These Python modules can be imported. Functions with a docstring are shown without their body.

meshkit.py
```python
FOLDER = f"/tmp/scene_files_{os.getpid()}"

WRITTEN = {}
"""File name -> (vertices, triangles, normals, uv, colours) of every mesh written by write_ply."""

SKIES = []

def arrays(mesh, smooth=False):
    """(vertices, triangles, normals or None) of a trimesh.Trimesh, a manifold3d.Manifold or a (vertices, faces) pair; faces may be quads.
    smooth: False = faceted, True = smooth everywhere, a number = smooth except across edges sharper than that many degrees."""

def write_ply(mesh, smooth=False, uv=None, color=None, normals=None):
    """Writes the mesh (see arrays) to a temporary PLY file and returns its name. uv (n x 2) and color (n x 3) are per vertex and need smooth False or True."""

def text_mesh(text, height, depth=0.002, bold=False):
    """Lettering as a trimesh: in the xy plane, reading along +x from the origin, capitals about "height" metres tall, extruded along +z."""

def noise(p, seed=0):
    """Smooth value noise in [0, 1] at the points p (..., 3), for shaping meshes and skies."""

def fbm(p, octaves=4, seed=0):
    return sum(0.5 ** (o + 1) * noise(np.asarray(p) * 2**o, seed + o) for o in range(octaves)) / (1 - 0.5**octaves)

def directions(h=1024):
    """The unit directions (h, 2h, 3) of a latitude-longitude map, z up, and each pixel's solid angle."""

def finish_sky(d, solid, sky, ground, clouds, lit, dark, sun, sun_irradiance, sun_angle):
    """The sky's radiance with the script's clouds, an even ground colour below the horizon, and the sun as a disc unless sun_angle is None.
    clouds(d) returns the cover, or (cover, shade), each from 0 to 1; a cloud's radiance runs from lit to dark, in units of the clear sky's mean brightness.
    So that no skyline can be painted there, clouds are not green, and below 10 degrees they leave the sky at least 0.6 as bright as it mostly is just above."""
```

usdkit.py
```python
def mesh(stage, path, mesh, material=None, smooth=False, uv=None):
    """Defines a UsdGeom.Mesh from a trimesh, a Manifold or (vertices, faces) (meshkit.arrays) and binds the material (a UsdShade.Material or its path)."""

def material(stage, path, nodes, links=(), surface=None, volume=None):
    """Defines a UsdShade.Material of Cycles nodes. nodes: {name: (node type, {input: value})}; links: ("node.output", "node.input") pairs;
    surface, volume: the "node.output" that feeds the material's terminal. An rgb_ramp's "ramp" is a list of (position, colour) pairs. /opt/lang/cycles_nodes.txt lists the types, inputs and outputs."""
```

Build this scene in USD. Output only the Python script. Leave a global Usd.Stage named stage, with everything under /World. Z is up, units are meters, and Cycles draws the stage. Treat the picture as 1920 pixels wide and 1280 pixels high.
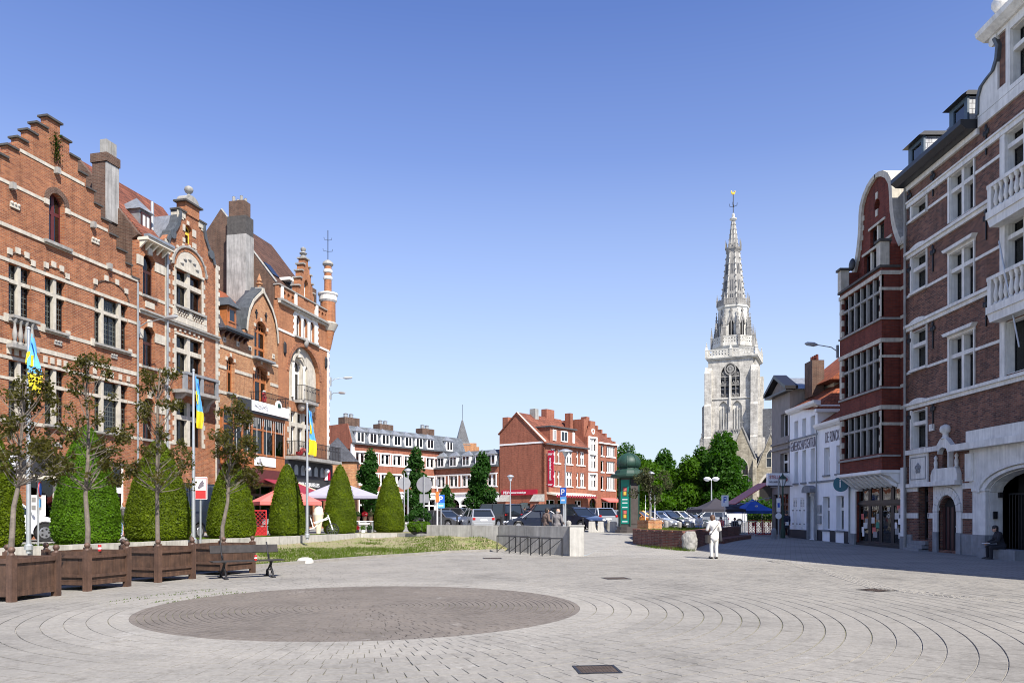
import math, random, numpy as np, trimesh, usdkit, meshkit
from pxr import Usd, UsdGeom, UsdLux, UsdShade, Sdf, Gf, Vt
from shapely.geometry import Polygon, box as sbox, Point, LineString
from shapely.ops import unary_union
import manifold3d as m3
random.seed(7); RNG = np.random.default_rng(7)
stage = Usd.Stage.CreateInMemory()
UsdGeom.SetStageUpAxis(stage, UsdGeom.Tokens.z); UsdGeom.SetStageMetersPerUnit(stage, 1.0)
UsdGeom.Xform.Define(stage, '/World'); UsdGeom.Scope.Define(stage, '/World/Looks')
# the lower sky pales evenly towards the horizon, as clear summer air does
# ---------------- camera, sky, sun, exposure ----------------
FPX, HOR, CH = 1430.0, 963.0, 1.7
cam = UsdGeom.Camera.Define(stage, '/World/camera')
cam.AddTranslateOp().Set(Gf.Vec3d(0, 0, CH)); cam.AddRotateXOp().Set(90.0)
cam.CreateHorizontalApertureAttr(36.0); cam.CreateVerticalApertureAttr(36.0 * 682 / 1024)
cam.CreateFocalLengthAttr(36.0 * FPX / 1920); cam.CreateVerticalApertureOffsetAttr((HOR - 640) / 1920 * 36.0)
cam.CreateClippingRangeAttr(Gf.Vec2f(0.1, 3000)); cam.CreateExposureAttr(0.85)
SUN_AZ, SUN_EL = math.atan2(0.5, -0.866), math.radians(47.5)
SUN_D = np.array([math.sin(SUN_AZ) * math.cos(SUN_EL), math.cos(SUN_AZ) * math.cos(SUN_EL), math.sin(SUN_EL)])
usdkit.material(stage, '/World/Looks/sky_look', {
    'sky': ('sky_texture', {'sky_type': 'single_scattering', 'sun_disc': False, 'sun_elevation': SUN_EL, 'sun_rotation': SUN_AZ % (2 * math.pi), 'altitude': 60.0, 'air_density': 1.0, 'aerosol_density': 0.4, 'ozone_density': 4.0}),
    'tc': ('texture_coordinate', {}), 'sx': ('separate_xyz', {}), 'rp': ('rgb_ramp', {'ramp': [(0.0, (0.85,) * 3), (0.1, (0.8,) * 3), (0.25, (0.42,) * 3), (0.42, (0.1,) * 3), (0.55, (0.0,) * 3), (1.0, (0, 0, 0))]}), 'hz': ('mix', {'color2': (3.25, 3.75, 4.4)}),
    'h': ('hsv', {'hue': 0.517, 'saturation': 1.1}), 'bg': ('background_shader', {'strength': 0.12})}, [('sky.color', 'h.color'), ('tc.generated', 'sx.vector'), ('sx.z', 'rp.fac'), ('rp.color', 'hz.fac'), ('h.color', 'hz.color1'), ('hz.color', 'bg.color')], surface='bg.background')
dome = UsdLux.DomeLight.Define(stage, '/World/sky')
UsdShade.MaterialBindingAPI.Apply(dome.GetPrim()).Bind(UsdShade.Material.Get(stage, '/World/Looks/sky_look'))
dome.GetPrim().SetCustomDataByKey('kind', 'structure')
sun = UsdLux.DistantLight.Define(stage, '/World/sun')
sun.CreateIntensityAttr(1.25); sun.CreateNormalizeAttr(True); sun.CreateAngleAttr(0.53); sun.CreateColorAttr(Gf.Vec3f(1.0, 0.945, 0.87))
_r = Gf.Rotation(Gf.Vec3d(0, 0, 1), Gf.Vec3d(*SUN_D.tolist()))
sun.AddTransformOp().Set(Gf.Matrix4d().SetRotate(_r))
# ---------------- materials ----------------
def usdmat(name, nodes, links, surface):
    return usdkit.material(stage, '/World/Looks/' + name, nodes, links, surface=surface)
LOOKS = {}
def mat(name, col, rough=0.6, metal=0.0, var=0.12, scale=4.0, bump=0.0, streak=0.0, coat=0.0, spec=0.5, island=0.0, col2=None):
    """plain surface with a mottled colour; island: tone differs from piece to piece; col2: second colour in blotches"""
    if name in LOOKS: return LOOKS[name]
    c = np.array(col)
    n = {'tc': ('texture_coordinate', {}), 'n1': ('noise_texture', {'scale': scale, 'detail': 6.0, 'roughness': 0.65}),
         'rp': ('rgb_ramp', {'ramp': [(0.3, tuple(c * (1 - var))), (0.7, tuple(np.minimum(c * (1 + var), 1)))] if col2 is None else [(0.4, tuple(c)), (0.62, tuple(col2))]}),
         'p': ('principled_bsdf', {'roughness': rough, 'metallic': metal, 'coat_weight': coat, 'specular_ior_level': spec})}
    l = [('tc.object', 'n1.vector'), ('n1.fac', 'rp.fac')]
    last = 'rp.color'
    if streak:
        n['mp'] = ('mapping', {'scale': (5.0, 5.0, 0.35)}); n['n2'] = ('noise_texture', {'scale': 1.6, 'detail': 5.0, 'roughness': 0.7})
        n['r2'] = ('rgb_ramp', {'ramp': [(0.35, (1 - streak,) * 3), (0.6, (1.0, 1.0, 1.0))]}); n['mx'] = ('mix', {'mix_type': 'multiply', 'fac': 1.0})
        l += [('tc.object', 'mp.vector'), ('mp.vector', 'n2.vector'), ('n2.fac', 'r2.fac'), (last, 'mx.color1'), ('r2.color', 'mx.color2')]; last = 'mx.color'
    if island:
        n['g'] = ('geometry', {}); n['r3'] = ('rgb_ramp', {'ramp': [(0.0, (1 - island,) * 3), (1.0, (1 + island * 0.6,) * 3)]}); n['mi'] = ('mix', {'mix_type': 'multiply', 'fac': 1.0})
        l += [('g.random_per_island', 'r3.fac'), (last, 'mi.color1'), ('r3.color', 'mi.color2')]; last = 'mi.color'
    l.append((last, 'p.base_color'))
    if bump:
        n['nb'] = ('noise_texture', {'scale': scale * 9, 'detail': 4.0}); n['b'] = ('bump', {'strength': bump, 'distance': 0.02})
        l += [('tc.object', 'nb.vector'), ('nb.fac', 'b.height'), ('b.normal', 'p.normal')]
    LOOKS[name] = usdmat(name, n, l, 'p.BSDF'); return LOOKS[name]
def brick(name, c1, c2, mortar, dirt=0.25, bw=0.23, rh=0.075, ms=0.012, rough=0.85, bias=0.0, blotch=None, bump=0.4, streak=0.75):
    n = {'tc': ('texture_coordinate', {}), 'sx': ('separate_xyz', {}), 'ad': ('math', {'math_type': 'add'}), 'cb': ('combine_xyz', {}),
         'bt': ('brick_texture', {'scale': 1.0, 'brick_width': bw, 'row_height': rh, 'mortar_size': ms, 'mortar_smooth': 0.3, 'bias': bias, 'color1': c1, 'color2': c2, 'mortar': mortar}),
         'n1': ('noise_texture', {'scale': 0.9, 'detail': 7.0, 'roughness': 0.7}), 'r1': ('rgb_ramp', {'ramp': [(0.3, (1 - dirt,) * 3), (0.65, (1.08,) * 3)]}),
         'mx': ('mix', {'mix_type': 'multiply', 'fac': 1.0}), 'p': ('principled_bsdf', {'roughness': rough, 'specular_ior_level': 0.25}),
         'mp': ('mapping', {'scale': (1.6, 1.6, 5.0)}), 'n2': ('noise_texture', {'scale': 2.0, 'detail': 4.0, 'roughness': 0.7}), 'r2': ('rgb_ramp', {'ramp': [(0.3, (0.72, 0.7, 0.72)), (0.55, (1, 1, 1)), (0.75, (1.25, 1.2, 1.1))]}), 'm2': ('mix', {'mix_type': 'multiply', 'fac': 0.75}),
         'b': ('bump', {'strength': bump, 'distance': 0.01, 'invert': True}),
         'm3': ('mapping', {'scale': (2.6, 2.6, 0.22)}), 'n3': ('noise_texture', {'scale': 1.1, 'detail': 7.0, 'roughness': 0.75}), 'r3': ('rgb_ramp', {'ramp': [(0.34, (0.55, 0.53, 0.52)), (0.52, (1, 1, 1)), (0.72, (1.1, 1.08, 1.05))]}), 'x3': ('mix', {'mix_type': 'multiply', 'fac': streak})}
    l = [('tc.object', 'sx.vector'), ('sx.x', 'ad.value1'), ('sx.y', 'ad.value2'), ('ad.value', 'cb.x'), ('sx.z', 'cb.y'), ('cb.vector', 'bt.vector'),
         ('tc.object', 'n1.vector'), ('n1.fac', 'r1.fac'), ('bt.color', 'mx.color1'), ('r1.color', 'mx.color2'),
         ('tc.object', 'mp.vector'), ('mp.vector', 'n2.vector'), ('n2.fac', 'r2.fac'), ('mx.color', 'm2.color1'), ('r2.color', 'm2.color2'), ('tc.object', 'm3.vector'), ('m3.vector', 'n3.vector'), ('n3.fac', 'r3.fac'), ('m2.color', 'x3.color1'), ('r3.color', 'x3.color2'), ('x3.color', 'p.base_color'), ('bt.fac', 'b.height'), ('b.normal', 'p.normal')]
    LOOKS[name] = usdmat(name, n, l, 'p.BSDF'); return LOOKS[name]
def glassmat(name, tint=(0.55, 0.6, 0.62), rough=0.02, gloss=1.0, ior=1.55, lead=None):
    n = {'t': ('transparent_bsdf', {'color': tint}), 'g': ('glossy_bsdf', {'color': (gloss,) * 3, 'roughness': rough}), 'f': ('fresnel', {'IOR': ior}), 'm': ('mix_closure', {}),
         'tc': ('texture_coordinate', {}), 'nz': ('noise_texture', {'scale': 1.3}), 'b': ('bump', {'strength': 0.12, 'distance': 0.05})}
    l = [('f.fac', 'm.fac'), ('t.BSDF', 'm.closure1'), ('g.BSDF', 'm.closure2'), ('tc.object', 'nz.vector'), ('nz.fac', 'b.height'), ('b.normal', 'g.normal')]
    if lead:   # leaded lights: a fine grid of came in front of the glass
        n.update({'sx': ('separate_xyz', {}), 'cb': ('combine_xyz', {}), 'bt': ('brick_texture', {'scale': 1.0, 'offset': 0.0, 'brick_width': lead, 'row_height': lead * 1.5, 'mortar_size': 0.016, 'mortar_smooth': 0.0}),
                  'd': ('principled_bsdf', {'base_color': (0.09, 0.1, 0.09), 'roughness': 0.6}), 'm2': ('mix_closure', {})})
        l += [('tc.object', 'sx.vector'), ('sx.x', 'cb.x'), ('sx.z', 'cb.y'), ('cb.vector', 'bt.vector'), ('bt.fac', 'm2.fac'), ('m.closure', 'm2.closure1'), ('d.BSDF', 'm2.closure2')]
        LOOKS[name] = usdmat(name, n, l, 'm2.closure')
    else: LOOKS[name] = usdmat(name, n, l, 'm.closure')
def leafmat(name, c1, c2, trans=0.35):
    n = {'g': ('geometry', {}), 'tc': ('texture_coordinate', {}), 'nz': ('noise_texture', {'scale': 1.7, 'detail': 5.0, 'roughness': 0.7}), 'mr': ('map_range', {'from_min': 0.3, 'from_max': 0.7, 'to_min': -0.45, 'to_max': 0.55}), 'ad': ('math', {'math_type': 'add', 'use_clamp': True}),
         'rp': ('rgb_ramp', {'ramp': [(0.0, tuple(0.75 * np.array(c1))), (0.25, c1), (1.0, c2)]}), 'p': ('principled_bsdf', {'roughness': 0.55, 'specular_ior_level': 0.15}), 't': ('translucent_bsdf', {}),
         'h': ('hsv', {'saturation': 1.1, 'value': 1.5}), 'm': ('mix_closure', {'fac': trans})}
    LOOKS[name] = usdmat(name, n, [('g.random_per_island', 'ad.value1'), ('tc.object', 'nz.vector'), ('nz.fac', 'mr.value'), ('mr.result', 'ad.value2'), ('ad.value', 'rp.fac'), ('rp.color', 'p.base_color'), ('rp.color', 'h.color'), ('h.color', 't.color'), ('p.BSDF', 'm.closure1'), ('t.BSDF', 'm.closure2')], 'm.closure')
def emis(name, col, s):
    LOOKS[name] = usdmat(name, {'p': ('principled_bsdf', {'base_color': col, 'emission_color': col, 'emission_strength': s})}, [], 'p.BSDF')
brick('brick_orange', (0.41, 0.145, 0.06), (0.22, 0.065, 0.032), (0.31, 0.205, 0.13), dirt=0.25)
brick('brick_warm', (0.47, 0.215, 0.09), (0.30, 0.105, 0.045), (0.40, 0.29, 0.18), dirt=0.18)
brick('brick_corner', (0.42, 0.16, 0.065), (0.30, 0.105, 0.045), (0.35, 0.21, 0.125), dirt=0.18)
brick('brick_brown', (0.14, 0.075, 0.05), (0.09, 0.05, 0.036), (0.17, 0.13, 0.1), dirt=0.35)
brick('brick_far', (0.32, 0.10, 0.058), (0.25, 0.078, 0.046), (0.28, 0.15, 0.1), dirt=0.12)
brick('brick_red', (0.20, 0.042, 0.024), (0.13, 0.027, 0.018), (0.11, 0.045, 0.035), dirt=0.25)
brick('brick_mixed', (0.27, 0.115, 0.075), (0.085, 0.038, 0.034), (0.19, 0.155, 0.125), dirt=0.4, ms=0.011)
brick('brick_wall', (0.22, 0.085, 0.06), (0.13, 0.055, 0.045), (0.2, 0.15, 0.12), dirt=0.3)
brick('church_stone', (0.60, 0.575, 0.51), (0.48, 0.46, 0.41), (0.42, 0.4, 0.35), dirt=0.45, bw=0.7, rh=0.32, ms=0.02)
brick('chapel_stone', (0.40, 0.36, 0.27), (0.26, 0.23, 0.17), (0.3, 0.27, 0.2), dirt=0.35, bw=0.6, rh=0.28, ms=0.02)
brick('slate', (0.085, 0.09, 0.10), (0.06, 0.065, 0.075), (0.03, 0.03, 0.035), bw=0.3, rh=0.17, rough=0.45)
brick('slate_light', (0.16, 0.175, 0.19), (0.12, 0.135, 0.15), (0.07, 0.08, 0.09), bw=0.3, rh=0.17, rough=0.45)
brick('slate_white', (0.55, 0.56, 0.56), (0.48, 0.49, 0.5), (0.22, 0.22, 0.23), bw=0.4, rh=0.22, rough=0.35, ms=0.02)
brick('tile_orange', (0.36, 0.105, 0.045), (0.24, 0.07, 0.032), (0.14, 0.045, 0.025), bw=0.22, rh=0.28, ms=0.025, dirt=0.2)
brick('tile_red', (0.30, 0.10, 0.055), (0.19, 0.07, 0.045), (0.09, 0.04, 0.03), bw=0.22, rh=0.28, ms=0.025, dirt=0.45)
brick('tile_brown', (0.15, 0.075, 0.05), (0.10, 0.055, 0.04), (0.04, 0.025, 0.02), bw=0.22, rh=0.28, ms=0.025, dirt=0.35)
brick('tile_dark', (0.045, 0.03, 0.03), (0.03, 0.022, 0.024), (0.012, 0.01, 0.01), bw=0.22, rh=0.28, ms=0.03)
mat('stone', (0.50, 0.46, 0.38), 0.85, var=0.2, scale=3, streak=0.25, bump=0.15)
mat('stone_grey', (0.30, 0.29, 0.265), 0.85, var=0.2, scale=3, streak=0.3, bump=0.15)
mat('stone_white', (0.70, 0.68, 0.63), 0.8, var=0.14, scale=2, streak=0.22)
mat('bluestone', (0.22, 0.23, 0.24), 0.7, var=0.2, scale=3, streak=0.2, bump=0.1)
mat('church_white', (0.58, 0.56, 0.50), 0.9, var=0.3, scale=0.5, streak=0.42, bump=0.2)
mat('church_grey', (0.27, 0.26, 0.24), 0.9, var=0.35, scale=0.7, streak=0.4, bump=0.2)
mat('render_white', (0.87, 0.87, 0.87), 0.8, var=0.05, scale=1.2, streak=0.08)
mat('render_cement', (0.34, 0.33, 0.31), 0.9, var=0.3, scale=1.2, streak=0.42, bump=0.2)
mat('render_taupe', (0.25, 0.225, 0.205), 0.85, var=0.12, scale=2, streak=0.2)
mat('paint_white', (0.78, 0.77, 0.74), 0.55, var=0.06, scale=2)
mat('paint_cream', (0.62, 0.57, 0.46), 0.6, var=0.08)
mat('wood_dark', (0.05, 0.018, 0.016), 0.45, var=0.25, scale=5)
mat('wood_maroon', (0.10, 0.02, 0.018), 0.4, var=0.2)
mat('wood_orange', (0.36, 0.125, 0.04), 0.5, var=0.25, scale=5, streak=0.2)
mat('frame_black', (0.012, 0.012, 0.014), 0.4, var=0.1)
mat('plinth_black', (0.015, 0.016, 0.022), 0.6, var=0.2)
mat('iron', (0.018, 0.018, 0.02), 0.5, metal=0.3, var=0.2)
mat('steel', (0.45, 0.47, 0.48), 0.45, metal=0.6, var=0.12)
mat('steel_grey', (0.28, 0.30, 0.31), 0.5, metal=0.3, var=0.15)
mat('zinc', (0.33, 0.35, 0.36), 0.42, metal=0.5, var=0.2, streak=0.2)
mat('lead_dark', (0.10, 0.11, 0.115), 0.5, metal=0.3, var=0.25, streak=0.3)
mat('coping_dark', (0.06, 0.055, 0.05), 0.8, var=0.4, scale=5)
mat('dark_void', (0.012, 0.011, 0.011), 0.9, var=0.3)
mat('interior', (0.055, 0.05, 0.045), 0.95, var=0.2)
mat('curtain', (0.62, 0.61, 0.58), 0.9, var=0.08)
mat('curtain_green', (0.12, 0.2, 0.12), 0.9, var=0.4, scale=3)
mat('louvre', (0.06, 0.065, 0.075), 0.7)
mat('concrete', (0.37, 0.355, 0.32), 0.9, var=0.3, scale=1.0, streak=0.28, bump=0.25)
mat('concrete_light', (0.50, 0.48, 0.43), 0.9, var=0.15, scale=2, streak=0.2, bump=0.2)
mat('kerb_stone', (0.24, 0.225, 0.20), 0.85, var=0.2, scale=3, bump=0.2)
mat('planter_wood', (0.125, 0.068, 0.042), 0.6, var=0.42, scale=3.5, streak=0.45, island=0.22, bump=0.25)
mat('planter_post', (0.10, 0.055, 0.036), 0.6, var=0.4, scale=4, streak=0.35, bump=0.25)
mat('bench_wood', (0.03, 0.026, 0.025), 0.85, var=0.4, scale=6, streak=0.3, bump=0.2)
mat('soil', (0.045, 0.032, 0.022), 0.95, var=0.5, scale=12, bump=0.5)
mat('bark', (0.12, 0.10, 0.08), 0.9, var=0.4, scale=9, bump=0.6)
mat('bark_grey', (0.15, 0.125, 0.10), 0.9, var=0.35, scale=9, bump=0.5)
mat('sett_light', (0.335, 0.315, 0.275), 0.85, var=0.22, scale=1.1, bump=0.35, island=0.1)
mat('sett_brown', (0.185, 0.150, 0.125), 0.85, var=0.28, scale=1.6, bump=0.35, island=0.22)
mat('asphalt', (0.12, 0.115, 0.108), 0.9, var=0.25, scale=2.5, bump=0.3)
mat('pavement', (0.25, 0.24, 0.215), 0.9, var=0.2, scale=2.0, bump=0.3)
mat('dry_earth', (0.25, 0.20, 0.125), 0.95, var=0.3, scale=3, bump=0.5, col2=(0.17, 0.19, 0.06))
mat('rust_plate', (0.075, 0.055, 0.042), 0.7, metal=0.3, var=0.4, scale=8)
mat('flag_blue', (0.10, 0.36, 0.72), 0.8, var=0.06); mat('flag_yellow', (0.72, 0.58, 0.02), 0.8, var=0.06)
mat('kiosk_green', (0.014, 0.05, 0.034), 0.55, var=0.18, streak=0.15); mat('poster_green', (0.0, 0.20, 0.145), 0.4, var=0.05)
mat('kiosk_brown', (0.07, 0.06, 0.055), 0.4, var=0.2)
mat('fabric_red', (0.22, 0.012, 0.03), 0.85, var=0.08); mat('fabric_salmon', (0.62, 0.14, 0.12), 0.85, var=0.08); mat('fabric_grey', (0.30, 0.29, 0.36), 0.85, var=0.08)
mat('fabric_black', (0.03, 0.027, 0.036), 0.85, var=0.1); mat('fabric_blue', (0.02, 0.10, 0.42), 0.8, var=0.08); mat('fabric_cream', (0.7, 0.62, 0.45), 0.85, var=0.08)
mat('red_paint', (0.42, 0.02, 0.02), 0.45, var=0.1); mat('sign_red', (0.40, 0.005, 0.03), 0.4, var=0.04); mat('sign_white', (0.8, 0.8, 0.8), 0.45, var=0.03); mat('sign_blue', (0.015, 0.10, 0.50), 0.4, var=0.04)
mat('sign_grey', (0.30, 0.30, 0.31), 0.5, metal=0.4, var=0.08); mat('sign_teal', (0.02, 0.14, 0.19), 0.45, var=0.04); mat('sign_dark', (0.03, 0.03, 0.033), 0.45, var=0.1); mat('letter_dark', (0.12, 0.10, 0.12), 0.6, var=0.05)
mat('dormer_blue', (0.05, 0.08, 0.11), 0.5); mat('letter_red', (0.35, 0.01, 0.015), 0.5, var=0.05); mat('yellow', (0.75, 0.5, 0.06), 0.6); mat('orange', (0.62, 0.16, 0.03), 0.5)
mat('rubber', (0.012, 0.012, 0.012), 0.85, var=0.2); mat('rim', (0.45, 0.46, 0.48), 0.3, metal=0.8, var=0.08); mat('plastic_black', (0.02, 0.02, 0.022), 0.6)
mat('car_glass', (0.012, 0.016, 0.02), 0.06, var=0.02, spec=0.8); mat('lamp_red', (0.36, 0.01, 0.01), 0.25); mat('lamp_clear', (0.62, 0.64, 0.66), 0.15)
for k, c, mt in (('white', (0.72, 0.72, 0.72), 0), ('silver', (0.42, 0.44, 0.46), 0.55), ('grey', (0.14, 0.145, 0.155), 0.5), ('black', (0.008, 0.008, 0.01), 0.1), ('navy', (0.010, 0.016, 0.035), 0.2), ('orange', (0.46, 0.17, 0.02), 0.4), ('blue', (0.03, 0.07, 0.2), 0.3)):
    mat('car_' + k, c, 0.3, metal=mt, var=0.02, coat=1.0)
mat('skin', (0.50, 0.29, 0.20), 0.55, var=0.06); mat('hair_brown', (0.09, 0.045, 0.025), 0.6, var=0.3); mat('hair_dark', (0.025, 0.02, 0.018), 0.6, var=0.3); mat('hair_grey', (0.35, 0.33, 0.31), 0.7); mat('hair_ginger', (0.28, 0.11, 0.04), 0.6, var=0.3)
mat('cloth_white', (0.62, 0.60, 0.56), 0.85, var=0.05, bump=0.2, scale=6); mat('cloth_grey', (0.16, 0.15, 0.15), 0.9, var=0.1); mat('cloth_brown', (0.12, 0.085, 0.07), 0.9, var=0.12); mat('cloth_dark', (0.02, 0.02, 0.025), 0.9, var=0.15); mat('cloth_navy', (0.02, 0.025, 0.05), 0.9); mat('denim', (0.17, 0.25, 0.42), 0.9, var=0.15); mat('leather', (0.03, 0.025, 0.022), 0.5)
leafmat('leaf_cone', (0.10, 0.145, 0.003), (0.20, 0.245, 0.006), 0.25); leafmat('leaf_cone_green', (0.075, 0.165, 0.004), (0.15, 0.265, 0.008), 0.25); leafmat('leaf_oak', (0.09, 0.085, 0.018), (0.30, 0.25, 0.08), 0.5); leafmat('leaf_street', (0.028, 0.085, 0.012), (0.085, 0.165, 0.025), 0.4)
leafmat('leaf_lime', (0.065, 0.15, 0.008), (0.14, 0.23, 0.015), 0.45); leafmat('leaf_dark', (0.035, 0.10, 0.008), (0.10, 0.19, 0.018), 0.42); leafmat('leaf_olive', (0.075, 0.08, 0.035), (0.12, 0.13, 0.055), 0.3); leafmat('grass_blade', (0.10, 0.16, 0.015), (0.25, 0.24, 0.06), 0.4)
leafmat('flower_red', (0.4, 0.02, 0.03), (0.6, 0.1, 0.1), 0.3)
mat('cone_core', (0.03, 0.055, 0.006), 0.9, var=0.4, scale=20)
glassmat('pane'); glassmat('pane_lead', tint=(0.45, 0.55, 0.45), lead=0.16); glassmat('pane_blue', tint=(0.4, 0.45, 0.55), ior=1.9); glassmat('pane_shop', tint=(0.7, 0.72, 0.72), ior=1.6)
# ---------------- helpers ----------------
COUNT = {}
def numbered(parent, name):
    k = COUNT.get((parent, name), 0); COUNT[(parent, name)] = k + 1
    return f'{parent}/{name}' if k == 0 else f'{parent}/{name}_{k:03d}'
def tag(path, label=None, cat=None, group=None, kind=None):
    p = stage.GetPrimAtPath(path)
    for k, v in (('label', label), ('category', cat), ('group', group), ('kind', kind)):
        if v: p.SetCustomDataByKey(k, v)
    return path
def thing(name, label, cat, loc=(0, 0, 0), rotz=0.0, group=None, kind=None, scale=None):
    path = numbered('/World', name); x = UsdGeom.Xform.Define(stage, path)
    x.AddTranslateOp().Set(Gf.Vec3d(*map(float, loc)))
    if rotz: x.AddRotateZOp().Set(float(math.degrees(rotz)))
    if scale: x.AddScaleOp().Set(Gf.Vec3f(*map(float, scale)))
    return tag(path, label, cat, group, kind)
def copy(src, label, loc, rotz=0.0, group=None, name=None, scale=None):
    was = stage.GetPrimAtPath(src).GetCustomData(); base = name or src.rpartition('/')[2]
    path = numbered('/World', base); x = UsdGeom.Xform.Define(stage, path); p = x.GetPrim()
    p.GetReferences().AddInternalReference(src); p.SetInstanceable(True)
    x.ClearXformOpOrder(); x.AddTranslateOp().Set(Gf.Vec3d(*map(float, loc)))
    order = ['xformOp:translate']
    if rotz or True: x.AddRotateZOp().Set(float(math.degrees(rotz)))
    if scale: x.AddScaleOp().Set(Gf.Vec3f(*map(float, scale)))
    return tag(path, label, was.get('category'), group or was.get('group'))
def part(parent, name, mb, m, smooth=False, label=None, off=None, kind=None):
    v, f = mb.get() if isinstance(mb, MB) else meshkit.arrays(mb)[:2]
    if len(f) == 0: return None
    if off is not None: v = v - np.array(off)
    path = numbered(parent, name)
    usdkit.mesh(stage, path, (v, f), LOOKS[m] if isinstance(m, str) else m, smooth)
    if label or kind: tag(path, label=label, kind=kind)
    return path
def solo(name, mb, m, label, cat, group=None, kind=None, smooth=False):
    path = part('/World', name, mb, m, smooth); return tag(path, label, cat, group, kind)
BOXF = np.array([[0, 2, 3], [0, 3, 1], [4, 5, 7], [4, 7, 6], [0, 1, 5], [0, 5, 4], [2, 6, 7], [2, 7, 3], [0, 4, 6], [0, 6, 2], [1, 3, 7], [1, 7, 5]])
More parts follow.
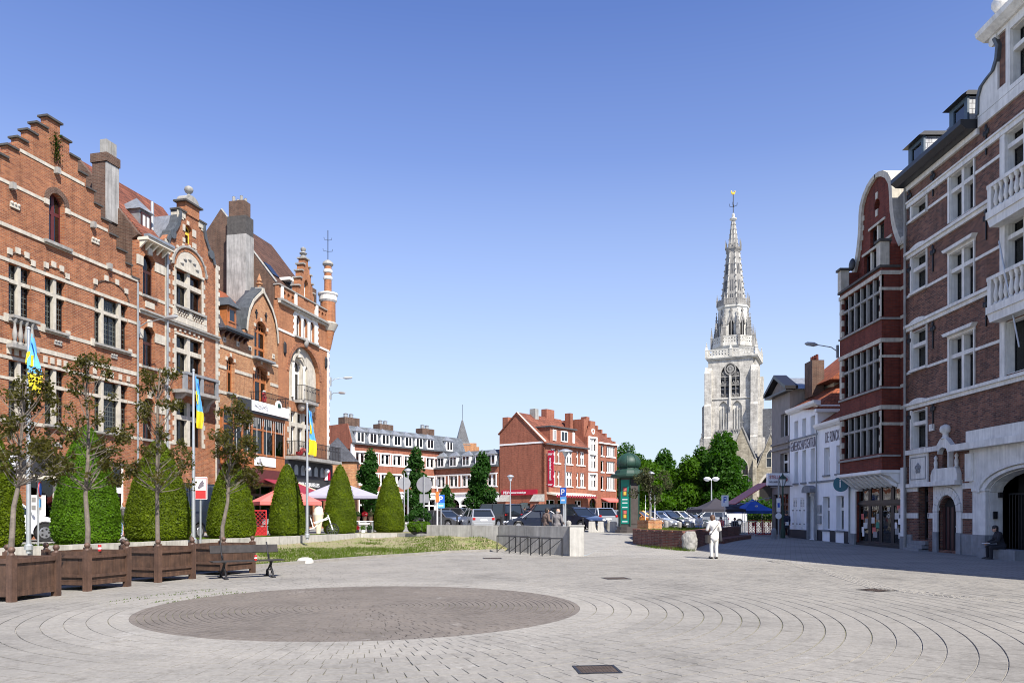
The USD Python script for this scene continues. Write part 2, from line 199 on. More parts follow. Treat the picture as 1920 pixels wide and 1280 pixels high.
class MB:
    def __init__(s): s.V, s.F, s.n = [], [], 0
    def raw(s, v, f):
        v = np.asarray(v, float).reshape(-1, 3); f = np.asarray(f, int)
        if f.shape[1] == 4: f = np.vstack([f[:, [0, 1, 2]], f[:, [0, 2, 3]]])
        s.V.append(v); s.F.append(f + s.n); s.n += len(v); return s
    def get(s):
        if not s.V: return np.zeros((0, 3)), np.zeros((0, 3), int)
        return np.vstack(s.V), np.vstack(s.F)
    def box(s, x0, x1, y0, y1, z0, z1):
        x0, x1 = sorted((x0, x1)); y0, y1 = sorted((y0, y1)); z0, z1 = sorted((z0, z1))
        return s.raw([(x, y, z) for z in (z0, z1) for y in (y0, y1) for x in (x0, x1)], BOXF)
    def add(s, mesh, M=None):
        v, f = (mesh.get() if isinstance(mesh, MB) else meshkit.arrays(mesh)[:2])
        if M is not None: v = v @ np.asarray(M)[:3, :3].T + np.asarray(M)[:3, 3]
        return s.raw(v, f)
    def poly(s, p, y0, y1):
        """extrudes a shapely polygon given in (x, z) from y0 to y1"""
        if not hasattr(p, 'geom_type'): p = Polygon(p)
        y0, y1 = sorted((y0, y1))
        for g in getattr(p, 'geoms', [p]):
            if g.is_empty or g.geom_type != 'Polygon' or g.area < 1e-5: continue
            m = trimesh.creation.extrude_polygon(g, y1 - y0, engine='earcut'); v = m.vertices
            s.raw(np.stack([v[:, 0], y1 - v[:, 2], v[:, 1]], 1), m.faces)
        return s
    def polyx(s, p, x0, x1):
        """extrudes a polygon given in (y, z) from x0 to x1"""
        if not hasattr(p, 'geom_type'): p = Polygon(p)
        for g in getattr(p, 'geoms', [p]):
            m = trimesh.creation.extrude_polygon(g, x1 - x0, engine='earcut'); v = m.vertices
            s.raw(np.stack([x0 + v[:, 2], v[:, 0], v[:, 1]], 1), m.faces)
        return s
    def plan(s, p, z0, z1):
        if not hasattr(p, 'geom_type'): p = Polygon(p)
        for g in getattr(p, 'geoms', [p]):
            m = trimesh.creation.extrude_polygon(g, z1 - z0, engine='earcut'); v = m.vertices.copy(); v[:, 2] += z0; s.raw(v, m.faces)
        return s
    def tube(s, pts, r, n=8, cap=True):
        pts = np.asarray(pts, float); k = len(pts); r = np.broadcast_to(np.asarray(r, float), k)
        t = np.gradient(pts, axis=0); t /= np.maximum(np.linalg.norm(t, axis=1, keepdims=True), 1e-9)
        a = np.array([0, 0, 1.0]) if abs(t[0][2]) < 0.9 else np.array([1.0, 0, 0]); V = []
        for i in range(k):
            u = np.cross(t[i], a); u /= max(np.linalg.norm(u), 1e-9); w = np.cross(t[i], u); a = np.cross(u, t[i]); 
            th = np.arange(n) / n * 2 * np.pi
            V.append(pts[i] + r[i] * (np.cos(th)[:, None] * u + np.sin(th)[:, None] * w))
        V = np.vstack(V); F = []
        for i in range(k - 1):
            for j in range(n): q = (j + 1) % n; F.append((i * n + j, i * n + q, (i + 1) * n + q, (i + 1) * n + j))
        s.raw(V, F)
        if cap:
            c = s.n - len(V); f = [(c, c + j + 1, c + j) for j in range(1, n - 1)] + [(c + (k - 1) * n, c + (k - 1) * n + j, c + (k - 1) * n + j + 1) for j in range(1, n - 1)]
            s.F.append(np.array(f))
        return s
    def lathe(s, prof, n=14, c=(0, 0, 0), ph=0.0):
        prof = np.asarray(prof, float); k = len(prof); th = np.arange(n) / n * 2 * np.pi + ph
        V = np.vstack([np.stack([r * np.cos(th), r * np.sin(th), np.full(n, z)], 1) for r, z in prof]) + np.array(c)
        F = [(i * n + j, i * n + (j + 1) % n, (i + 1) * n + (j + 1) % n, (i + 1) * n + j) for i in range(k - 1) for j in range(n)]
        s.raw(V, F); b = s.n - len(V)
        s.F.append(np.array([(b, b + j + 1, b + j) for j in range(1, n - 1)] + [(b + (k - 1) * n, b + (k - 1) * n + j, b + (k - 1) * n + j + 1) for j in range(1, n - 1)])); return s
    def ball(s, c, r, sub=1, sc=(1, 1, 1)):
        m = trimesh.creation.icosphere(subdivisions=sub, radius=1.0); return s.raw(m.vertices * np.array(sc) * r + np.array(c), m.faces)
    def quad(s, a, b, c, d): return s.raw([a, b, c, d], [(0, 1, 2, 3)])
    def xf(s, rotz=0.0, t=(0, 0, 0), sc=1.0):
        c, q = math.cos(rotz), math.sin(rotz); R = np.array([[c, -q, 0], [q, c, 0], [0, 0, 1]]); s.V = [(v * sc) @ R.T + np.array(t) for v in s.V]; return s
    def __len__(s): return s.n
def box(*a): return MB().box(*a)
def text(txt, h, bold=False, depth=0.012):
    m = meshkit.text_mesh(txt, h, depth, bold); v = m.vertices  # stands up facing -y
    return MB().raw(np.stack([v[:, 0], -v[:, 2], v[:, 1]], 1), m.faces)
def text_at(txt, h, x, y, z, bold=False, fit=None, depth=0.012, centre=True):
    b = text(txt, h, bold, depth); v = b.V[0]; w = v[:, 0].max() - v[:, 0].min()
    if fit: v[:, 0] *= fit / w; w = fit
    v += np.array([x - (w / 2 if centre else 0) - v[:, 0].min(), y, z]); return b
def arch(x0, x1, z0, z1, rise=0.0, n=12, pointed=False):
    """door or window opening: z1 is the crown; the arch springs at z1 - rise"""
    if rise <= 0: return sbox(x0, z0, x1, z1)
    c, r = (x0 + x1) / 2, (x1 - x0) / 2; pts = [(x0, z0), (x1, z0)]
    for i in range(n + 1):
        a = math.pi * i / n
        if pointed: q = abs(math.cos(a)); x = c + r * math.cos(a); zz = z1 - rise + rise * math.sqrt(max(0, 1 - q ** 1.35)) * (1 - 0.12 * q)
        else: x, zz = c + r * math.cos(a), z1 - rise + rise * math.sin(a)
        pts.append((x, zz))
    return Polygon(pts).buffer(0)
class Fac:
    """a house front: starts at (x, y) on the ground plan and runs to the right along dir; U and W read the photograph's coordinates on it"""
    def __init__(s, x, y, dx, dy):
        k = math.hypot(dx, dy); s.x, s.y, s.dx, s.dy = x, y, dx / k, dy / k; s.ang = math.atan2(dy, dx)
    def U(s, px): t = (px - 960) / FPX; return (t * s.y - s.x) / (s.dx - t * s.dy)
    def W(s, px, py): return CH + (HOR - py) * (s.y + s.U(px) * s.dy) / FPX
    def at(s, u, d=0.0): return (s.x + u * s.dx - d * s.dy, s.y + u * s.dy + d * s.dx)   # d: metres behind the front
class House:
    def __init__(s, name, label, fac, u0, u1, base, depth, cat='house', group=None):
        s.f, s.u0, s.u1, s.base, s.depth = fac, u0, u1, base, depth; x, y = fac.at(u0)
        s.path = thing(name, label, cat, (x, y, base), fac.ang, group); s.off = (u0, 0, base); s.holes = []
    def part(s, name, mb, m, parent=None, smooth=False, label=None, kind=None): return part(parent or s.path, name, mb, m, smooth, label, s.off, kind)
    def wall(s, outline, m, thick=0.35, y=0.0, name='front_wall'):
        p = (outline if hasattr(outline, 'geom_type') else Polygon(outline)).buffer(0)
        if s.holes: p = p.difference(unary_union(s.holes))
        s.holes = []; return s.part(name, MB().poly(p, y, y + thick), m)
    def shell(s, h, m, left=True, right=True, floors=(), t=0.3, hl=None, hr=None):
        e = 0.012
        if left: s.part('side_wall', box(s.u0 + e, s.u0 + t, 0.35, s.depth, s.base - 0.5, hl or h), m)
        if right: s.part('side_wall', box(s.u1 - t, s.u1 - e, 0.35, s.depth, s.base - 0.5, hr or h), m)
        s.part('back_wall', box(s.u0 + t, s.u1 - t, s.depth - t, s.depth, s.base - 0.5, h), m)
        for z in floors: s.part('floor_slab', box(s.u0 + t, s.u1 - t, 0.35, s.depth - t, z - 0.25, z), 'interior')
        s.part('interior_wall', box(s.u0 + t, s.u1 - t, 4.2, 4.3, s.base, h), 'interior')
    def band(s, px0, px1, z0, z1, m='stone', d=0.04, name='string_course', back=0.06, u=None):
        a, b = u or (s.f.U(px0), s.f.U(px1)); return s.part(name, box(a, b, -d, back, z0, z1), m)
    def window(s, x0, x1, z0, z1, cols=1, rows=(), rise=0.0, recess=0.16, frame='wood_dark', stone=None, sw=0.13, fw=0.055, glass='pane', curtain=None, pointed=False, name='window', sashes=0, cut=True, bars=0, y=0.0, panel=0.0, panel_mat=None, label=None, skip=(), reveal=None):
        """rows: heights of the transoms as fractions of the opening from the bottom; stone: mullions and transoms of stone in front of the frames"""
        op = arch(x0, x1, z0, z1, rise, pointed=pointed)
        if cut: s.holes.append(op)
        yr = y + recess; cl = cols if isinstance(cols, (list, tuple)) else [1.0] * cols; cw = sum(cl)
        xs = [x0]
        for c in cl: xs.append(xs[-1] + (x1 - x0) * c / cw)
        zs = [z0] + [z0 + (z1 - z0) * r for r in rows] + [z1]; hw = (sw if stone else fw) / 2
        cells = []
        for i in range(len(xs) - 1):
            for j in range(len(zs) - 1):
                c = sbox(xs[i] + (hw if i else 0), zs[j] + (hw if j else 0), xs[i + 1] - (hw if i < len(xs) - 2 else 0), zs[j + 1] - (hw if j < len(zs) - 2 else 0)).intersection(op)
                if not c.is_empty and c.area > 0.01 and (i, j) not in skip: cells.append((i, j, c))
        fr, panes = MB(), []
        for i, j, c in cells:
            if stone or not panes: pass
            inner = c.buffer(-fw, join_style=2)
            if sashes and j == 0 and not inner.is_empty:
                bx = inner.bounds; cuts = [bx[0] + (bx[2] - bx[0]) * q / (sashes + 1) for q in range(1, sashes + 1)]
                for q in cuts: inner = inner.difference(sbox(q - fw * 0.6, bx[1], q + fw * 0.6, bx[3]))
            if bars and j == len(zs) - 2 and not inner.is_empty:
                bx = inner.bounds
                for q in range(1, bars + 1): xx = bx[0] + (bx[2] - bx[0]) * q / (bars + 1); inner = inner.difference(sbox(xx - 0.018, bx[1], xx + 0.018, bx[3]))
                zz = (bx[1] + bx[3]) / 2; inner = inner.difference(sbox(bx[0], zz - 0.018, bx[2], zz + 0.018))
            if panel and j == 0 and not inner.is_empty:
                bx = inner.bounds; inner = inner.difference(sbox(bx[0], bx[1], bx[2], bx[1] + panel))
            fr.poly(c.difference(inner), yr, yr + 0.07)
            for g in getattr(inner, 'geoms', [inner]):
                if g.area > 0.004: panes.append(g)
        if not stone:
            ring = op
            for i, j, c in cells: ring = ring.difference(c)
            fr.poly(ring.buffer(0), yr + 0.004, yr + 0.066)
        w = s.part(name, fr, frame, label=label)
        if w is None: return None
        if stone:
            st = op
            for i, j, c in cells: st = st.difference(c)
            s.part('mullion', MB().poly(st, y + 0.03, yr + 0.03), stone, parent=w)
        if reveal: s.part('reveal', MB().poly(op.buffer(0.0).difference(op.buffer(-0.03, join_style=2)), y + 0.004, yr - 0.002), reveal, parent=w)
        small, big = MB(), []
        for g in panes:
            q = MB().poly(g, yr + 0.03, yr + 0.036); b = g.bounds
            if (b[2] - b[0]) > 0.25 and len(panes) < 16: s.part('pane', q, glass, parent=w)
            else: small.add(q)
        if len(small): s.part('small_panes', small, glass, parent=w)
        if curtain:
            mb = MB(); b = op.bounds; n = 14
            for i in range(n):
                xa, xb = b[0] + (b[2] - b[0]) * i / n, b[0] + (b[2] - b[0]) * (i + 1) / n
                if curtain == 'sides' and 0.28 < (i + 0.5) / n < 0.72: continue
                ya, yb = yr + 0.2 + 0.03 * (i % 2), yr + 0.2 + 0.03 * ((i + 1) % 2); zt = b[3]
                mb.quad((xa, ya, b[1]), (xb, yb, b[1]), (xb, yb, zt), (xa, ya, zt))
            s.part('curtain', mb, 'curtain' if curtain != 'green' else 'curtain_green', parent=w)
        return w
    def sill(s, x0, x1, z, h=0.12, d=0.14, m='stone_grey', over=0.08): return s.part('sill', box(x0 - over, x1 + over, -d, 0.12, z - h, z), m)
    def blocks(s, name, cells, m, d=0.035):
        for x0, x1, z0, z1 in cells: s.part(name, box(x0, x1, -d, 0.08, z0, z1), m)
    def quoins(s, x, z0, z1, wl=0.38, ws=0.22, h=0.3, m='stone', side=0, d=0.03, name='quoin', back=0.06):
        z, k = z0, 0; 
        while z < z1 - 0.05:
            w = wl if k % 2 == 0 else ws; e = min(z + h - 0.008, z1)
            a, b = (x - w / 2, x + w / 2) if side == 0 else ((x, x + w) if side > 0 else (x - w, x))
            s.part(name, box(a, b, -d, back, z, e), m); z += h; k += 1
    def hood(s, cx, zc, r0, r1, a0=0, a1=180, m='stone', d=0.06, n=14, name='arch_hood', ry=1.0):
        th = np.radians(np.linspace(a0, a1, n)); o = [(cx + r1 * math.cos(t), zc + r1 * ry * math.sin(t)) for t in th]; i = [(cx + r0 * math.cos(t), zc + r0 * ry * math.sin(t)) for t in th[::-1]]
        return s.part(name, MB().poly(Polygon(o + i).buffer(0), -d, 0.05), m)
    def voussoirs(s, cx, zc, r0, r1, n, m, d=0.03, a0=0, a1=180, name='voussoir', ry=1.0, gap=0.03):
        for k in range(n):
            t0, t1 = [math.radians(a0 + (a1 - a0) * (k + q) / n) for q in (gap, 1 - gap)]
            p = Polygon([(cx + r0 * math.cos(t0), zc + r0 * ry * math.sin(t0)), (cx + r1 * math.cos(t0), zc + r1 * ry * math.sin(t0)), (cx + r1 * math.cos(t1), zc + r1 * ry * math.sin(t1)), (cx + r0 * math.cos(t1), zc + r0 * ry * math.sin(t1))])
            s.part(name, MB().poly(p, -d, 0.05), m)
    def railing(s, x0, x1, z0, z1, d, m='iron', step=0.12, name='balcony_railing', ret=True, rb=0.011):
        mb = MB(); mb.box(x0, x1, -d - 0.02, -d + 0.02, z1 - 0.04, z1); mb.box(x0, x1, -d - 0.015, -d + 0.015, z0 + 0.06, z0 + 0.09)
        n = max(2, int((x1 - x0) / step))
        for k in range(n + 1): x = x0 + (x1 - x0) * k / n; mb.box(x - rb, x + rb, -d - rb, -d + rb, z0, z1 - 0.04)
        if ret:
            for x in (x0, x1):
                mb.box(x - 0.02, x + 0.02, -d, 0, z1 - 0.045, z1 - 0.005); mb.box(x - 0.015, x + 0.015, -d, 0, z0 + 0.06, z0 + 0.09)
                for k in range(1, int(d / step)): mb.box(x - rb, x + rb, -k * step - rb, -k * step + rb, z0, z1 - 0.04)
        for k in range(n):
            if k % 2 == 0: xa = x0 + (x1 - x0) * (k + 0.5) / n; mb.raw(*MB().lathe([(0.05, -0.012), (0.05, 0.012)], 8).get()) if False else mb.box(xa - 0.03, xa + 0.03, -d - 0.008, -d + 0.008, z0 + (z1 - z0) * 0.62, z0 + (z1 - z0) * 0.7)
        return s.part(name, mb, m)
    def baluster(s, x, y, z0, z1, r, m, n=8):
        h = z1 - z0; pr = [(r, 0), (r, .08), (.55 * r, .12), (.75 * r, .2), (1.05 * r, .34), (.9 * r, .46), (.5 * r, .7), (.5 * r, .82), (.85 * r, .86), (.85 * r, .92), (r, .94), (r, 1)]
        return s.part('baluster', MB().lathe([(a, z0 + b * h) for a, b in pr], n, (x, y, 0)), m, smooth=50)
# ---------------- the ground ----------------
def ss(t): t = np.clip(t, 0, 1); return t * t * (3 - 2 * t)
def h_low(x, y):
    x, y = np.asarray(x, float), np.asarray(y, float)
    return 0.5 * ss((y - 30) / 20) * (1 - ss((x - 9) / 9)) + 0.12 * ss((y - 38) / 18) * ss((x - 9) / 9) + 0.4 * ss((y - 60) / 30) * ss((x - 9) / 9)
def h_up(x, y):
    h = h_low(x, y); return h + (0.57 - h) * ss((4 - np.asarray(x, float)) / 8)
KERB = [(-19.0, -6.0), (-13.6, 8.0), (-11.4, 16.0), (-9.7, 21.0), (-7.97, 24.5), (-5.6, 29.0), (-2.9, 32.8), (-1.2, 33.6), (-0.3, 33.85)]
WALL_L = [(-23.6, 0.0), (-10.5, 30.2), (-6.8, 38.6), (-4.1, 36.6)]       # low retaining wall
WALL_H = [(-4.1, 36.6), (-0.62, 34.5), (2.35, 30.75)]                     # higher concrete wall
SEAM = [(3.0, 31.0), (3.6, 33.5), (7, 44), (9.5, 50), (12, 57), (16, 62), (22, 66)]
PLAZA = Polygon(KERB + [(-0.2, 33.95), (2.35, 31.0)] + SEAM + [(22, -6)]).buffer(0)
UPPER = Polygon([(-260, -30), (-26, -30), (-23.8, 0.0), (-10.7, 30.2), (-7.0, 38.8), (-6.8, 38.85), (-4.1, 36.8), (-0.55, 34.65), (2.5, 30.9)] + SEAM + [(22, -30), (300, -30), (300, 520), (-260, 520)]).buffer(0)
BANK = Polygon(KERB + [(2.35, 31.0), (-0.62, 34.5), (-4.1, 36.6), (-6.8, 38.6), (-10.5, 30.2), (-23.6, 0.0), (-25, -6)]).buffer(0).difference(PLAZA)
def sheet(poly, xs, ys, hf, dz=0.0):
    V, F, idx = [], [], {}
    def vert(x, y):
        k = (round(x, 4), round(y, 4))
        if k not in idx: idx[k] = len(V); V.append(k)
        return idx[k]
    from shapely.prepared import prep
    P = prep(poly)
    for a, b in zip(xs[:-1], xs[1:]):
        for c, d in zip(ys[:-1], ys[1:]):
            q = sbox(a, c, b, d)
            if P.contains(q): F += [(vert(a, c), vert(b, c), vert(b, d)), (vert(a, c), vert(b, d), vert(a, d))]
            elif P.intersects(q):
                g = poly.intersection(q)
                for h in getattr(g, 'geoms', [g]):
                    if h.geom_type != 'Polygon' or h.area < 1e-4: continue
                    vv, ff = trimesh.creation.triangulate_polygon(h, engine='earcut')
                    ids = [vert(*p) for p in vv]; F += [(ids[i], ids[j], ids[k]) for i, j, k in ff]
    V = np.array(V); F = np.array(F); n = np.cross(V[F[:, 1]] - V[F[:, 0]], V[F[:, 2]] - V[F[:, 0]]); F[n < 0] = F[n < 0][:, ::-1]
    return MB().raw(np.column_stack([V, hf(V[:, 0], V[:, 1]) + dz]), F)
def far(*a): return np.unique(np.concatenate(a))
usdmat('plaza_look', {
    'tc': ('texture_coordinate', {}), 'mp': ('mapping', {'rotation': (0, 0, 0.35)}), 'bt': ('brick_texture', {'scale': 1.0, 'brick_width': 0.42, 'row_height': 0.3, 'mortar_size': 0.014, 'mortar_smooth': 0.4, 'color1': (0.285, 0.272, 0.245), 'color2': (0.255, 0.242, 0.218), 'mortar': (0.16, 0.15, 0.12)}),
    'n1': ('noise_texture', {'scale': 0.35, 'detail': 8.0, 'roughness': 0.7}), 'r1': ('rgb_ramp', {'ramp': [(0.32, (0.72, 0.72, 0.73)), (0.5, (1, 1, 1)), (0.68, (1.18, 1.17, 1.14))]}), 'mx': ('mix', {'mix_type': 'multiply', 'fac': 1.0}),
    'n2': ('noise_texture', {'scale': 9.0, 'detail': 6.0}), 'b': ('bump', {'strength': 0.4, 'distance': 0.02}), 'p': ('principled_bsdf', {'roughness': 0.85, 'specular_ior_level': 0.3})},
    [('tc.object', 'mp.vector'), ('mp.vector', 'bt.vector'), ('tc.object', 'n1.vector'), ('n1.fac', 'r1.fac'), ('bt.color', 'mx.color1'), ('r1.color', 'mx.color2'), ('mx.color', 'p.base_color'), ('tc.object', 'n2.vector'), ('n2.fac', 'b.height'), ('b.normal', 'p.normal')], 'p.BSDF')
LOOKS['plaza_look'] = UsdShade.Material.Get(stage, '/World/Looks/plaza_look')
def tone_mat(name, base, dark, lite, joint):
    """paving stones: tone from piece to piece, broad wear, white scuffs and fine grain, all fixed to the ground"""
    n = {'tc': ('texture_coordinate', {}), 'g': ('geometry', {}), 'ri': ('rgb_ramp', {'ramp': [(0, dark), (0.55, base), (1, lite)]}),
         'n1': ('noise_texture', {'scale': 0.42, 'detail': 10.0, 'roughness': 0.78}), 'r1': ('rgb_ramp', {'ramp': [(0.3, (0.62, 0.615, 0.61)), (0.46, (0.95, 0.95, 0.95)), (0.7, (1.2, 1.19, 1.17))]}), 'mx': ('mix', {'mix_type': 'multiply', 'fac': 1.0}),
         'n3': ('noise_texture', {'scale': 14.0, 'detail': 8.0, 'roughness': 0.75}), 'r3': ('rgb_ramp', {'ramp': [(0.3, (0.72, 0.71, 0.70)), (0.55, (1, 1, 1)), (0.75, (1.2, 1.2, 1.2))]}), 'm3': ('mix', {'mix_type': 'multiply', 'fac': 0.8}),
         'n4': ('noise_texture', {'scale': 0.8, 'detail': 10.0, 'roughness': 0.8}), 'r4': ('rgb_ramp', {'ramp': [(0.60, (0, 0, 0)), (0.72, (0.5, 0.5, 0.5))]}), 'm4': ('mix', {'color2': (0.52, 0.51, 0.48)}),
         'n5': ('noise_texture', {'scale': 2.6, 'detail': 9.0, 'roughness': 0.8}), 'r5': ('rgb_ramp', {'ramp': [(0.34, (0.66, 0.65, 0.64)), (0.47, (1, 1, 1))]}), 'm5': ('mix', {'mix_type': 'multiply', 'fac': 0.8}),
         'b': ('bump', {'strength': 0.5, 'distance': 0.012}), 'p': ('principled_bsdf', {'roughness': 0.85, 'specular_ior_level': 0.3})}
    l = [('g.random_per_island', 'ri.fac'), ('tc.object', 'n1.vector'), ('n1.fac', 'r1.fac'), ('ri.color', 'mx.color1'), ('r1.color', 'mx.color2'), ('tc.object', 'n3.vector'), ('n3.fac', 'r3.fac'), ('mx.color', 'm3.color1'), ('r3.color', 'm3.color2'),
         ('tc.object', 'n4.vector'), ('n4.fac', 'r4.fac'), ('r4.color', 'm4.fac'), ('m3.color', 'm5.color1'), ('tc.object', 'n5.vector'), ('n5.fac', 'r5.fac'), ('r5.color', 'm5.color2'), ('m5.color', 'm4.color1'), ('m4.color', 'p.base_color'), ('n3.fac', 'b.height'), ('b.normal', 'p.normal')]
    LOOKS[name] = usdmat(name, n, l, 'p.BSDF')
tone_mat('paving_light', (0.285, 0.272, 0.243), (0.243, 0.23, 0.204), (0.318, 0.303, 0.272), 0)
tone_mat('paving_ring', (0.312, 0.296, 0.262), (0.275, 0.26, 0.23), (0.345, 0.328, 0.29), 0)
tone_mat('paving_brown', (0.198, 0.177, 0.153), (0.158, 0.138, 0.118), (0.24, 0.215, 0.188), 0)
mat('joint_soil', (0.19, 0.175, 0.14), 0.95, var=0.3, scale=1.5, col2=(0.12, 0.118, 0.065))
plaza = solo('plaza', sheet(PLAZA, far(np.arange(-20, 23, 1.5)), far(np.arange(-6, 67, 1.5)), lambda x, y: h_low(x, y)), 'plaza_look', None, None, kind='structure')
tag(plaza, label='pale stone paved square with a round brown inlay')
solo('street', sheet(UPPER, far([-260, -120, -70], np.arange(-50, 40, 3.0), [40, 60, 100, 180, 300]), far([-30, -10], np.arange(0, 120, 3.0), [120, 150, 200, 300, 520]), h_up), 'pavement', 'grey street and car park around the square', None, kind='structure')
def bank_h(x, y):
    k = LineString(KERB); w = LineString(WALL_L + WALL_H[1:]); o = []
    for a, b in zip(np.atleast_1d(x), np.atleast_1d(y)):
        p = Point(a, b); d0, d1 = k.distance(p), w.distance(p); t = d0 / max(d0 + d1, 1e-6)
        o.append(0.03 + float(h_low(a, b)) + (0.34 + 0.16 * float(ss((a + 6) / 3))) * t * min(1, (d0 + d1) / 1.2) + 0.05 * meshkit.noise([a * 1.3, b * 1.3, 0]) * t)
    return np.array(o)
grass_bank = solo('grass_bank', sheet(BANK, far(np.arange(-26, 3, 0.5)), far(np.arange(-6, 43.5, 0.5)), bank_h), 'dry_earth', 'dry grass bank below the retaining wall', None, kind='structure')
# stone setts round the circle
CX, CY, R0 = -2.66, 13.95, 3.88
def sett(cx, cy, ang, lx, ly, z, top, tilt):
    c, q = math.cos(ang), math.sin(ang); k = 0.0035
    vs = []
    for (hx, hy, zz) in ((lx, ly, z), (lx - k, ly - k, top)):
        for sx, sy in ((-1, -1), (1, -1), (1, 1), (-1, 1)):
            x, y = sx * hx, sy * hy; vs.append((cx + c * x - q * y, cy + q * x + c * y, zz + (tilt[0] * x + tilt[1] * y if zz == top else 0)))
    return vs
SETTF = np.array([[4, 5, 6], [4, 6, 7], [0, 1, 5], [0, 5, 4], [1, 2, 6], [1, 6, 5], [2, 3, 7], [2, 7, 6], [3, 0, 4], [3, 4, 7]])
solids = []
rg = np.random.default_rng(3)
NOSETT = PLAZA.buffer(-0.15)
def ring(r_in, w, ltan, gap_r, gap_t, kind, zt):
    r = r_in + w / 2; n = max(6, int(round(2 * math.pi * r / ltan))); a0 = rg.uniform(0, 6.3)
    for k in range(n):
        a = a0 + 2 * math.pi * k / n; x, y = CX + r * math.cos(a), CY + r * math.sin(a)
        if y < 6.6 or abs(x) > 0.76 * y + 0.6 or not NOSETT.contains(Point(x, y)): continue
        z = float(h_low(x, y)); top = z + zt + rg.normal(0, 0.0009)
        solids.append((y, kind, sett(x, y, a, w / 2 - gap_r / 2, math.pi * r / n - gap_t / 2, z - 0.01, top, rg.normal(0, 0.004, 2))))
solids.append((CY, 'paving_brown', sett(CX, CY, 0, 0.10, 0.10, -0.01, 0.014, (0, 0))))
r = 0.11
while r < R0 - 0.06: ring(r, 0.108, 0.21, 0.007, 0.006, 'paving_brown', 0.014); r += 0.108
r = R0; k = 0
while r < 17.2:
    w = (0.30, 0.27, 0.33, 0.29)[k % 4] if k > 3 else 0.30
    ring(r, w, 0.19 if k < 5 else rg.uniform(0.24, 0.34), 0.013 if k > 4 else 0.008, 0.0035, 'paving_ring' if k < 4 else 'paving_light', 0.014); r += w; k += 1
solids.sort(key=lambda s: s[0])
bigs = {}
for kind in ('paving_light', 'paving_ring', 'paving_brown'):
    rest = MB(); mine = [s for s in solids if s[1] == kind]
    lim = {'paving_light': 180, 'paving_ring': 60, 'paving_brown': 60}[kind]
    for i, (y, _, vs) in enumerate(mine):
        if i < lim: part(plaza, 'brown_paving_brick' if kind == 'paving_brown' else 'paving_stone', MB().raw(vs, SETTF), kind)
        else: rest.raw(vs, SETTF)
    part(plaza, {'paving_light': 'outer_setts', 'paving_ring': 'pale_ring_setts', 'paving_brown': 'brown_circle_setts'}[kind], rest, kind, kind='stuff')
part(plaza, 'joint_bed', MB().lathe([(17.2, 0.003), (0.001, 0.0032)], 96, (CX, CY, 0)), 'joint_soil') if False else None
# the bed between the setts
bed = sheet(Point(CX, CY).buffer(17.3, 64).intersection(NOSETT).intersection(Polygon([(-1, 5.8), (1, 5.8), (25, 33), (-25, 33)])), np.arange(-21, 21, 1.5), np.arange(-6, 36, 1.5), h_low, 0.004)
part(plaza, 'joint_bed', bed, 'joint_soil')
# weeds in the joints by the left of the circle
wd = MB()
for k in range(260):
    a = rg.choice([2.55, 2.75, 2.95]) + rg.normal(0, 0.07); rr = R0 + rg.choice([0.0, 0.3, 0.9, 1.2]) + rg.normal(0, 0.015); x, y = CX + rr * math.cos(a), CY + rr * math.sin(a); t = rg.uniform(0, 6.3); h = rg.uniform(0.015, 0.04)
    wd.raw([(x - 0.012 * math.cos(t), y - 0.012 * math.sin(t), 0.008), (x + 0.012 * math.cos(t), y + 0.012 * math.sin(t), 0.008), (x + rg.normal(0, 0.015), y + rg.normal(0, 0.015), 0.012 + h)], [(0, 1, 2)])
solo('weeds', wd, 'grass_blade', 'weeds sprouting in the joints at the left of the brown circle', 'weeds', kind='stuff')
# covers and grates
def cover(x, y, lx, ly, rot, label, name='drain_cover', cat='drain cover'):
    z = float(h_low(x, y)) + 0.0165; t = thing(name, label, cat, (x, y, z), rot); nx, ny = 5, 4
    fr = MB().box(-lx, lx, -ly, -ly + .03, 0, .006); fr.box(-lx, lx, ly - .03, ly, 0, .006); fr.box(-lx, -lx + .03, -ly + .03, ly - .03, 0, .006); fr.box(lx - .03, lx, -ly + .03, ly - .03, 0, .006); part(t, 'frame', fr, 'iron')
    pl = MB().box(-lx + .031, lx - .031, -ly + .031, ly - .031, -0.002, .002)
    for i in range(nx * 2):
        for j in range(ny * 2): a, b = -lx + .06 + (2 * lx - .12) * i / (nx * 2 - 1), -ly + .06 + (2 * ly - .12) * j / (ny * 2 - 1); pl.box(a - .012, a + .012, b - .012, b + .012, .002, .006)
    part(t, 'plate', pl, 'rust_plate')
cover(0.92, 8.27, .235, .21, 0.1, 'square rusty drain cover close in the front of the paving')
cover(2.72, 19.95, .32, .3, 0.2, 'thin dark drain cover in the middle of the square')
cover(8.1, 16.9, .36, .28, 0.5, 'dark drain grate with weeds at the edge of the gutter line on the right')
cover(-0.75, 29.0, .35, .3, 0.1, 'small dark drain cover before the bicycle rails')
# gutter strip of small cobbles running out towards the right
gl = LineString([(9.5, 27.5), (9.2, 21.8), (8.4, 17.3), (9.2, 15.4), (10.6, 14.0)]); gm = MB()
for k in range(int(gl.length / 0.115)):
    p, q = gl.interpolate(k * 0.115), gl.interpolate(k * 0.115 + 0.05); a = math.atan2(q.y - p.y, q.x - p.x)
    for j in (-2, -1, 0, 1, 2):
        x, y = p.x - math.sin(a) * j * 0.115, p.y + math.cos(a) * j * 0.115; z = float(h_low(x, y)); gm.raw(sett(x, y, a, .05, .05, z, z + 0.022 + rg.normal(0, .002), rg.normal(0, .02, 2)), SETTF)
solo('gutter', gm, 'paving_ring', 'gutter line of small pale cobbles crossing the right of the square', None, kind='structure')
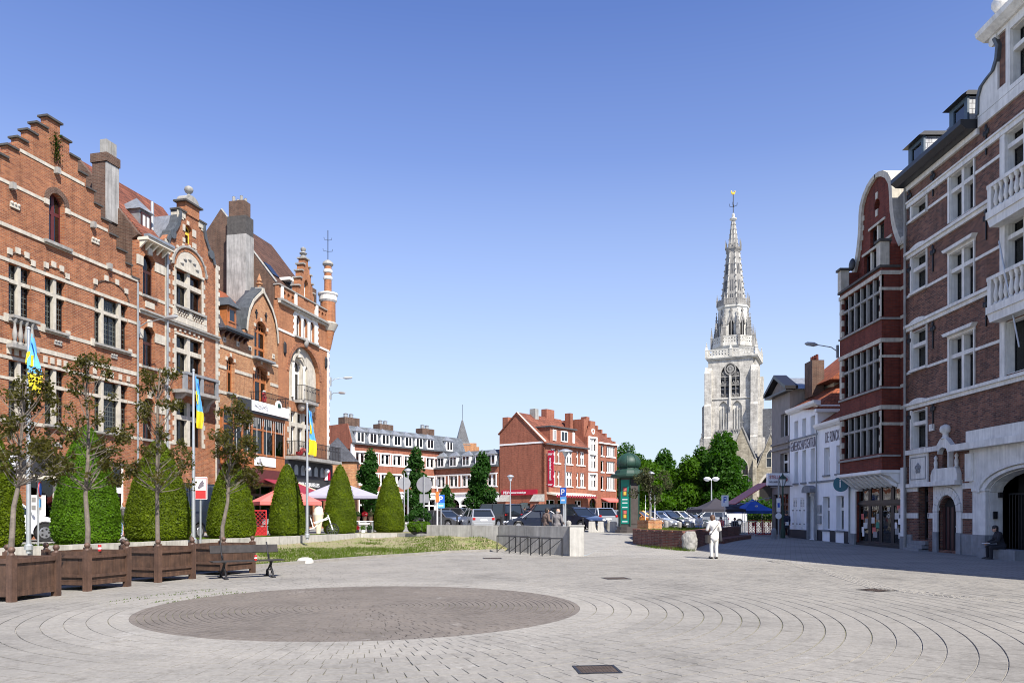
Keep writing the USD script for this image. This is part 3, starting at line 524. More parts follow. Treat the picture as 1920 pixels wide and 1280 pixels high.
# kerb of the grass, stone by stone
kl = LineString(KERB); kt = thing('grass_kerb', 'low dark stone kerb edging the grass bank', 'kerb', kind=None); L = kl.length; s = 0.0
while s < L - 0.2:
    e = min(s + 1.0, L); a, b = kl.interpolate(s), kl.interpolate(e); d = math.hypot(b.x - a.x, b.y - a.y)
    if a.y > 2:
        z = float(h_low(a.x, a.y)); m = MB().box(0.006, d - 0.006, -0.07, 0.07, -0.1, 0.10).xf(math.atan2(b.y - a.y, b.x - a.x), (a.x, a.y, z)); part(kt, 'kerb_stone', m, 'kerb_stone')
    s = e
# grass blades on the bank and on the lawn strip behind the wall
def blades(poly, n, hf, hmin, hmax, seed, dens=None):
    g = np.random.default_rng(seed); x0, y0, x1, y1 = poly.bounds; from_ = []; mb_v, mb_f = [], []
    from shapely import contains_xy
    P = []
    while len(P) < n:
        xy = np.column_stack([g.uniform(x0, x1, 6000), g.uniform(y0, y1, 6000)]); xy = xy[contains_xy(poly, xy[:, 0], xy[:, 1])]
        if dens is not None: xy = xy[g.uniform(0, 1, len(xy)) < dens(xy)]
        P.extend(xy.tolist())
    P = np.array(P[:n]); z = hf(P[:, 0], P[:, 1]); t = g.uniform(0, 6.28, n); h = g.uniform(hmin, hmax, n); w = g.uniform(0.008, 0.016, n)
    dx, dy = np.cos(t) * w, np.sin(t) * w; lean = g.normal(0, 0.5, (n, 2)) * h[:, None]
    V = np.stack([np.column_stack([P[:, 0] - dx, P[:, 1] - dy, z - 0.01]), np.column_stack([P[:, 0] + dx, P[:, 1] + dy, z - 0.01]), np.column_stack([P[:, 0] + lean[:, 0], P[:, 1] + lean[:, 1], z + h])], 1).reshape(-1, 3)
    return MB().raw(V, np.arange(3 * n).reshape(-1, 3))
def bank_d(xy):
    k = LineString(KERB); d = np.array([k.distance(Point(*p)) for p in xy]); nz = meshkit.fbm(np.column_stack([xy * 0.9, np.zeros(len(xy))]), 3, 5)
    return np.clip(1.25 - d * 0.33 + (nz - 0.5) * 3.0, 0.03, 1)
_hb = lambda x, y: 0.03 + h_low(x, y) + 0.0
solo('grass', blades(BANK.intersection(sbox(-12, 17, 1, 43)), 26000, bank_h, 0.03, 0.10, 5, bank_d), 'grass_blade', 'short patchy grass growing on the bank below the wall', 'grass', kind='stuff')
# ---------------- retaining walls ----------------
def strip(line, off0, off1):
    a, b = (LineString(line).offset_curve(o) if o else LineString(line) for o in (off0, off1)); return Polygon(list(a.coords) + list(b.coords)[::-1]).buffer(0)
rw = thing('retaining_wall', 'long stained concrete retaining wall with a taller white end pillar by the bicycle rails', 'wall')
def wall_run(line, zt, z0, th, name, seg, m='concrete'):
    ln = LineString(line); s = 0.0
    while s < ln.length - 0.05:
        e = min(s + seg, ln.length); a, b = ln.interpolate(s), ln.interpolate(e); d = math.hypot(b.x - a.x, b.y - a.y); ang = math.atan2(b.y - a.y, b.x - a.x)
        za, zb = zt(a.x, a.y), zt(b.x, b.y); k = 0.012
        v = [(k, 0, z0), (d - k, 0, z0), (d - k, th, z0), (k, th, z0), (k, 0, za), (d - k, 0, zb), (d - k, th, zb), (k, th, za)]
        part(rw, name, MB().raw(v, [(0, 3, 2, 1), (4, 5, 6, 7), (0, 1, 5, 4), (1, 2, 6, 5), (2, 3, 7, 6), (3, 0, 4, 7)]).xf(ang, (a.x, a.y, 0)), m); s = e
wall_run([p for p in WALL_L], lambda x, y: 0.75, -0.3, 0.34, 'wall_panel', 2.9)
wall_run([(-4.1, 36.6), (-0.62, 34.5)], lambda x, y: 1.175, -0.3, 0.3, 'tall_wall_panel', 2.6)
wall_run([(-0.61, 34.48), (2.3, 30.9)], lambda x, y: 1.19, -0.3, 0.3, 'tall_wall_panel', 2.9)
pm = MB().box(-0.28, 0.28, -0.28, 0.28, -0.3, 1.215).xf(-0.12, (2.63, 30.85, 0)); part(rw, 'end_pillar', pm, 'concrete_light')
lip = MB().box(-0.31, 0.31, -0.31, 0.31, 1.215, 1.245).xf(-0.12, (2.63, 30.85, 0)); part(rw, 'pillar_cap', lip, 'concrete_light')
# raised strip of lawn behind the low wall, where the clipped cones stand
LAWN = strip(WALL_L[:3] + [(-5.6, 41.5)], 0.34, 2.6).union(Polygon([(-6.95, 38.9), (-4.3, 37.0), (-4.0, 38.2), (-5.2, 42.8), (-8.6, 43.2), (-9.2, 40)])).intersection(sbox(-40, 5, 0, 43.5))
solo('lawn', MB().plan(LAWN, 0.2, 0.70), 'dry_earth', 'raised strip of lawn behind the low wall under the clipped cones', None, kind='structure')
solo('lawn_grass', blades(LAWN.intersection(sbox(-24, 17, 0, 37)), 16000, lambda x, y: 0 * x + 0.70, 0.03, 0.08, 9), 'grass_blade', 'short green grass on the strip behind the low wall', 'grass', kind='stuff')
# bicycle rails in front of the tall wall
rp = [(-0.55, 37.6), (0.15, 36.0), (0.75, 34.4), (1.2, 32.6)]
rail0 = None
for i, (x, y) in enumerate([(-.25, 33.0), (.28, 32.4), (.74, 31.8), (1.16, 31.15), (1.6, 30.45)]):
    lab = ['bicycle rail furthest to the left, next to the grass', 'second bicycle rail from the left, before the concrete wall', 'bicycle rail standing in the middle of the five', 'fourth bicycle rail from the left, before the concrete wall', 'bicycle rail right beside the white end pillar'][i]
    if rail0 is None:
        rail0 = thing('bicycle_rail', 'dark steel ' + lab, 'bicycle rail', (x, y, float(h_low(x, y))), -0.12)
        part(rail0, 'leg', MB().tube([(-0.4, 0, 0), (-0.4, 0, 0.72)], 0.024, 8), 'iron'); part(rail0, 'leg', MB().tube([(0.4, 0, 0), (0.4, 0, 0.72)], 0.024, 8), 'iron')
        part(rail0, 'top_bar', MB().tube([(-0.42, 0, 0.725), (0.42, 0, 0.725)], 0.026, 8), 'iron'); part(rail0, 'brace', MB().tube([(-0.39, 0, 0.06), (0.38, 0, 0.68)], 0.016, 6), 'iron')
    else: copy(rail0, 'dark steel ' + lab, (x, y, float(h_low(x, y))), -0.12, group='bicycle rails before the concrete wall')
tag(rail0, group='bicycle rails before the concrete wall')
# ---------------- the row of brick houses on the left ----------------
FL = Fac(-21.56, 32.1, 0.238, 1.0); U, W = FL.U, FL.W; TB = 0.6
def roof_prism(h, name, prof, u0, u1, m, along='u'):
    """prof in (depth, z) swept along the front (along='u'), or in (u, z) swept into the depth from u0 to u1 (along='d')"""
    return h.part(name, MB().polyx(prof, u0, u1) if along == 'u' else MB().poly(prof, u0, u1), m)
def slab(pts, t=0.12):
    """a thin roof plane through four points (counter-clockwise seen from outside)"""
    p = np.array(pts, float); n = np.cross(p[1] - p[0], p[3] - p[0]); n /= np.linalg.norm(n); v = np.vstack([p, p - n * t])
    return MB().raw(v, [(0, 1, 2, 3), (7, 6, 5, 4), (0, 4, 5, 1), (1, 5, 6, 2), (2, 6, 7, 3), (3, 7, 4, 0)])
# --- house with the stepped gable
uc, u1 = U(100.5), U(258); u0 = 2 * uc - u1
H = House('stepped_gable_house', 'wide orange brick house with a tall stepped gable, furthest left in the row', FL, u0, u1, TB, 9.0)
edges = [uc + 0.36, U(130), U(146), U(161), U(176), U(189), U(204), U(218), U(235), U(245), u1]; zt = 19.62; z14 = 13.98; st = (zt - z14) / 10
tops = [zt - st * i for i in range(11)]
R = [(u1, TB - 0.5), (u1, tops[-1])]
for i in range(9, -1, -1): R += [(edges[i], tops[i + 1]), (edges[i], tops[i])]
out = R + [(2 * uc - x, z) for x, z in R[::-1]]
cols = [(U(16), U(57.6)), (U(84.4), U(122.4)), (U(177), U(240))]
st_k = dict(stone='stone', sw=0.16, recess=0.2, glass='pane_lead', frame='frame_black', fw=0.04)
a, b = cols[0]; H.window(a, b, 10.02, 12.41, cols=2, rows=(0.69,), **{**st_k, 'skip': ()}, sashes=0)
a, b = cols[1]; H.window(a, b, 10.05, 12.41, cols=2, rows=(0.69,), **st_k, curtain='green')
a, b = cols[2]; H.window(a, b, 10.05, 12.41, cols=[1, 2.1, 1], rows=(0.69,), **st_k, sashes=1, curtain='green')
for i, (a, b) in enumerate(cols):
    H.window(a, b, 5.75, 8.28, cols=[2, 2, [1, 2.1, 1]][i], rows=(0.69,), **st_k, curtain='green' if i else None)
g0, g1 = U(92), U(120); gr = (g1 - g0) / 2
H.window(g0, g1, 14.05, 16.34, cols=2, rows=(0.62,), rise=gr * 0.95, recess=0.22, frame='wood_maroon', glass='pane_blue', fw=0.05)
for a, b in ((U(0) - 2.4, U(0) + 0.75), (U(0) + 1.3, U(0) + 3.9), (U(150), U(205))): H.holes.append(sbox(a, 0.75, b, 3.35))
H.holes.append(sbox(U(211), 0.62, U(236), 4.3))
H.wall(out, 'brick_orange')
for lo, hi, dz in ((12.43, 12.58, 0), (11.60, 11.74, 1), (9.88, 10.05, 2), (8.92, 9.12, 3), (8.30, 8.44, 4), (7.42, 7.54, 5), (5.60, 5.75, 6)):
    xs = [u0 + 0.02] + [q for c in cols for q in c] + [u1 - 0.02]
    if dz in (0, 2, 3, 4, 6): H.band(0, 0, lo, hi, u=(u0 + 0.02, u1 - 0.02), d=0.03)
    else:
        for a, b in zip(xs[0::2], xs[1::2]): H.band(0, 0, lo, hi, u=(a, b), d=0.03)
H.band(0, 0, 13.86, 14.02, u=(u0 + 0.02, u1 - 0.02), d=0.06)
for zz in (15.72, 17.38):
    w = (edges[min(9, int((zt - zz) / st))] - uc) - 0.1; 
    if zz < 16.4: H.band(0, 0, zz, zz + 0.14, u=(uc - w, g0 - 0.05), d=0.03); H.band(0, 0, zz, zz + 0.14, u=(g1 + 0.05, uc + w), d=0.03)
    else: H.band(0, 0, zz, zz + 0.14, u=(uc - w, uc + w), d=0.03)
for du, zz in ((-2.25, 15.68), (2.25, 15.68), (0.1, 17.36), (-3.3, 14.0), (3.3, 14.0)): H.part('corbel', box(uc + du - 0.09, uc + du + 0.09, -0.22, 0.05, zz - 0.12, zz + 0.16), 'stone_grey')
H.sill(g0 - 0.25, g1 + 0.25, 14.05, h=0.14, d=0.2)
H.hood((g0 + g1) / 2, 16.34 - gr, gr + 0.02, gr + 0.28, m='brick_brown', d=0.05)
for x in (g0 - 0.3, g1 + 0.05): H.part('impost', box(x, x + 0.25, -0.08, 0.05, 15.66, 15.9), 'stone')
for i, (a, b) in enumerate(cols):
    c, r = (a + b) / 2, (b - a) / 2
    H.hood(c, 12.58, r * 1.0, r * 1.0 + 0.1, ry=0.62, m='brick_brown', d=0.035)
    for an in ((62, 100, 140, 20) if i < 2 else (40, 75, 108, 150)):
        t = math.radians(an); x, z = c + (r + 0.13) * math.cos(t), 12.6 + (r + 0.13) * 0.66 * math.sin(t); H.part('arch_block', box(x - 0.11, x + 0.11, -0.07, 0.05, z - 0.13, z + 0.13), 'stone')
    for x in (a - 0.24, b + 0.02): H.part('arch_block', box(x, x + 0.22, -0.06, 0.05, 9.86, 10.22), 'stone')
    H.sill(a, b, 10.05 if i else 10.02, h=0.1, d=0.18)
    n = 4 if i == 2 else 3
    for k in range(n + 1): x = a + (b - a) * k / n; H.part('arch_block', box(x - 0.1, x + 0.1, -0.05, 0.05, 8.52, 8.80), 'stone')
    H.sill(a, b, 5.75, h=0.1, d=0.18)
a, b = cols[0]
H.part('balcony_slab', box(a - 0.12, b + 0.14, -0.34, 0.06, 8.78, 8.95), 'stone_grey'); H.part('balcony_rail', box(a - 0.05, b + 0.2, -0.32, -0.08, 9.88 + 0.18, 10.18), 'stone_grey')
for k in range(4): H.baluster(a + 0.12 + (b - a - 0.24) * k / 3, -0.2, 8.96, 10.05, 0.1, 'stone_grey')
def anchor(H, x, z, m='stone_grey', s=1.0):
    mb = MB().box(x - 0.2 * s, x + 0.2 * s, -0.06, 0.05, z - 0.08 * s, z + 0.06 * s)
    for k in (-1, 0, 1): mb.ball((x + 0.15 * s * k, -0.05, z + 0.08 * s), 0.065 * s, 1)
    H.part('wall_ornament', mb, m)
for px, py in ((108, 644), (213, 669)): anchor(H, U(px), W(px, py))
for px, py in ((27, 387), (178, 453)): anchor(H, U(px), W(px, py), 'stone', 1.15)
for x in (U(108), U(200), U(60)): anchor(H, x, 4.85)
for i in range(11):   # dark coping on every step
    lo = (edges[i - 1] if i else uc) - uc
    for sg in ((1, -1) if i else (0,)):
        if sg == 0: H.part('step_coping', box(uc - 0.46, uc + 0.46, -0.1, 0.45, zt, zt + 0.09), 'coping_dark')
        else:
            x0, x1 = uc + sg * (lo - 0.02), uc + sg * (edges[i] - uc + 0.09); H.part('step_coping', box(x0, x1, -0.09, 0.44, tops[i], tops[i] + 0.085), 'coping_dark')
ivy = MB(); g = np.random.default_rng(4)
for k in range(240):
    x, z = uc + 0.1 + g.normal(0, 0.13), 18.0 + g.uniform(-0.2, 1.1); q = 0.05; ivy.raw([(x - q, -0.06 - g.uniform(0, .12), z - q), (x + q, -0.06, z - q * g.uniform(-1, 1)), (x, -0.08 - g.uniform(0, .1), z + q)], [(0, 1, 2)])
H.part('ivy_tuft', ivy, 'leaf_dark')
# shop front
H.part('shop_fascia', box(U(0) - 2.6, U(205), -0.12, 0.1, 3.42, 4.35), 'sign_dark'); H.part('shop_fascia', box(U(5), U(30), -0.16, -0.1215, 3.5, 4.2), 'sign_white'); H.part('shop_beam', box(U(0) - 2.6, U(205), -0.18, 0.1, 3.26, 3.41), 'paint_cream')
for a, b, n in ((U(0) - 2.4, U(0) + 0.75, 2), (U(0) + 1.3, U(0) + 3.9, 3), (U(150), U(205), 2)): H.window(a, b, 0.75, 3.35, cols=n, frame='paint_cream', glass='pane_shop', name='shop_window', cut=False, recess=0.2)
H.window(U(211), U(236), 0.62, 4.3, cols=1, rows=(0.28, 0.62), frame='paint_white', glass='pane_shop', name='shop_door', cut=False, fw=0.1)
for px0, px1, za, zb in ((60, 92, 1.6, 2.55), (36, 48, 1.4, 2.3)): H.part('poster', box(U(px0), U(px1), 0.17, 0.19, za, zb), 'curtain'); [H.part('poster_picture', box(U(px0) + .15 + .3 * q, U(px0) + .35 + .3 * q, 0.155, 0.169, zb - .3 - .35 * r_, zb - .12 - .35 * r_), 'stone_grey') for q in range(2) for r_ in range(2)]
H.shell(13.9, 'brick_brown', floors=(4.5, 8.6, 13.0))
roof_prism(H, 'roof', [(u0 + 0.1, 13.9), (u1 - 0.1, 13.9), (uc, 18.9)], 0.36, 9.0, 'tile_red', 'd')
H.part('downpipe', MB().tube([(u1 - 0.12, -0.12, 0.7), (u1 - 0.12, -0.12, 13.8)], 0.05, 8), 'steel_grey')
# --- second house: a plain bay with a dormer and a scrolled gable bay
v0, vm, v1 = U(258), U(309), U(409.5)
H = House('scrolled_gable_house', 'narrow orange brick house with white quoins and a scrolled gable topped by a ball', FL, v0, v1, TB, 8.0)
la, lb = U(268), U(290); lc, lr = (la + lb) / 2, (lb - la) / 2
for zb, zc in ((13.34, 15.57), (9.56, 11.72), (5.7, 7.9)): H.window(la, lb, zb, zc, cols=1, rows=(0.6,), rise=lr * 0.9, recess=0.2, frame='wood_dark', glass='pane', sashes=1, fw=0.05)
ra, rb = U(330), U(378); rc = (ra + rb) / 2
H.window(ra, rb, 13.50, 15.58, cols=2, rows=(0.64,), stone='stone', sw=0.26, recess=0.24, frame='frame_black', sashes=1, curtain='sides')
H.window(ra, rb, 9.68, 11.85, cols=2, rows=(0.61,), stone='stone', sw=0.26, recess=0.24, frame='frame_black', sashes=1, curtain='sides')
H.window(ra, rb, 5.6, 8.1, cols=2, rows=(0.64,), stone='stone', sw=0.26, recess=0.24, frame='frame_black', sashes=1, curtain='sides')
ga, gb = U(347), U(360); H.window(ga, gb, 17.28, 18.35, rise=0.24, rows=(0.62,), frame='yellow', recess=0.2, fw=0.06)
for a, b in ((la - 0.3, lb + 0.3), (U(322), U(395))): H.holes.append(sbox(a, 0.7, b, 3.5))
gc = (U(313) + U(402)) / 2
half = [(2.18, 16.9), (2.0, 17.3), (1.62, 17.68), (1.32, 18.15), (1.16, 18.7), (1.18, 18.95), (0.6, 18.95), (0.6, 19.6)]
out = [(v0 + 0.02, TB - 0.5), (v1 - 0.02, TB - 0.5), (v1 - 0.02, 16.9)] + [(gc + x, z) for x, z in half] + [(gc - x, z) for x, z in half[::-1]][:-1] + [(vm, 16.9), (vm, 16.1), (v0 + 0.02, 16.1)]
H.wall(out, 'brick_orange')
for x in (vm, v1 - 0.3): H.quoins(x, 3.7, 16.9, side=1, wl=0.42, ws=0.26, h=0.27)
for x, s in ((ra, -1), (rb, 1)):
    for za, zb in ((13.45, 15.6), (9.65, 11.85), (5.6, 8.1)): H.quoins(x, za, zb, side=s, wl=0.3, ws=0.16, h=0.27)
for zc in (15.57, 11.72, 7.9):
    H.part('keystone', box(lc - 0.14, lc + 0.14, -0.12, 0.05, zc - 0.02, zc + 0.36), 'stone')
    for x0, x1 in ((la - 0.42, la), (lb, vm - 0.02)): H.part('impost', box(x0, x1, -0.04, 0.05, zc - lr - 0.28, zc - lr + 0.22), 'stone')
    H.hood(lc, zc - lr * 0.9, lr, lr + 0.22, m='brick_corner', d=0.03, ry=0.9)
for zb in (13.34, 9.56, 5.7):
    H.sill(la, lb, zb, m='stone_grey'); H.band(0, 0, zb - 0.1, zb + 0.06, u=(v0 + 0.03, la - 0.1), d=0.03); H.band(0, 0, zb - 0.1, zb + 0.06, u=(lb + 0.1, ra - 0.3), d=0.03)
H.part('date_stone', box(lc - 0.3, lc + 0.4, -0.05, 0.05, 12.72, 13.04), 'stone')
# round pediment over the upper window
r1 = (rb - ra) / 2 + 0.05
H.part('tympanum', MB().poly(arch(ra - 0.05, rb + 0.05, 15.66, 15.7 + r1 * 0.9, r1 * 0.86), -0.03, 0.06), 'stone')
H.part('lintel', box(ra - 0.15, rb + 0.15, -0.1, 0.06, 15.58, 15.72), 'stone')
for k in range(5): t = math.radians(20 + 35 * k); H.part('carved_leaf', MB().ball((rc + r1 * .6 * math.cos(t), -0.05, 15.78 + r1 * .5 * math.sin(t)), 0.12, 1, (1.3, .5, .6)), 'stone_grey')
H.voussoirs(rc, 15.72, r1, r1 + 0.24, 11, 'brick_corner', d=0.05, ry=0.9); H.hood(rc, 15.72, r1 + 0.24, r1 + 0.36, d=0.12, m='stone_grey', ry=0.9)
for k in range(9): t = math.radians(8 + 20.5 * k); H.part('pediment_block', box(rc + (r1 + .42) * math.cos(t) - .06, rc + (r1 + .42) * math.cos(t) + .06, -.08, .05, 15.72 + (r1 + .4) * .9 * math.sin(t) - .06, 15.72 + (r1 + .4) * .9 * math.sin(t) + .07), 'stone')
# pierced stone balcony under it
H.part('balcony_panel', box(ra - 0.35, rb + 0.4, -0.1, 0.03, 12.58, 12.9), 'stone'); H.part('balcony_rail', box(ra - 0.2, rb + 0.25, -0.2, 0.02, 13.36, 13.48), 'stone_grey')
for x in (ra - 0.3, rc - 0.12, rb + 0.1): H.part('balcony_pier', box(x, x + 0.24, -0.12, 0.03, 12.9, 13.36), 'stone')
for s0, s1 in ((ra - 0.06, rc - 0.12), (rc + 0.12, rb + 0.1)):
    lat = MB(); n = 5
    for k in range(n):
        x = s0 + (s1 - s0) * (k + 0.5) / n
        for z in (12.98, 13.12, 13.26): lat.ball((x + 0.05 * (1 if z != 13.12 else -1), -0.05, z), 0.075, 1, (1, .6, .9))
    H.part('pierced_lattice', lat, 'stone')
H.part('main_cornice', box(v0 + 0.03, v1 - 0.02, -0.22, 0.05, 12.42, 12.52), 'stone_grey'); H.part('cornice_band', box(v0 + 0.03, v1 - 0.02, -0.1, 0.05, 12.28, 12.418), 'stone')
for k in range(7): x = ra - 0.1 + (rb - ra + 0.2) * k / 6; H.part('arch_block', box(x - .07, x + .07, -.06, .05, 12.0 + .1 * math.sin(math.pi * k / 6), 12.14 + .1 * math.sin(math.pi * k / 6)), 'stone')
H.part('lintel', box(ra - 0.15, rb + 0.15, -0.06, 0.06, 11.85, 11.97), 'stone')
# stone balcony with iron panels
H.part('balcony_slab', box(ra - 0.35, rb + 0.55, -0.85, 0.05, 8.5, 8.68), 'stone_grey'); H.part('balcony_rail', box(ra - 0.3, rb + 0.5, -0.85, -0.62, 9.52, 9.66), 'bluestone')
for x in (ra - 0.28, rc, rb + 0.26): H.part('balcony_pier', box(x, x + 0.22, -0.82, -0.62, 8.69, 9.52), 'bluestone')
for x0, x1 in ((ra - 0.04, rc - 0.02), (rc + 0.24, rb + 0.24)): H.railing(x0, x1, 8.69, 9.5, 0.72, step=0.1, ret=False)
for x in (ra - 0.1, rb + 0.2):
    H.part('bracket', MB().polyx([(-0.7, 8.5), (0.05, 8.5), (0.05, 7.7), (-0.15, 7.8), (-0.3, 8.2)], x, x + 0.25), 'stone_grey')
# gable details
for x, z, w, h in ((ga - 0.22, 17.9, .2, .36), (ga - 0.22, 17.25, .2, .25), (gb + 0.02, 17.85, .32, .42), (gb + 0.02, 17.2, .34, .3), (gc - 1.25, 18.5, .5, .4), (gc + 0.85, 18.5, .35, .4), (ga + .14, 18.36, .2, .22)): H.part('stone_block', box(x, x + w, -0.035, 0.05, z, z + h), 'stone')
for sg in (-1, 1):
    pts = [(gc + sg * x, z) for x, z in half[:6]]
    inner = [(gc + sg * (x - 0.14), z - 0.06) for x, z in half[:6]]
    H.part('scroll_coping', MB().poly(Polygon(pts + inner[::-1]).buffer(0.03), -0.1, 0.5), 'lead_dark')
    H.part('volute', MB().tube([(gc + sg * 1.75, -0.12, 17.35), (gc + sg * 1.75, 0.45, 17.35)], 0.26, 14), 'lead_dark')
    H.part('shoulder_cap', box(gc + sg * 0.58, gc + sg * 1.28, -0.12, 0.5, 18.95, 19.04), 'coping_dark')
H.part('shoulder_stone', box(gc - 1.2, gc - 0.62, -0.05, 0.48, 18.62, 18.949), 'stone'); H.part('shoulder_stone', box(gc + 0.62, gc + 1.2, -0.05, 0.48, 18.62, 18.949), 'stone')
H.part('aedicule', box(gc - 0.62, gc + 0.62, -0.06, 0.55, 18.96, 19.62), 'brick_corner'); H.part('aedicule_cornice', box(gc - 0.8, gc + 0.8, -0.2, 0.65, 19.62, 19.72), 'coping_dark')
H.part('aedicule_dome', MB().poly(arch(gc - 0.62, gc + 0.62, 19.72, 20.18, 0.44), -0.06, 0.55), 'stone_grey'); H.part('shell_relief', MB().poly(arch(gc - 0.45, gc + 0.45, 19.74, 20.06, 0.3), -0.1, -0.055), 'stone_grey')
H.part('finial', MB().lathe([(.14, 0), (.1, .12), (.08, .18), (.2, .26), (.26, .4), (.22, .54), (.1, .62), (.02, .64)], 12, (gc, 0.2, 20.14)), 'stone_grey', smooth=50)
H.part('gable_roof', MB().poly([(gc - 2.1, 16.8), (gc + 2.1, 16.8), (gc + 1.5, 17.7), (gc + 1.1, 18.7), (gc - 1.1, 18.7), (gc - 1.5, 17.7)], 0.36, 4.2), 'zinc')
# cornice of the plain bay, roof, dormer
H.part('eaves_cornice', box(v0 + 0.1, vm + 0.05, -0.55, 0.1, 16.12, 16.28), 'paint_cream'); H.part('eaves_gutter', box(v0 + 0.1, vm + 0.05, -0.62, -0.3, 16.28, 16.42), 'zinc')
for k in range(5): x = v0 + 0.2 + (vm - v0 - 0.4) * k / 4; H.part('eaves_bracket', MB().polyx([(-0.45, 16.12), (0, 16.12), (0, 15.75), (-0.12, 15.85)], x - 0.05, x + 0.05), 'paint_cream')
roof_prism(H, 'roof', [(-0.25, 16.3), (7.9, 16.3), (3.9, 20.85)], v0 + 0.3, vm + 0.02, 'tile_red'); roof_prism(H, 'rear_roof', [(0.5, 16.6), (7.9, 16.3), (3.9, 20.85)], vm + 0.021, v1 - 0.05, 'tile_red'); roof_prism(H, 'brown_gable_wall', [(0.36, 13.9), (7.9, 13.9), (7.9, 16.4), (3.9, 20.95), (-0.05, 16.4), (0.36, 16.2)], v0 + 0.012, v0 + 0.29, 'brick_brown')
dx, dz = U(273) + 0.9, 17.0
d_ = H.part('dormer', box(dx - 0.45, dx + 0.45, 0.75, 2.4, 16.95, 18.2), 'zinc')
H.part('dormer_window', MB().poly(sbox(dx - 0.36, 17.1, dx + 0.36, 18.1).difference(sbox(dx - 0.28, 17.2, dx - 0.03, 18.0)).difference(sbox(dx + 0.03, 17.2, dx + 0.28, 18.0)), 0.68, 0.748), 'wood_dark', parent=d_); H.part('pane', box(dx - 0.28, dx + 0.28, 0.72, 0.74, 17.2, 18.0), 'curtain', parent=d_)
v = np.array([(dx - .6, .6, 18.2), (dx + .6, .6, 18.2), (dx + .6, 2.4, 18.2), (dx - .6, 2.4, 18.2), (dx, 1.3, 19.0)]); H.part('dormer_roof', MB().raw(v, [(0, 1, 4), (1, 2, 4), (2, 3, 4), (3, 0, 4), (0, 2, 1), (0, 3, 2)]), 'zinc', parent=d_)
cz = v0 - 0.35; ch = H.part('chimney', box(cz - 0.45, cz + 0.42, 1.3, 2.1, 16.0, 20.2), 'brick_brown'); H.part('chimney_render', box(cz - 0.44, cz + 0.44, 1.22, 1.299, 17.0, 19.98), 'render_cement', parent=ch); H.part('chimney_head', box(cz - 0.5, cz + 0.49, 1.17, 2.18, 20.0, 20.45), 'brick_brown', parent=ch)
for k in range(4): H.part('chimney_pot', box(cz - 0.36 + 0.19 * k, cz - 0.21 + 0.19 * k, 1.3, 1.7, 20.45, 21.2), 'stone_grey', parent=ch)
H.part('roof_vent', MB().tube([(vm + .25, 1.0, 17.5), (vm + .25, 1.0, 19.1)], 0.09, 10), 'steel')
H.shell(16.0, 'brick_brown', floors=(4.4, 8.4, 12.3), left=False); H.part('downpipe', MB().tube([(vm + 0.1, -0.1, 3.6), (vm + 0.1, -0.1, 16.1)], 0.06, 8), 'zinc')
H.window(la - 0.3, lb + 0.3, 0.7, 3.5, cols=1, rows=(0.75,), frame='wood_dark', name='house_door', cut=False); H.window(U(322), U(395), 0.7, 3.5, cols=3, rows=(0.8,), frame='frame_black', glass='pane_shop', name='shop_window', cut=False)
# --- third house: slate mansard bay and ogee gable, with the timber veranda
w0, wm, w1 = U(409.5) + 0.02, U(459), U(521)
H = House('ogee_gable_house', 'yellowish brick house with an ogee gable, slate mansard bay and timber veranda', FL, w0, w1, TB, 6.5)
H.window(U(425), U(439), 9.33, 11.55, cols=1, rows=(0.62,), rise=0.28, frame='wood_orange', recess=0.2, sashes=1, bars=2, curtain='sides')
oa, ob = U(477), U(501); H.window(oa, ob, 12.16, 14.72, cols=2, rows=(0.27, 0.72), rise=(ob - oa) / 2 * .95, frame='wood_orange', recess=0.25, bars=1)
pa, pb = U(474), U(505); H.window(pa, pb, 8.66, 11.66, cols=[1, 1.1, 1], rows=(0.68,), rise=(pb - pa) / 2 * .7, frame='wood_orange', recess=0.3, bars=2, curtain='sides')
H.holes.append(sbox(w0 + 0.5, 0.7, w1 - 0.5, 3.6)); H.holes.append(sbox(w0 + 0.6, 4.8, w1 - 0.6, 7.8))
oc = (wm + w1) / 2; hw = (w1 - wm) / 2
og = [(hw, 13.75), (hw * .96, 14.4), (hw * .84, 15.2), (hw * .62, 15.9), (hw * .34, 16.4), (hw * .12, 16.75), (hw * .06, 17.0)]
out = [(w0, TB - 0.5), (w1, TB - 0.5)] + [(oc + x, z) for x, z in og] + [(oc - x, z) for x, z in og[::-1]] + [(wm, 13.0), (w0, 13.0)]
H.wall(out, 'brick_warm')
for sg in (-1, 1):
    o = [(oc + sg * x, z) for x, z in og]; i = [(oc + sg * (x - 0.1 if x > .3 else x * .2), z - 0.08) for x, z in og]
    H.part('gable_coping', MB().poly(Polygon(o + i[::-1]).buffer(0.03), -0.1, 0.75), 'lead_dark')
    H.part('gable_moulding', MB().poly(Polygon([(oc + sg * (x - .05), z - .04) for x, z in og] + [(oc + sg * max(x - .17, 0), z - .14) for x, z in og[::-1]]).buffer(0.01), -0.13, -.101), 'stone')
H.part('finial', MB().lathe([(.16, 0), (.16, .3), (.24, .36), (.24, .44), (.1, .5), (.18, .62), (.06, 1.0), (.01, 1.1)], 10, (oc, 0.2, 16.85)), 'brick_warm', smooth=40); H.part('finial_block', box(oc - .2, oc + .2, -.1, .4, 16.6, 16.95), 'stone')
for lo, hi, a, b in ((11.98, 12.16, w0, U(478) - 0.1), (11.98, 12.16, U(503), w1), (10.70, 10.9, w0, U(424)), (10.70, 10.9, U(440), pa - 0.1), (10.55, 10.75, pb + 0.1, w1), (9.14, 9.33, w0, pa - 0.2)): H.band(0, 0, lo, hi, u=(a + 0.01, b - 0.01))
H.sill(U(425), U(439), 9.33); H.part('sill', box(oa - .3, ob + .45, -.4, .1, 12.0, 12.14), 'bluestone')
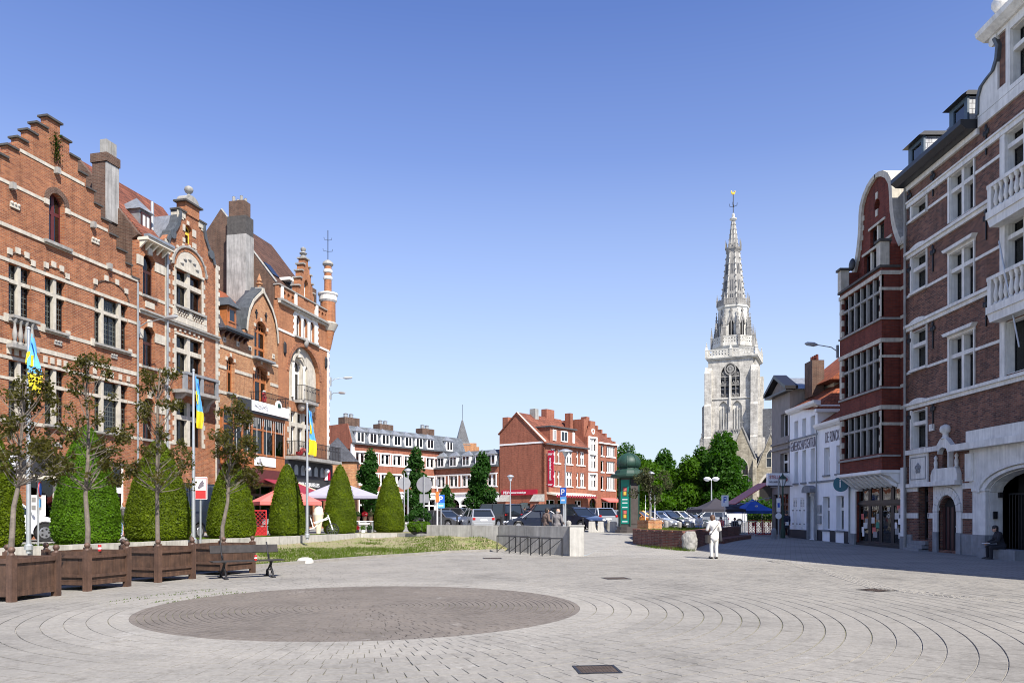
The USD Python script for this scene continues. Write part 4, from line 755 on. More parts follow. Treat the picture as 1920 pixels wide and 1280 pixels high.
for c, z, r in ((U(432), 11.27, .33), ((oa + ob) / 2, 14.0, .68), ((pa + pb) / 2, 11.0, .8)):
    for an in (20, 90, 160): t = math.radians(an); H.part('arch_block', box(c + (r + .12) * math.cos(t) - .1, c + (r + .12) * math.cos(t) + .1, -.05, .05, z + (r + .1) * math.sin(t) - .1, z + (r + .1) * math.sin(t) + .12), 'stone')
    H.hood(c, z, r, r + .2, m='brick_corner', d=0.03)
for px, py in ((420, 637), (445, 645), (468, 653), (512, 668)): x, z = U(px), W(px, py); H.part('stone_block', box(x - .14, x + .14, -.06, .05, z - .16, z + .16), 'stone'); H.part('putlog_hole', box(x - .05, x + .05, -.065, -.055, z - .06, z + .06), 'dark_void')
for px, py in ((480, 588), (498, 594)): x, z = U(px), W(px, py); H.part('wall_anchor', MB().box(x - .04, x + .04, -.07, .02, z - .28, z + .28).box(x - .14, x + .14, -.068, .018, z + .05, z + .13), 'iron')
H.part('eaves', box(w0 - .02, wm + .1, -0.55, 0.3, 13.0, 13.14), 'frame_black'); H.part('eaves_gutter', box(w0 - .02, wm + .1, -0.62, -.45, 13.1, 13.25), 'lead_dark')
for k in range(6): x = w0 + .2 + (wm - w0 - .3) * k / 5; H.part('eaves_bracket', MB().polyx([(-.42, 13.0), (0, 13.0), (0, 12.7)], x - .05, x + .05), 'wood_dark')
roof_prism(H, 'mansard', [(-0.1, 13.14), (5.5, 13.14), (5.5, 14.9), (0.85, 14.9)], w0, wm + 0.4, 'slate'); roof_prism(H, 'upper_roof', [(0.8, 14.905), (5.4, 14.905), (5.4, 17.2), (3.6, 17.2)], w0, w1 - .1, 'tile_orange')
sk = [(1.7, 15.55), (2.3, 16.06)]
H.part('roof_window', slab([(w0 + .5, 1.5, 15.72), (w0 + 1.5, 1.5, 15.72), (w0 + 1.5, 2.1, 16.22), (w0 + .5, 2.1, 16.22)], .08), 'car_glass')
dx = (U(424) + U(442)) / 2; dm = H.part('dormer', box(dx - .5, dx + .5, -0.05, 1.4, 13.2, 14.72), 'wood_orange')
H.part('dormer_window', MB().poly(sbox(dx - .36, 13.75, dx + .36, 14.62).difference(sbox(dx - .27, 13.84, dx + .27, 14.54)), -.1, -.051), 'wood_orange', parent=dm); H.part('pane', box(dx - .27, dx + .27, -.075, -.065, 13.84, 14.54), 'car_glass', parent=dm)
v = np.array([(dx - .68, -.3, 14.72), (dx + .68, -.3, 14.72), (dx + .68, 1.6, 14.72), (dx - .68, 1.6, 14.72), (dx, .1, 15.4), (dx, 1.6, 15.4)]); H.part('dormer_roof', MB().raw(v, [(0, 1, 4), (1, 2, 5), (1, 5, 4), (2, 3, 5), (3, 0, 4), (3, 4, 5), (0, 2, 1), (0, 3, 2)]), 'lead_dark', parent=dm)
H.part('gable_roof', MB().poly([(oc - hw + .1, 13.7), (oc + hw - .1, 13.7)] + [(oc + x * .95, z - .15) for x, z in og[1:]] + [(oc - x * .95, z - .15) for x, z in og[:0:-1]], .36, 1.2), 'slate')
H.shell(13.0, 'brick_brown', floors=(4.4, 8.6, 12.0))
H.railing(U(470) - .1, U(521) - .1, 8.72, 9.75, 0.9, step=0.13); H.part('balcony_slab', box(U(470) - .2, w1 - .05, -1.0, .05, 8.56, 8.7), 'stone_grey')
H.part('red_doll', MB().ball((U(476), -.75, 9.62), .13, 2).lathe([(.05, 0), (.17, .02), (.15, .35), (.06, .5)], 10, (U(476), -.75, 9.08)), 'red_paint', smooth=True); H.part('doll_trim', MB().ball((U(476), -.75, 9.76), .11, 2), 'cloth_white', smooth=True)
# timber veranda
FV = Fac(*FL.at(0, -1.0), FL.dx, FL.dy); va, vb = w0 + .1, FV.U(534)
zf, zt2 = 4.75, 8.1
ver = MB(); posts = [FV.U(p) for p in (418, 438, 455, 473, 493.5, 513.5, 533)]
for x in posts: ver.box(x - .07, x + .07, -1.0, -.88, zf, zt2)
ver.box(va, vb, -1.02, -.86, 7.95, 8.1).box(va, vb, -1.015, -.865, 7.1, 7.2).box(va, vb, -1.015, -.865, 5.5, 5.6).box(va, vb, -1.03, -.85, 4.6, 4.75).box(va, vb, -.98, -.9, 4.75, 5.5)
ver.box(va, va + .1, -.85, 0, zf, zt2).box(vb - .1, vb, -.85, 0, 7.95, 8.1).box(vb - .1, vb, -.85, 0, zf, 5.6).box(vb - .09, vb - .01, -.1, 0, 5.6, 7.95)
vp = H.part('veranda', ver, 'wood_orange')
for a, b in zip(posts[:-1], posts[1:]):
    H.part('pane', box(a + .07, b - .07, -.945, -.935, 5.6, 7.1), 'pane', parent=vp); H.part('top_pane', box(a + .07, b - .07, -.945, -.935, 7.2, 7.95), 'pane', parent=vp)
    H.part('net_curtain', box(a + .12, b - .12, -.80, -.79, 5.6, 6.25), 'curtain', parent=vp)
lt = MB(); g = np.random.default_rng(8)
for k in range(26): x = va + .2 + (vb - va - .4) * k / 25; L_ = g.uniform(.3, 1.1) if k % 5 else 2.4; lt.tube([(x, -1.06, 7.9), (x, -1.06, 7.9 - L_)], .012, 4)
H.part('string_lights', lt, 'curtain'); H.part('veranda_roof', box(va - .1, vb + .12, -1.2, .1, 8.1, 8.24), 'frame_black')
sg0, sg1 = FV.U(466), FV.U(536)
sp = unary_union([sbox(sg0, 8.26, sg1, 8.92), arch(sg0 + (sg1 - sg0) * .63, sg0 + (sg1 - sg0) * .79, 8.5, 9.3, .42)])
H.part('sign_board', MB().poly(sp, -1.26, -1.16), 'sign_white'); H.part('sign_side', box(w0 + .25, sg0 - .02, -1.24, -1.14, 8.26, 8.9), 'sign_dark')
xl = sg0 + (sg1 - sg0) * .71; H.part('sign_emblem', MB().ball((xl, -1.27, 9.0), .16, 1, (1.2, .15, .8)).ball((xl - .1, -1.27, 8.9), .1, 1, (1, .15, 1)).ball((xl + .12, -1.27, 8.92), .1, 1, (1, .15, 1)).box(xl - .02, xl + .02, -1.275, -1.26, 8.76, 8.95), 'kiosk_green')
sc = MB(); g = np.random.default_rng(5)
for k in range(3):
    x = sg0 + .25; pts = []
    while x < sg0 + (sg1 - sg0) * .4: pts.append((x, -1.268, 8.52 + .07 * k + .09 * math.sin(x * (7 + 3 * k)) )); x += .06
    sc.tube(pts, .014, 4)
H.part('sign_script', sc, 'sign_grey')
H.part('white_panel', box(FV.U(476), FV.U(516), -1.06, -1.031, 4.82, 5.42), 'sign_white'); H.part('panel_mark', box(FV.U(485), FV.U(487), -1.066, -1.061, 4.95, 5.3), 'letter_dark')
H.part('veranda_fascia', box(va, vb + .3, -1.25, .05, 3.75, 4.58), 'wood_maroon')
H.window(w0 + .5, w1 - .5, 0.7, 3.6, cols=4, rows=(.78,), frame='wood_dark', glass='pane_shop', name='shop_window', cut=False)
# --- fourth house: the corner house
x0, x1 = U(521) + .02, U(617.5)
H = House('corner_house', 'orange brick corner house with a crenellated parapet, stepped dormer gable and round corner turret', FL, x0, x1, TB, 9.0)
ta, tb = U(552), U(595)
for p, q in ((555, 564.5), (568, 576.5), (581, 589.5)): H.window(U(p), U(q), 14.78, 16.40, rise=0.3, recess=.2, frame='paint_white', curtain='sides', fw=.05, pointed=True)
na, nb = U(542), U(599); nc = (na + nb) / 2; nr = (nb - na) / 2
niche = arch(na, nb, 9.9, 14.2, nr * .95)
H.window(U(556), U(571), 10.15, 13.1, cols=2, rows=(.7,), rise=.3, frame='paint_white', recess=.2, y=.3, curtain='sides', cut=False)
H.window(U(546.5), U(551.5), 10.4, 12.9, rows=(.7,), rise=.2, frame='paint_white', recess=.2, y=.3, cut=False); H.window(U(578.5), U(583.5), 10.4, 12.9, rows=(.7,), rise=.2, frame='paint_white', recess=.2, y=.3, cut=False)
H.holes = [arch(U(p), U(q), za, zb, r) for p, q, za, zb, r in ((555, 564.5, 14.78, 16.4, 0), (568, 576.5, 14.78, 16.4, 0), (581, 589.5, 14.78, 16.4, 0))] + [niche]
fa, fb = U(545), U(581); H.window(fa, fb, 6.05, 9.2, cols=[1, 1.3, 1], rows=(.7,), stone='stone', sw=.3, frame='paint_white', recess=.22, curtain='sides')
H.holes += [arch(U(535), U(590), .7, 3.9, .9), arch(U(596), U(610), .7, 3.6, .3)]
H.wall([(x0, TB - .5), (x1, TB - .5), (x1, 16.75), (x0, 16.75)], 'brick_corner')
H.wall(niche.intersection(sbox(na, 10.0, nb, 15)).difference(unary_union([arch(U(556), U(571), 10.15, 13.1, .3), arch(U(546.5), U(551.5), 10.4, 12.9, .2), arch(U(578.5), U(583.5), 10.4, 12.9, .2)])), 'stone', thick=.2, y=.3, name='niche_wall')
H.part('niche_column', MB().lathe([(.12, 0), (.09, .1), (.085, 2.2), (.16, 2.4), (.16, 2.5)], 10, (U(554), .22, 10.3)), 'stone_white', smooth=40); H.part('niche_column', MB().lathe([(.12, 0), (.09, .1), (.085, 2.2), (.16, 2.4), (.16, 2.5)], 10, (U(574.5), .22, 10.3)), 'stone_white', smooth=40)
H.hood(U(563.5), 12.9, .72, .95, m='stone', d=-.12, ry=.75); H.voussoirs(nc, 14.2 - nr * .95, nr, nr + .32, 15, 'brick_orange', d=.04, ry=.95)
H.part('keystone', MB().ball((nc, -.1, 14.55), .3, 2, (.8, .6, 1.2)), 'stone_grey', smooth=True); H.part('niche_finial', MB().lathe([(.3, 0), (.1, .3), (.2, .5), (.02, .9)], 8, (U(563.5), .2, 13.3)), 'stone')
for x, s in ((fa, -1), (fb, 1)): H.quoins(x, 6.0, 9.4, side=s, wl=.5, ws=.25, h=.4)
for x, s in ((ta + .1, -1), (tb - .1, 1)): H.quoins(x, 14.8, 16.5, side=s, wl=.28, ws=.16, h=.22, m='stone_white')
H.part('window_surround', MB().poly(sbox(ta + .05, 14.78, tb - .05, 16.62).difference(unary_union([arch(U(p), U(q), 14.7, 16.4, .3, pointed=True) for p, q in ((555, 564.5), (568, 576.5), (581, 589.5))])), -.05, .06), 'stone_white')
H.part('string_course', box(x0, ta - .02, -.05, .05, 14.62, 14.78), 'stone_white'); H.part('string_course', box(tb + .02, x1, -.05, .05, 14.62, 14.78), 'stone_white'); H.sill(ta, tb, 14.76, m='stone_grey', d=.2)
for k in range(3): H.part('wall_ornament', MB().ball((U(557 + 13 * k), -.1, 16.62), .16, 1), 'stone')
H.part('main_cornice', box(x0, x1, -.35, .05, 16.7, 16.86), 'stone_grey'); H.part('cornice_band', box(x0, x1, -.2, .05, 16.55, 16.698), 'stone')
# parapet with blind arches
pz0, pz1 = 16.86, 17.8; ar = []
n = 12
for k in range(n):
    xa = x0 + .5 + (x1 - x0 - .9) * k / n
    if not (U(556) - .5 < xa < U(588) - .2): ar.append(arch(xa + .1, xa + .46, 17.0, 17.55, .18, pointed=True))
H.holes = ar; H.wall([(x0, pz0), (x1 - .2, pz0), (x1 - .2, pz1), (x0, pz1)], 'brick_corner', thick=.12, y=-.06, name='parapet'); H.part('parapet_back', box(x0, x1 - .2, .061, .25, pz0, pz1), 'brick_corner'); H.part('parapet_coping', box(x0 - .05, x1 - .1, -.16, .35, pz1, pz1 + .09), 'stone_grey')
for px in (527, 552.5, 592): x = U(px); H.part('parapet_pier', box(x - .16, x + .16, -.14, .3, pz0, pz1 + .02), 'stone_white')
# stepped dormer gable
da, db = U(557), U(586.5); dc = (da + db) / 2; dw = (db - da) / 2
stp = [(dw, 18.5), (dw * .8, 19.15), (dw * .6, 19.75), (dw * .42, 20.3), (dw * .22, 20.8)]
pts = [(dc + dw, 16.87)]; 
for i, (x, z) in enumerate(stp): pts += [(dc + x, z)] + ([(dc + stp[i + 1][0], z)] if i < 4 else [])
pts = pts + [(2 * dc - x, z) for x, z in pts[::-1]]
H.window(dc - .35, dc + .35, 17.6, 19.3, rise=.5, pointed=True, frame='paint_white', recess=.2, curtain='sides'); H.wall(pts, 'brick_corner', thick=.5, y=-.1, name='dormer_gable')
for i, (x, z) in enumerate(stp):
    for sg in (-1, 1): H.part('step_coping', box(dc + sg * (x + .1), dc + sg * (stp[i + 1][0] if i < 4 else 0), -.2, .5, z, z + .1), 'stone_grey')
H.part('finial', MB().lathe([(.25, 0), (.25, .12), (.14, .2), (.3, .36), (.12, .5), (.2, .62), (.2, .74), (.02, .86)], 10, (dc, .15, 20.9)), 'stone_grey', smooth=40)
H.part('dormer_cheek', box(da + .02, db - .02, .41, 2.6, 17.8, 18.9), 'zinc'); H.part('dormer_glazing', box(da - .04, da + .015, .5, 2.2, 17.95, 18.8), 'car_glass'); H.part('dormer_flat_roof', box(da - .3, db + .3, .41, 2.8, 18.9, 19.1), 'paint_white')
# steep roof, its brown side wall and chimney
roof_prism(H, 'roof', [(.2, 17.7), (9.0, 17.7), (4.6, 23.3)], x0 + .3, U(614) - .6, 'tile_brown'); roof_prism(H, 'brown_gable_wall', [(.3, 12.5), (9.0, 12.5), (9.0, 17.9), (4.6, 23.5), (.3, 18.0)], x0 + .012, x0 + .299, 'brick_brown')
H.part('verge', MB().tube([(x0 + .15, .2, 18.05), (x0 + .15, 4.6, 23.58)], .08, 6), 'stone_grey')
for u_, d_, s_ in ((x0 + 1.2, 1.2, .9), (x0 + .9, 3.4, .8)):
    z = 17.7 + (d_ - .2) * 5.6 / 4.4; q = .75; H.part('roof_window', slab([(u_, d_ - .1, z + .02), (u_ + s_, d_ - .1, z + .02), (u_ + s_, d_ - .1 + q, z + .02 + q * 1.27), (u_, d_ - .1 + q, z + .02 + q * 1.27)], .1), 'car_glass')
ch = H.part('chimney', box(x0 - 1.0, x0, 1.9, 3.4, 12.5, 21.2), 'render_cement'); H.part('chimney_shaft', box(x0 - .98, x0 - .02, 1.92, 3.38, 21.2, 22.5), 'coping_dark', parent=ch); H.part('chimney_head', box(x0 - .9, x0 - .1, 2.1, 3.3, 22.5, 23.6), 'brick_brown', parent=ch)
for k in range(4): H.part('chimney_pot', MB().lathe([(.12, 0), (.1, .35), (.11, .35)], 8, (x0 - .75 + (k % 2) * .5, 2.4 + (k // 2) * .6, 23.6)), 'stone_grey', parent=ch)
H.shell(16.7, 'brick_corner', floors=(4.6, 9.8, 14.4), left=False)
# corner turret
tx = x1 - .05; tp = H.part('turret', MB().lathe([(.05, 14.4), (.25, 15.0), (.5, 16.2), (.62, 16.7), (.7, 16.86), (.62, 16.9), (.6, 18.6)], 20, (tx, .1, 0)), 'brick_corner', smooth=35)
H.part('turret_band', MB().lathe([(.61, 18.6), (.72, 18.75), (.72, 19.1), (.8, 19.2), (.8, 19.32), (.4, 19.4)], 20, (tx, .1, 0)), 'stone_white', smooth=35, parent=tp); H.part('turret_corbel', MB().lathe([(.55, 16.3), (.74, 16.7), (.82, 16.86), (.62, 17.0)], 20, (tx, .1, 0)), 'stone', smooth=35, parent=tp)
H.part('turret_shaft', MB().lathe([(.3, 19.4), (.29, 21.6)], 14, (tx, .1, 0)), 'brick_corner', smooth=35, parent=tp)
for z in (20.4, 20.95): H.part('turret_ring', MB().lathe([(.3, z), (.37, z + .08), (.37, z + .22), (.3, z + .3)], 14, (tx, .1, 0)), 'stone_white', smooth=35, parent=tp)
H.part('turret_cap', MB().lathe([(.3, 21.5), (.44, 21.65), (.4, 21.8), (.24, 21.95), (.02, 22.05)], 14, (tx, .1, 0)), 'stone_grey', smooth=35, parent=tp)
wv = MB().tube([(tx, .1, 22.0), (tx, .1, 24.4)], .03, 6)
for z, r in ((22.7, .35), (23.6, .28)):
    for a in range(4): t = a * math.pi / 2 + .5; wv.tube([(tx, .1, z), (tx + r * math.cos(t), .1 + r * math.sin(t), z + .05), (tx + r * 1.1 * math.cos(t), .1 + r * 1.1 * math.sin(t), z + .22)], .018, 5)
H.part('weather_vane', wv, 'iron'); H.quoins(x1 - .42, 5.8, 14.6, side=1, wl=.42, ws=.3, h=.3, m='stone_white')
H.part('party_block', box(U(590), x1 - 1.0, .6, 1.6, 17.6, 19.4), 'brick_brown')
for px, py in ((533, 653), (610, 680)): x, z = U(px), W(px, py); H.part('wall_anchor', MB().lathe([(.02, -.5), (.14, -.3), (.14, .3), (.02, .5)], 8, (x, -.04, z)), 'iron')
# balconies
ba, bb = U(554), U(583); H.part('balcony_slab', MB().plan(Polygon([(ba - .1, .1), (bb + .2, .1), (bb + .2, -.4), (bb - .2, -.75), (ba + .3, -.75), (ba - .1, -.4)]), 9.85, 10.05), 'stone_grey'); H.railing(ba, bb + .1, 10.05, 11.15, .68, step=.12)
H.part('bracket', MB().ball((ba + .5, -.2, 9.6), .3, 1).ball((bb - .3, -.2, 9.6), .3, 1), 'stone')
ca, cb = U(535), x1 + .2; H.part('balcony_slab', box(ca, cb, -1.0, .1, 5.62, 5.86), 'stone_grey'); H.railing(ca + .1, cb - .1, 5.86, 6.95, .92, step=.13)
H.part('balcony_pot', MB().lathe([(.18, 0), (.28, .3), (.26, .36)], 12, (U(550), -.5, 5.86)), 'red_paint', smooth=40)
H.part('red_flowers', MB().ball((U(555), -.55, 6.35), .22, 1), 'fabric_salmon')
# tavern ground floor
fg = Polygon([(x0 - .05, 3.55), (x1 + .25, 3.55), (x1 + .25, 4.25), (x0 - .05, 4.25)]); H.part('tavern_fascia', MB().poly(fg, -.35, .05), 'sign_dark'); H.part('tavern_frieze', box(x0 - .03, x1 + .2, -.2, .05, 4.26, 5.6), 'plinth_black')
for k in range(7): x = x0 + .8 + k * 1.0; H.part('frieze_arch', MB().poly(arch(x, x + .55, 4.55, 5.3, .27), -.26, -.201), 'steel_grey')
H.part('fascia_lettering', text_at('LA ROSE DE BRUXELLES', .26, (x0 + x1) / 2 - .3, -.36, 3.76, True, fit=3.6), 'sign_white')
for px in (566, 602): H.part('wall_lamp', MB().ball((U(px), -.5, 5.05), .2, 2), 'sign_white', smooth=True)
for q in (arch(U(535), U(590), .7, 3.9, .9), arch(U(596), U(610), .7, 3.6, .3)):
    b = q.bounds; H.window(b[0], b[2], b[1], b[3], cols=4 if b[2] - b[0] > 2 else 1, rows=(.7,), rise=.9 if b[2] - b[0] > 2 else .3, frame='frame_black', glass='pane_shop', name='tavern_window', cut=False)
H.part('tavern_pier', MB().poly(sbox(U(590) + .05, .62, U(596) - .05, 3.54), -.12, .05), 'steel_grey')
bs = thing('bar_sign', 'red and white illuminated box sign at the corner of the tavern', 'sign', (-14.95, 60.0, 4.35), -.25)
part(bs, 'box', box(0, .66, -.1, .1, 0, .8), 'sign_white'); part(bs, 'red_panel', box(-.005, .3, -.106, .106, -.005, .805), 'sign_red'); part(bs, 'red_edge', box(.57, .666, -.106, .106, -.004, .804), 'sign_red'); part(bs, 'bracket', MB().tube([(.3, 0, .8), (.3, .9, .95)], .03, 6), 'iron')
part(bs, 'mark', text_at('J', .4, .15, -.112, .18, True), 'sign_white')
# ---------------- the houses on the right, in the shade ----------------
FR = Fac(19.0, 36.72, 0, -1.0); U, W = FR.U, FR.W
def fleur(H, u, zt, s=1.0):
    mb = MB().box(u - .025, u + .025, -.06, .03, zt - 1.15 * s, zt - .2)
    for dx, dz, r in ((0, -.06, .1), (-.13, -.26, .09), (.13, -.26, .09), (0, -.3, .1)): mb.ball((u + dx, -.05, zt + dz), r, 1, (.8, .4, 1.3))
    H.part('wall_anchor', mb, 'iron')
# --- large brick house with white stone dressings and a scrolled white gable (its right part lies outside the picture)
H = House('white_trimmed_house', 'tall mottled brick house with white stone windows, balconies and an arched gateway, furthest right', FR, 0.0, 12.6, 0.0, 11.0)
gu = 9.1
A0, A1, B0, B1, C0, C1 = U(1711), U(1738), U(1782), U(1827), 7.12, 11.1
kw = dict(frame='frame_black', recess=.3, fw=.05, stone='stone_white', sw=.17, reveal='stone_white')
for a, b in ((A0, A1),):
    for za, zb, r in ((4.76, 6.55, (.66,)), (8.5, 10.3, (.62,)), (12.15, 13.84, (.62,))): H.window(a, b, za, zb, rows=r, **kw)
    H.window(a, b, 15.62, 16.28, **kw)
for a, b in ((B0, B1),):
    for za, zb in ((6.97, 9.26), (10.76, 12.9), (14.3, 16.3)): H.window(a, b, za, zb, cols=2, rows=(.66,), **kw)
H.window(C0 + .3, C1 - .3, 7.04, 9.05, cols=2, **kw); H.window(C0 + .3, C1 - .3, 10.9, 12.85, cols=[1, 1.4, 1], rows=(.7,), **kw); H.window(C0 + .3, C1 - .3, 14.5, 16.3, cols=[1, 1.4, 1], rows=(.7,), **kw)
gate = arch(6.38, 11.82, 0.02, 3.42, .85); H.holes.append(gate)
dr = arch(U(1760), U(1796), 0.12, 2.42, .62); H.holes.append(dr)
H.holes.append(sbox(U(1722), .5, U(1740), 2.95)); nw = arch(U(1767), U(1786), 3.68, 4.62, .3, 4); H.holes.append(nw)
g0 = 2.4
gab = [(g0 + 3.35, 17.35), (5.75, 17.9), (5.78, 18.55), (5.98, 18.9), (6.35, 19.02), (6.75, 19.1), (6.98, 19.45), (7.05, 19.9), (6.85, 20.3), (6.5, 20.45)]
apex = []
gp = gab + apex + [(2 * gu - x, z) for x, z in gab[::-1]]
H.window(7.75, 10.45, 17.95, 20.1, cols=[1, 1.2, 1], rows=(.64,), **kw)
H.wall([(0.0, -.4), (12.6, -.4), (12.6, 17.35)] + gp[::-1] + [(0.0, 17.35)], 'brick_mixed')
# white scrolled facing of the gable, with the brick left bare in two strips
face = Polygon(gp).buffer(0).difference(sbox(7.0, 18.2, 7.5, 20.3)).difference(sbox(10.7, 18.2, 11.2, 20.3)).difference(sbox(7.75, 17.95, 10.45, 20.1))
H.part('gable_facing', MB().poly(face, -.09, 0.0), 'stone_white')
H.part('gable_cornice', MB().polyx([(-.55, 20.8), (-.5, 20.62), (-.2, 20.45), (.4, 20.45), (.4, 20.8)], 6.3, 2 * gu - 6.3), 'stone_white')
H.part('gable_coping', MB().poly(Polygon([(x - .05, z) for x, z in gab[1:9]] + [(x + .08, z - .02) for x, z in gab[8:0:-1]]).buffer(.02), -.16, .42), 'lead_dark')
for u in (7.35, 10.85): H.part('gable_ball', MB().lathe([(.14, 0), (.1, .2), (.2, .26), (.3, .45), (.3, .6), (.18, .78), (.02, .84)], 14, (u, -.2, 20.8)), 'stone_white', smooth=60)
H.part('gable_scroll', MB().tube([(6.75, -.13, 20.3), (6.75, .0, 20.3)], .24, 14), 'stone_white')
# courses
H.part('frieze_cornice', box(0.0, 5.72, -.12, .05, 17.12, 17.36), 'stone_white'); pass
def course(z0, z1, d, u=None): H.part('cornice', box(*(u or (0.01, 12.58)), -d, .05, z0, z1), 'stone_white')
for z in (6.65, 10.40, 13.86): course(z, z + .17, .10); course(z + .172, z + .3, .18)
course(16.3, 16.5, .1); course(16.502, 16.58, .15)
for z in (8.36, 12.03, 15.56):
    for a, b in ((0.01, A0 - .1), (A1 + .1, B0 - .1), (B1 + .1, C0 - .02)):
        if a == 0.01 or True: H.part('thin_course', box(a, b, -.05, .05, z, z + .12), 'stone_white')
for a, b in ((A0, A1),):
    for z in (8.5, 12.15, 15.62): H.part('sill', box(a - .1, b + .1, -.14, .1, z - .12, z), 'stone_white')
    for z in (6.95, 10.7, 14.16): H.part('window_hood', MB().poly(Polygon([(a - .1, z)] + [(a - .1 + (b - a + .2) * k / 8, z + .14 * math.sin(math.pi * k / 8) ** .7) for k in range(1, 8)] + [(b + .1, z)]), -.14, .04), 'stone_white')
for a, b, za, zb in [(a, b, za, zb) for a, b in ((A0, A1),) for za, zb in ((4.76, 6.6), (8.5, 10.38), (12.15, 13.85), (15.62, 16.29))] + [(a, b, za, zb) for a, b in ((B0, B1),) for za, zb in ((6.97, 9.26), (10.76, 12.9), (14.3, 16.29))]:
    for x0, x1 in ((a - .13, a), (b, b + .07)): H.part('window_jamb', box(x0, x1, -.06, .1, za, zb), 'stone_white')
for a, b in ((B0, B1),):
    for z in (9.26, 12.9): H.part('lintel', box(a - .14, b + .1, -.06, .08, z, z + .12), 'stone_white'); H.part('window_cornice', MB().poly([(a - .3, z + .26), (a - .16, z + .12), (b + .1, z + .12), (b + .24, z + .26)], -.24, .05), 'stone_white')
for a, b in ((C0, C0 + .3), (C1 - .3, C1)): H.part('window_jamb', box(a, b, -.08, .1, 6.96, 9.2), 'stone_white'); H.part('window_jamb', box(a, b, -.08, .1, 9.9, 12.9), 'stone_white'); H.part('window_jamb', box(a, b, -.08, .1, 13.5, 16.29), 'stone_white')
for zs, zr in ((9.72, 10.72), (13.4, 14.3)):
    H.part('balcony_slab', box(C0 - .12, C1 + .12, -.55, .05, zs - .28, zs), 'stone_white'); H.part('balcony_under', MB().poly([(C0 - .1, zs - .28), (C1 + .1, zs - .28), (C1 - .05, zs - .62), (C0 + .05, zs - .62)], -.5, .05), 'stone_white'); H.part('balcony_rail', box(C0 - .1, C1 + .1, -.53, -.31, zr, zr + .14), 'stone_white')
    H.part('balcony_pier', box(C0 - .06, C0 + .16, -.52, -.32, zs, zr), 'stone_white'); H.part('balcony_pier', box(C1 - .16, C1 + .06, -.52, -.32, zs, zr), 'stone_white')
    for k in range(12): H.baluster(C0 + .34 + (C1 - C0 - .68) * k / 11, -.42, zs, zr, .1, 'stone_white')
    H.baluster(C0 + .04, -.16, zs, zr, .09, 'stone_white')
for px, zs in ((1706.5, (17.1, 13.6, 10.2, 6.55)), (1750.5, (17.15, 13.75, 10.3, 6.7)), (1850.5, (17.2, 13.8, 10.35))):
    for z in zs: fleur(H, U(px), z)
H.part('small_vent', box(U(1744), U(1752), -.06, .05, 5.45, 5.75), 'stone_white')
# gutter, slate roof, dormers
H.part('gutter', MB().polyx([(-.75, 17.75), (-.75, 17.55), (-.5, 17.37), (.3, 17.37), (.3, 17.75)], -.05, 5.68), 'frame_black')
H.part('roof', MB().polyx([(-.1, 17.75), (11, 17.75), (11, 21.0), (2.6, 21.0)], 0.05, 12.5), 'slate'); H.part('gable_roof', MB().poly([(x + (.2 if x < gu else -.2), z - .15) for x, z in gp], .36, 6.0), 'slate')
for u0_, u1_ in ((.45, 1.75), (3.85, 5.1)):
    d = H.part('dormer', box(u0_, u1_, -.05, 2.6, 17.75, 19.0), 'slate_white'); H.part('dormer_front', MB().poly(sbox(u0_ - .03, 17.7, u1_ + .03, 19.02).difference(sbox(u0_ + .28, 17.9, u1_ - .2, 18.85)), -.14, -.051), 'dormer_blue', parent=d); H.part('pane', box(u0_ + .28, u1_ - .2, -.085, -.075, 17.9, 18.85), 'pane_blue', parent=d)
    H.part('dormer_roof', MB().polyx([(-.4, 19.02), (2.6, 19.02), (2.6, 19.2), (-.15, 19.2)], u0_ - .12, u1_ + .12), 'frame_black', parent=d); H.part('dormer_lead', box(u0_ + .0, u1_ + .0, -.05, 2.6, 19.2, 19.26), 'slate_white', parent=d)
H.part('small_chimney', box(.02, .3, .3, .9, 17.7, 18.8), 'frame_black')
H.part('parapet_end', box(.01, .24, .36, 2.5, 17.3, 18.3), 'slate')
# street level
course(4.5, 4.72, .16, (0.01, U(1765))); course(4.35, 4.62, .42, (U(1796), 12.58)); H.part('gate_slab', box(U(1822), 12.5, -.25, .05, 4.625, 5.1), 'stone_white')
gb = MB().poly(Polygon([(5.2, 3.0), (12.58, 3.0), (12.58, 4.348), (5.2, 4.348)]).difference(gate.buffer(.02)), -.1, 0.0); H.part('gate_panel', gb, 'stone_white')
for s in (0, 1):
    x0, x1 = ((U(1834) - .12, 6.37), (11.83, 11.83 + 6.37 - U(1834) + .12))[s]
    H.part('gate_pier', box(x0, x1, -.16, .05, .86, 2.998), 'stone_white'); H.part('gate_pier_base', box(x0 - .04, x1 + .02, -.2, .05, -.2, .858), 'bluestone')
    H.part('gate_impost', box(x0 - .03, x1 + .04, -.2, .05, 2.62, 2.74), 'stone_white')
H.hood(9.1, 2.57, 2.73, 3.05, m='stone_white', d=.17, n=24, ry=.315); H.hood(9.1, 2.57, 3.05, 3.25, m='stone_white', d=.23, n=24, ry=.33)
H.part('pilaster', box(U(1816), U(1831), -.16, -.101, 3.05, 4.2), 'stone_white'); H.part('pilaster_panel', box(U(1816) + .08, U(1831) - .08, -.175, -.161, 3.15, 4.1), 'stone_white')
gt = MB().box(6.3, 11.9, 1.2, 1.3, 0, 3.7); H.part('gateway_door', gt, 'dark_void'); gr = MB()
for k in range(30): x = 6.45 + 5.3 * k / 29; gr.tube([(x, .75, .05), (x, .75, 2.5)], .018, 6)
gr.box(6.42, 11.78, .73, .77, 2.45, 2.52).box(6.42, 11.78, .73, .77, .2, .26); H.part('gateway_grille', gr, 'iron')
for x in (6.382, 11.788): H.part('gateway_reveal', box(x, x + .03, .0, .5, .86, 2.55), 'stone_white'); H.part('gateway_reveal_base', box(x - .001, x + .034, -.01, .5, 0, .858), 'bluestone')
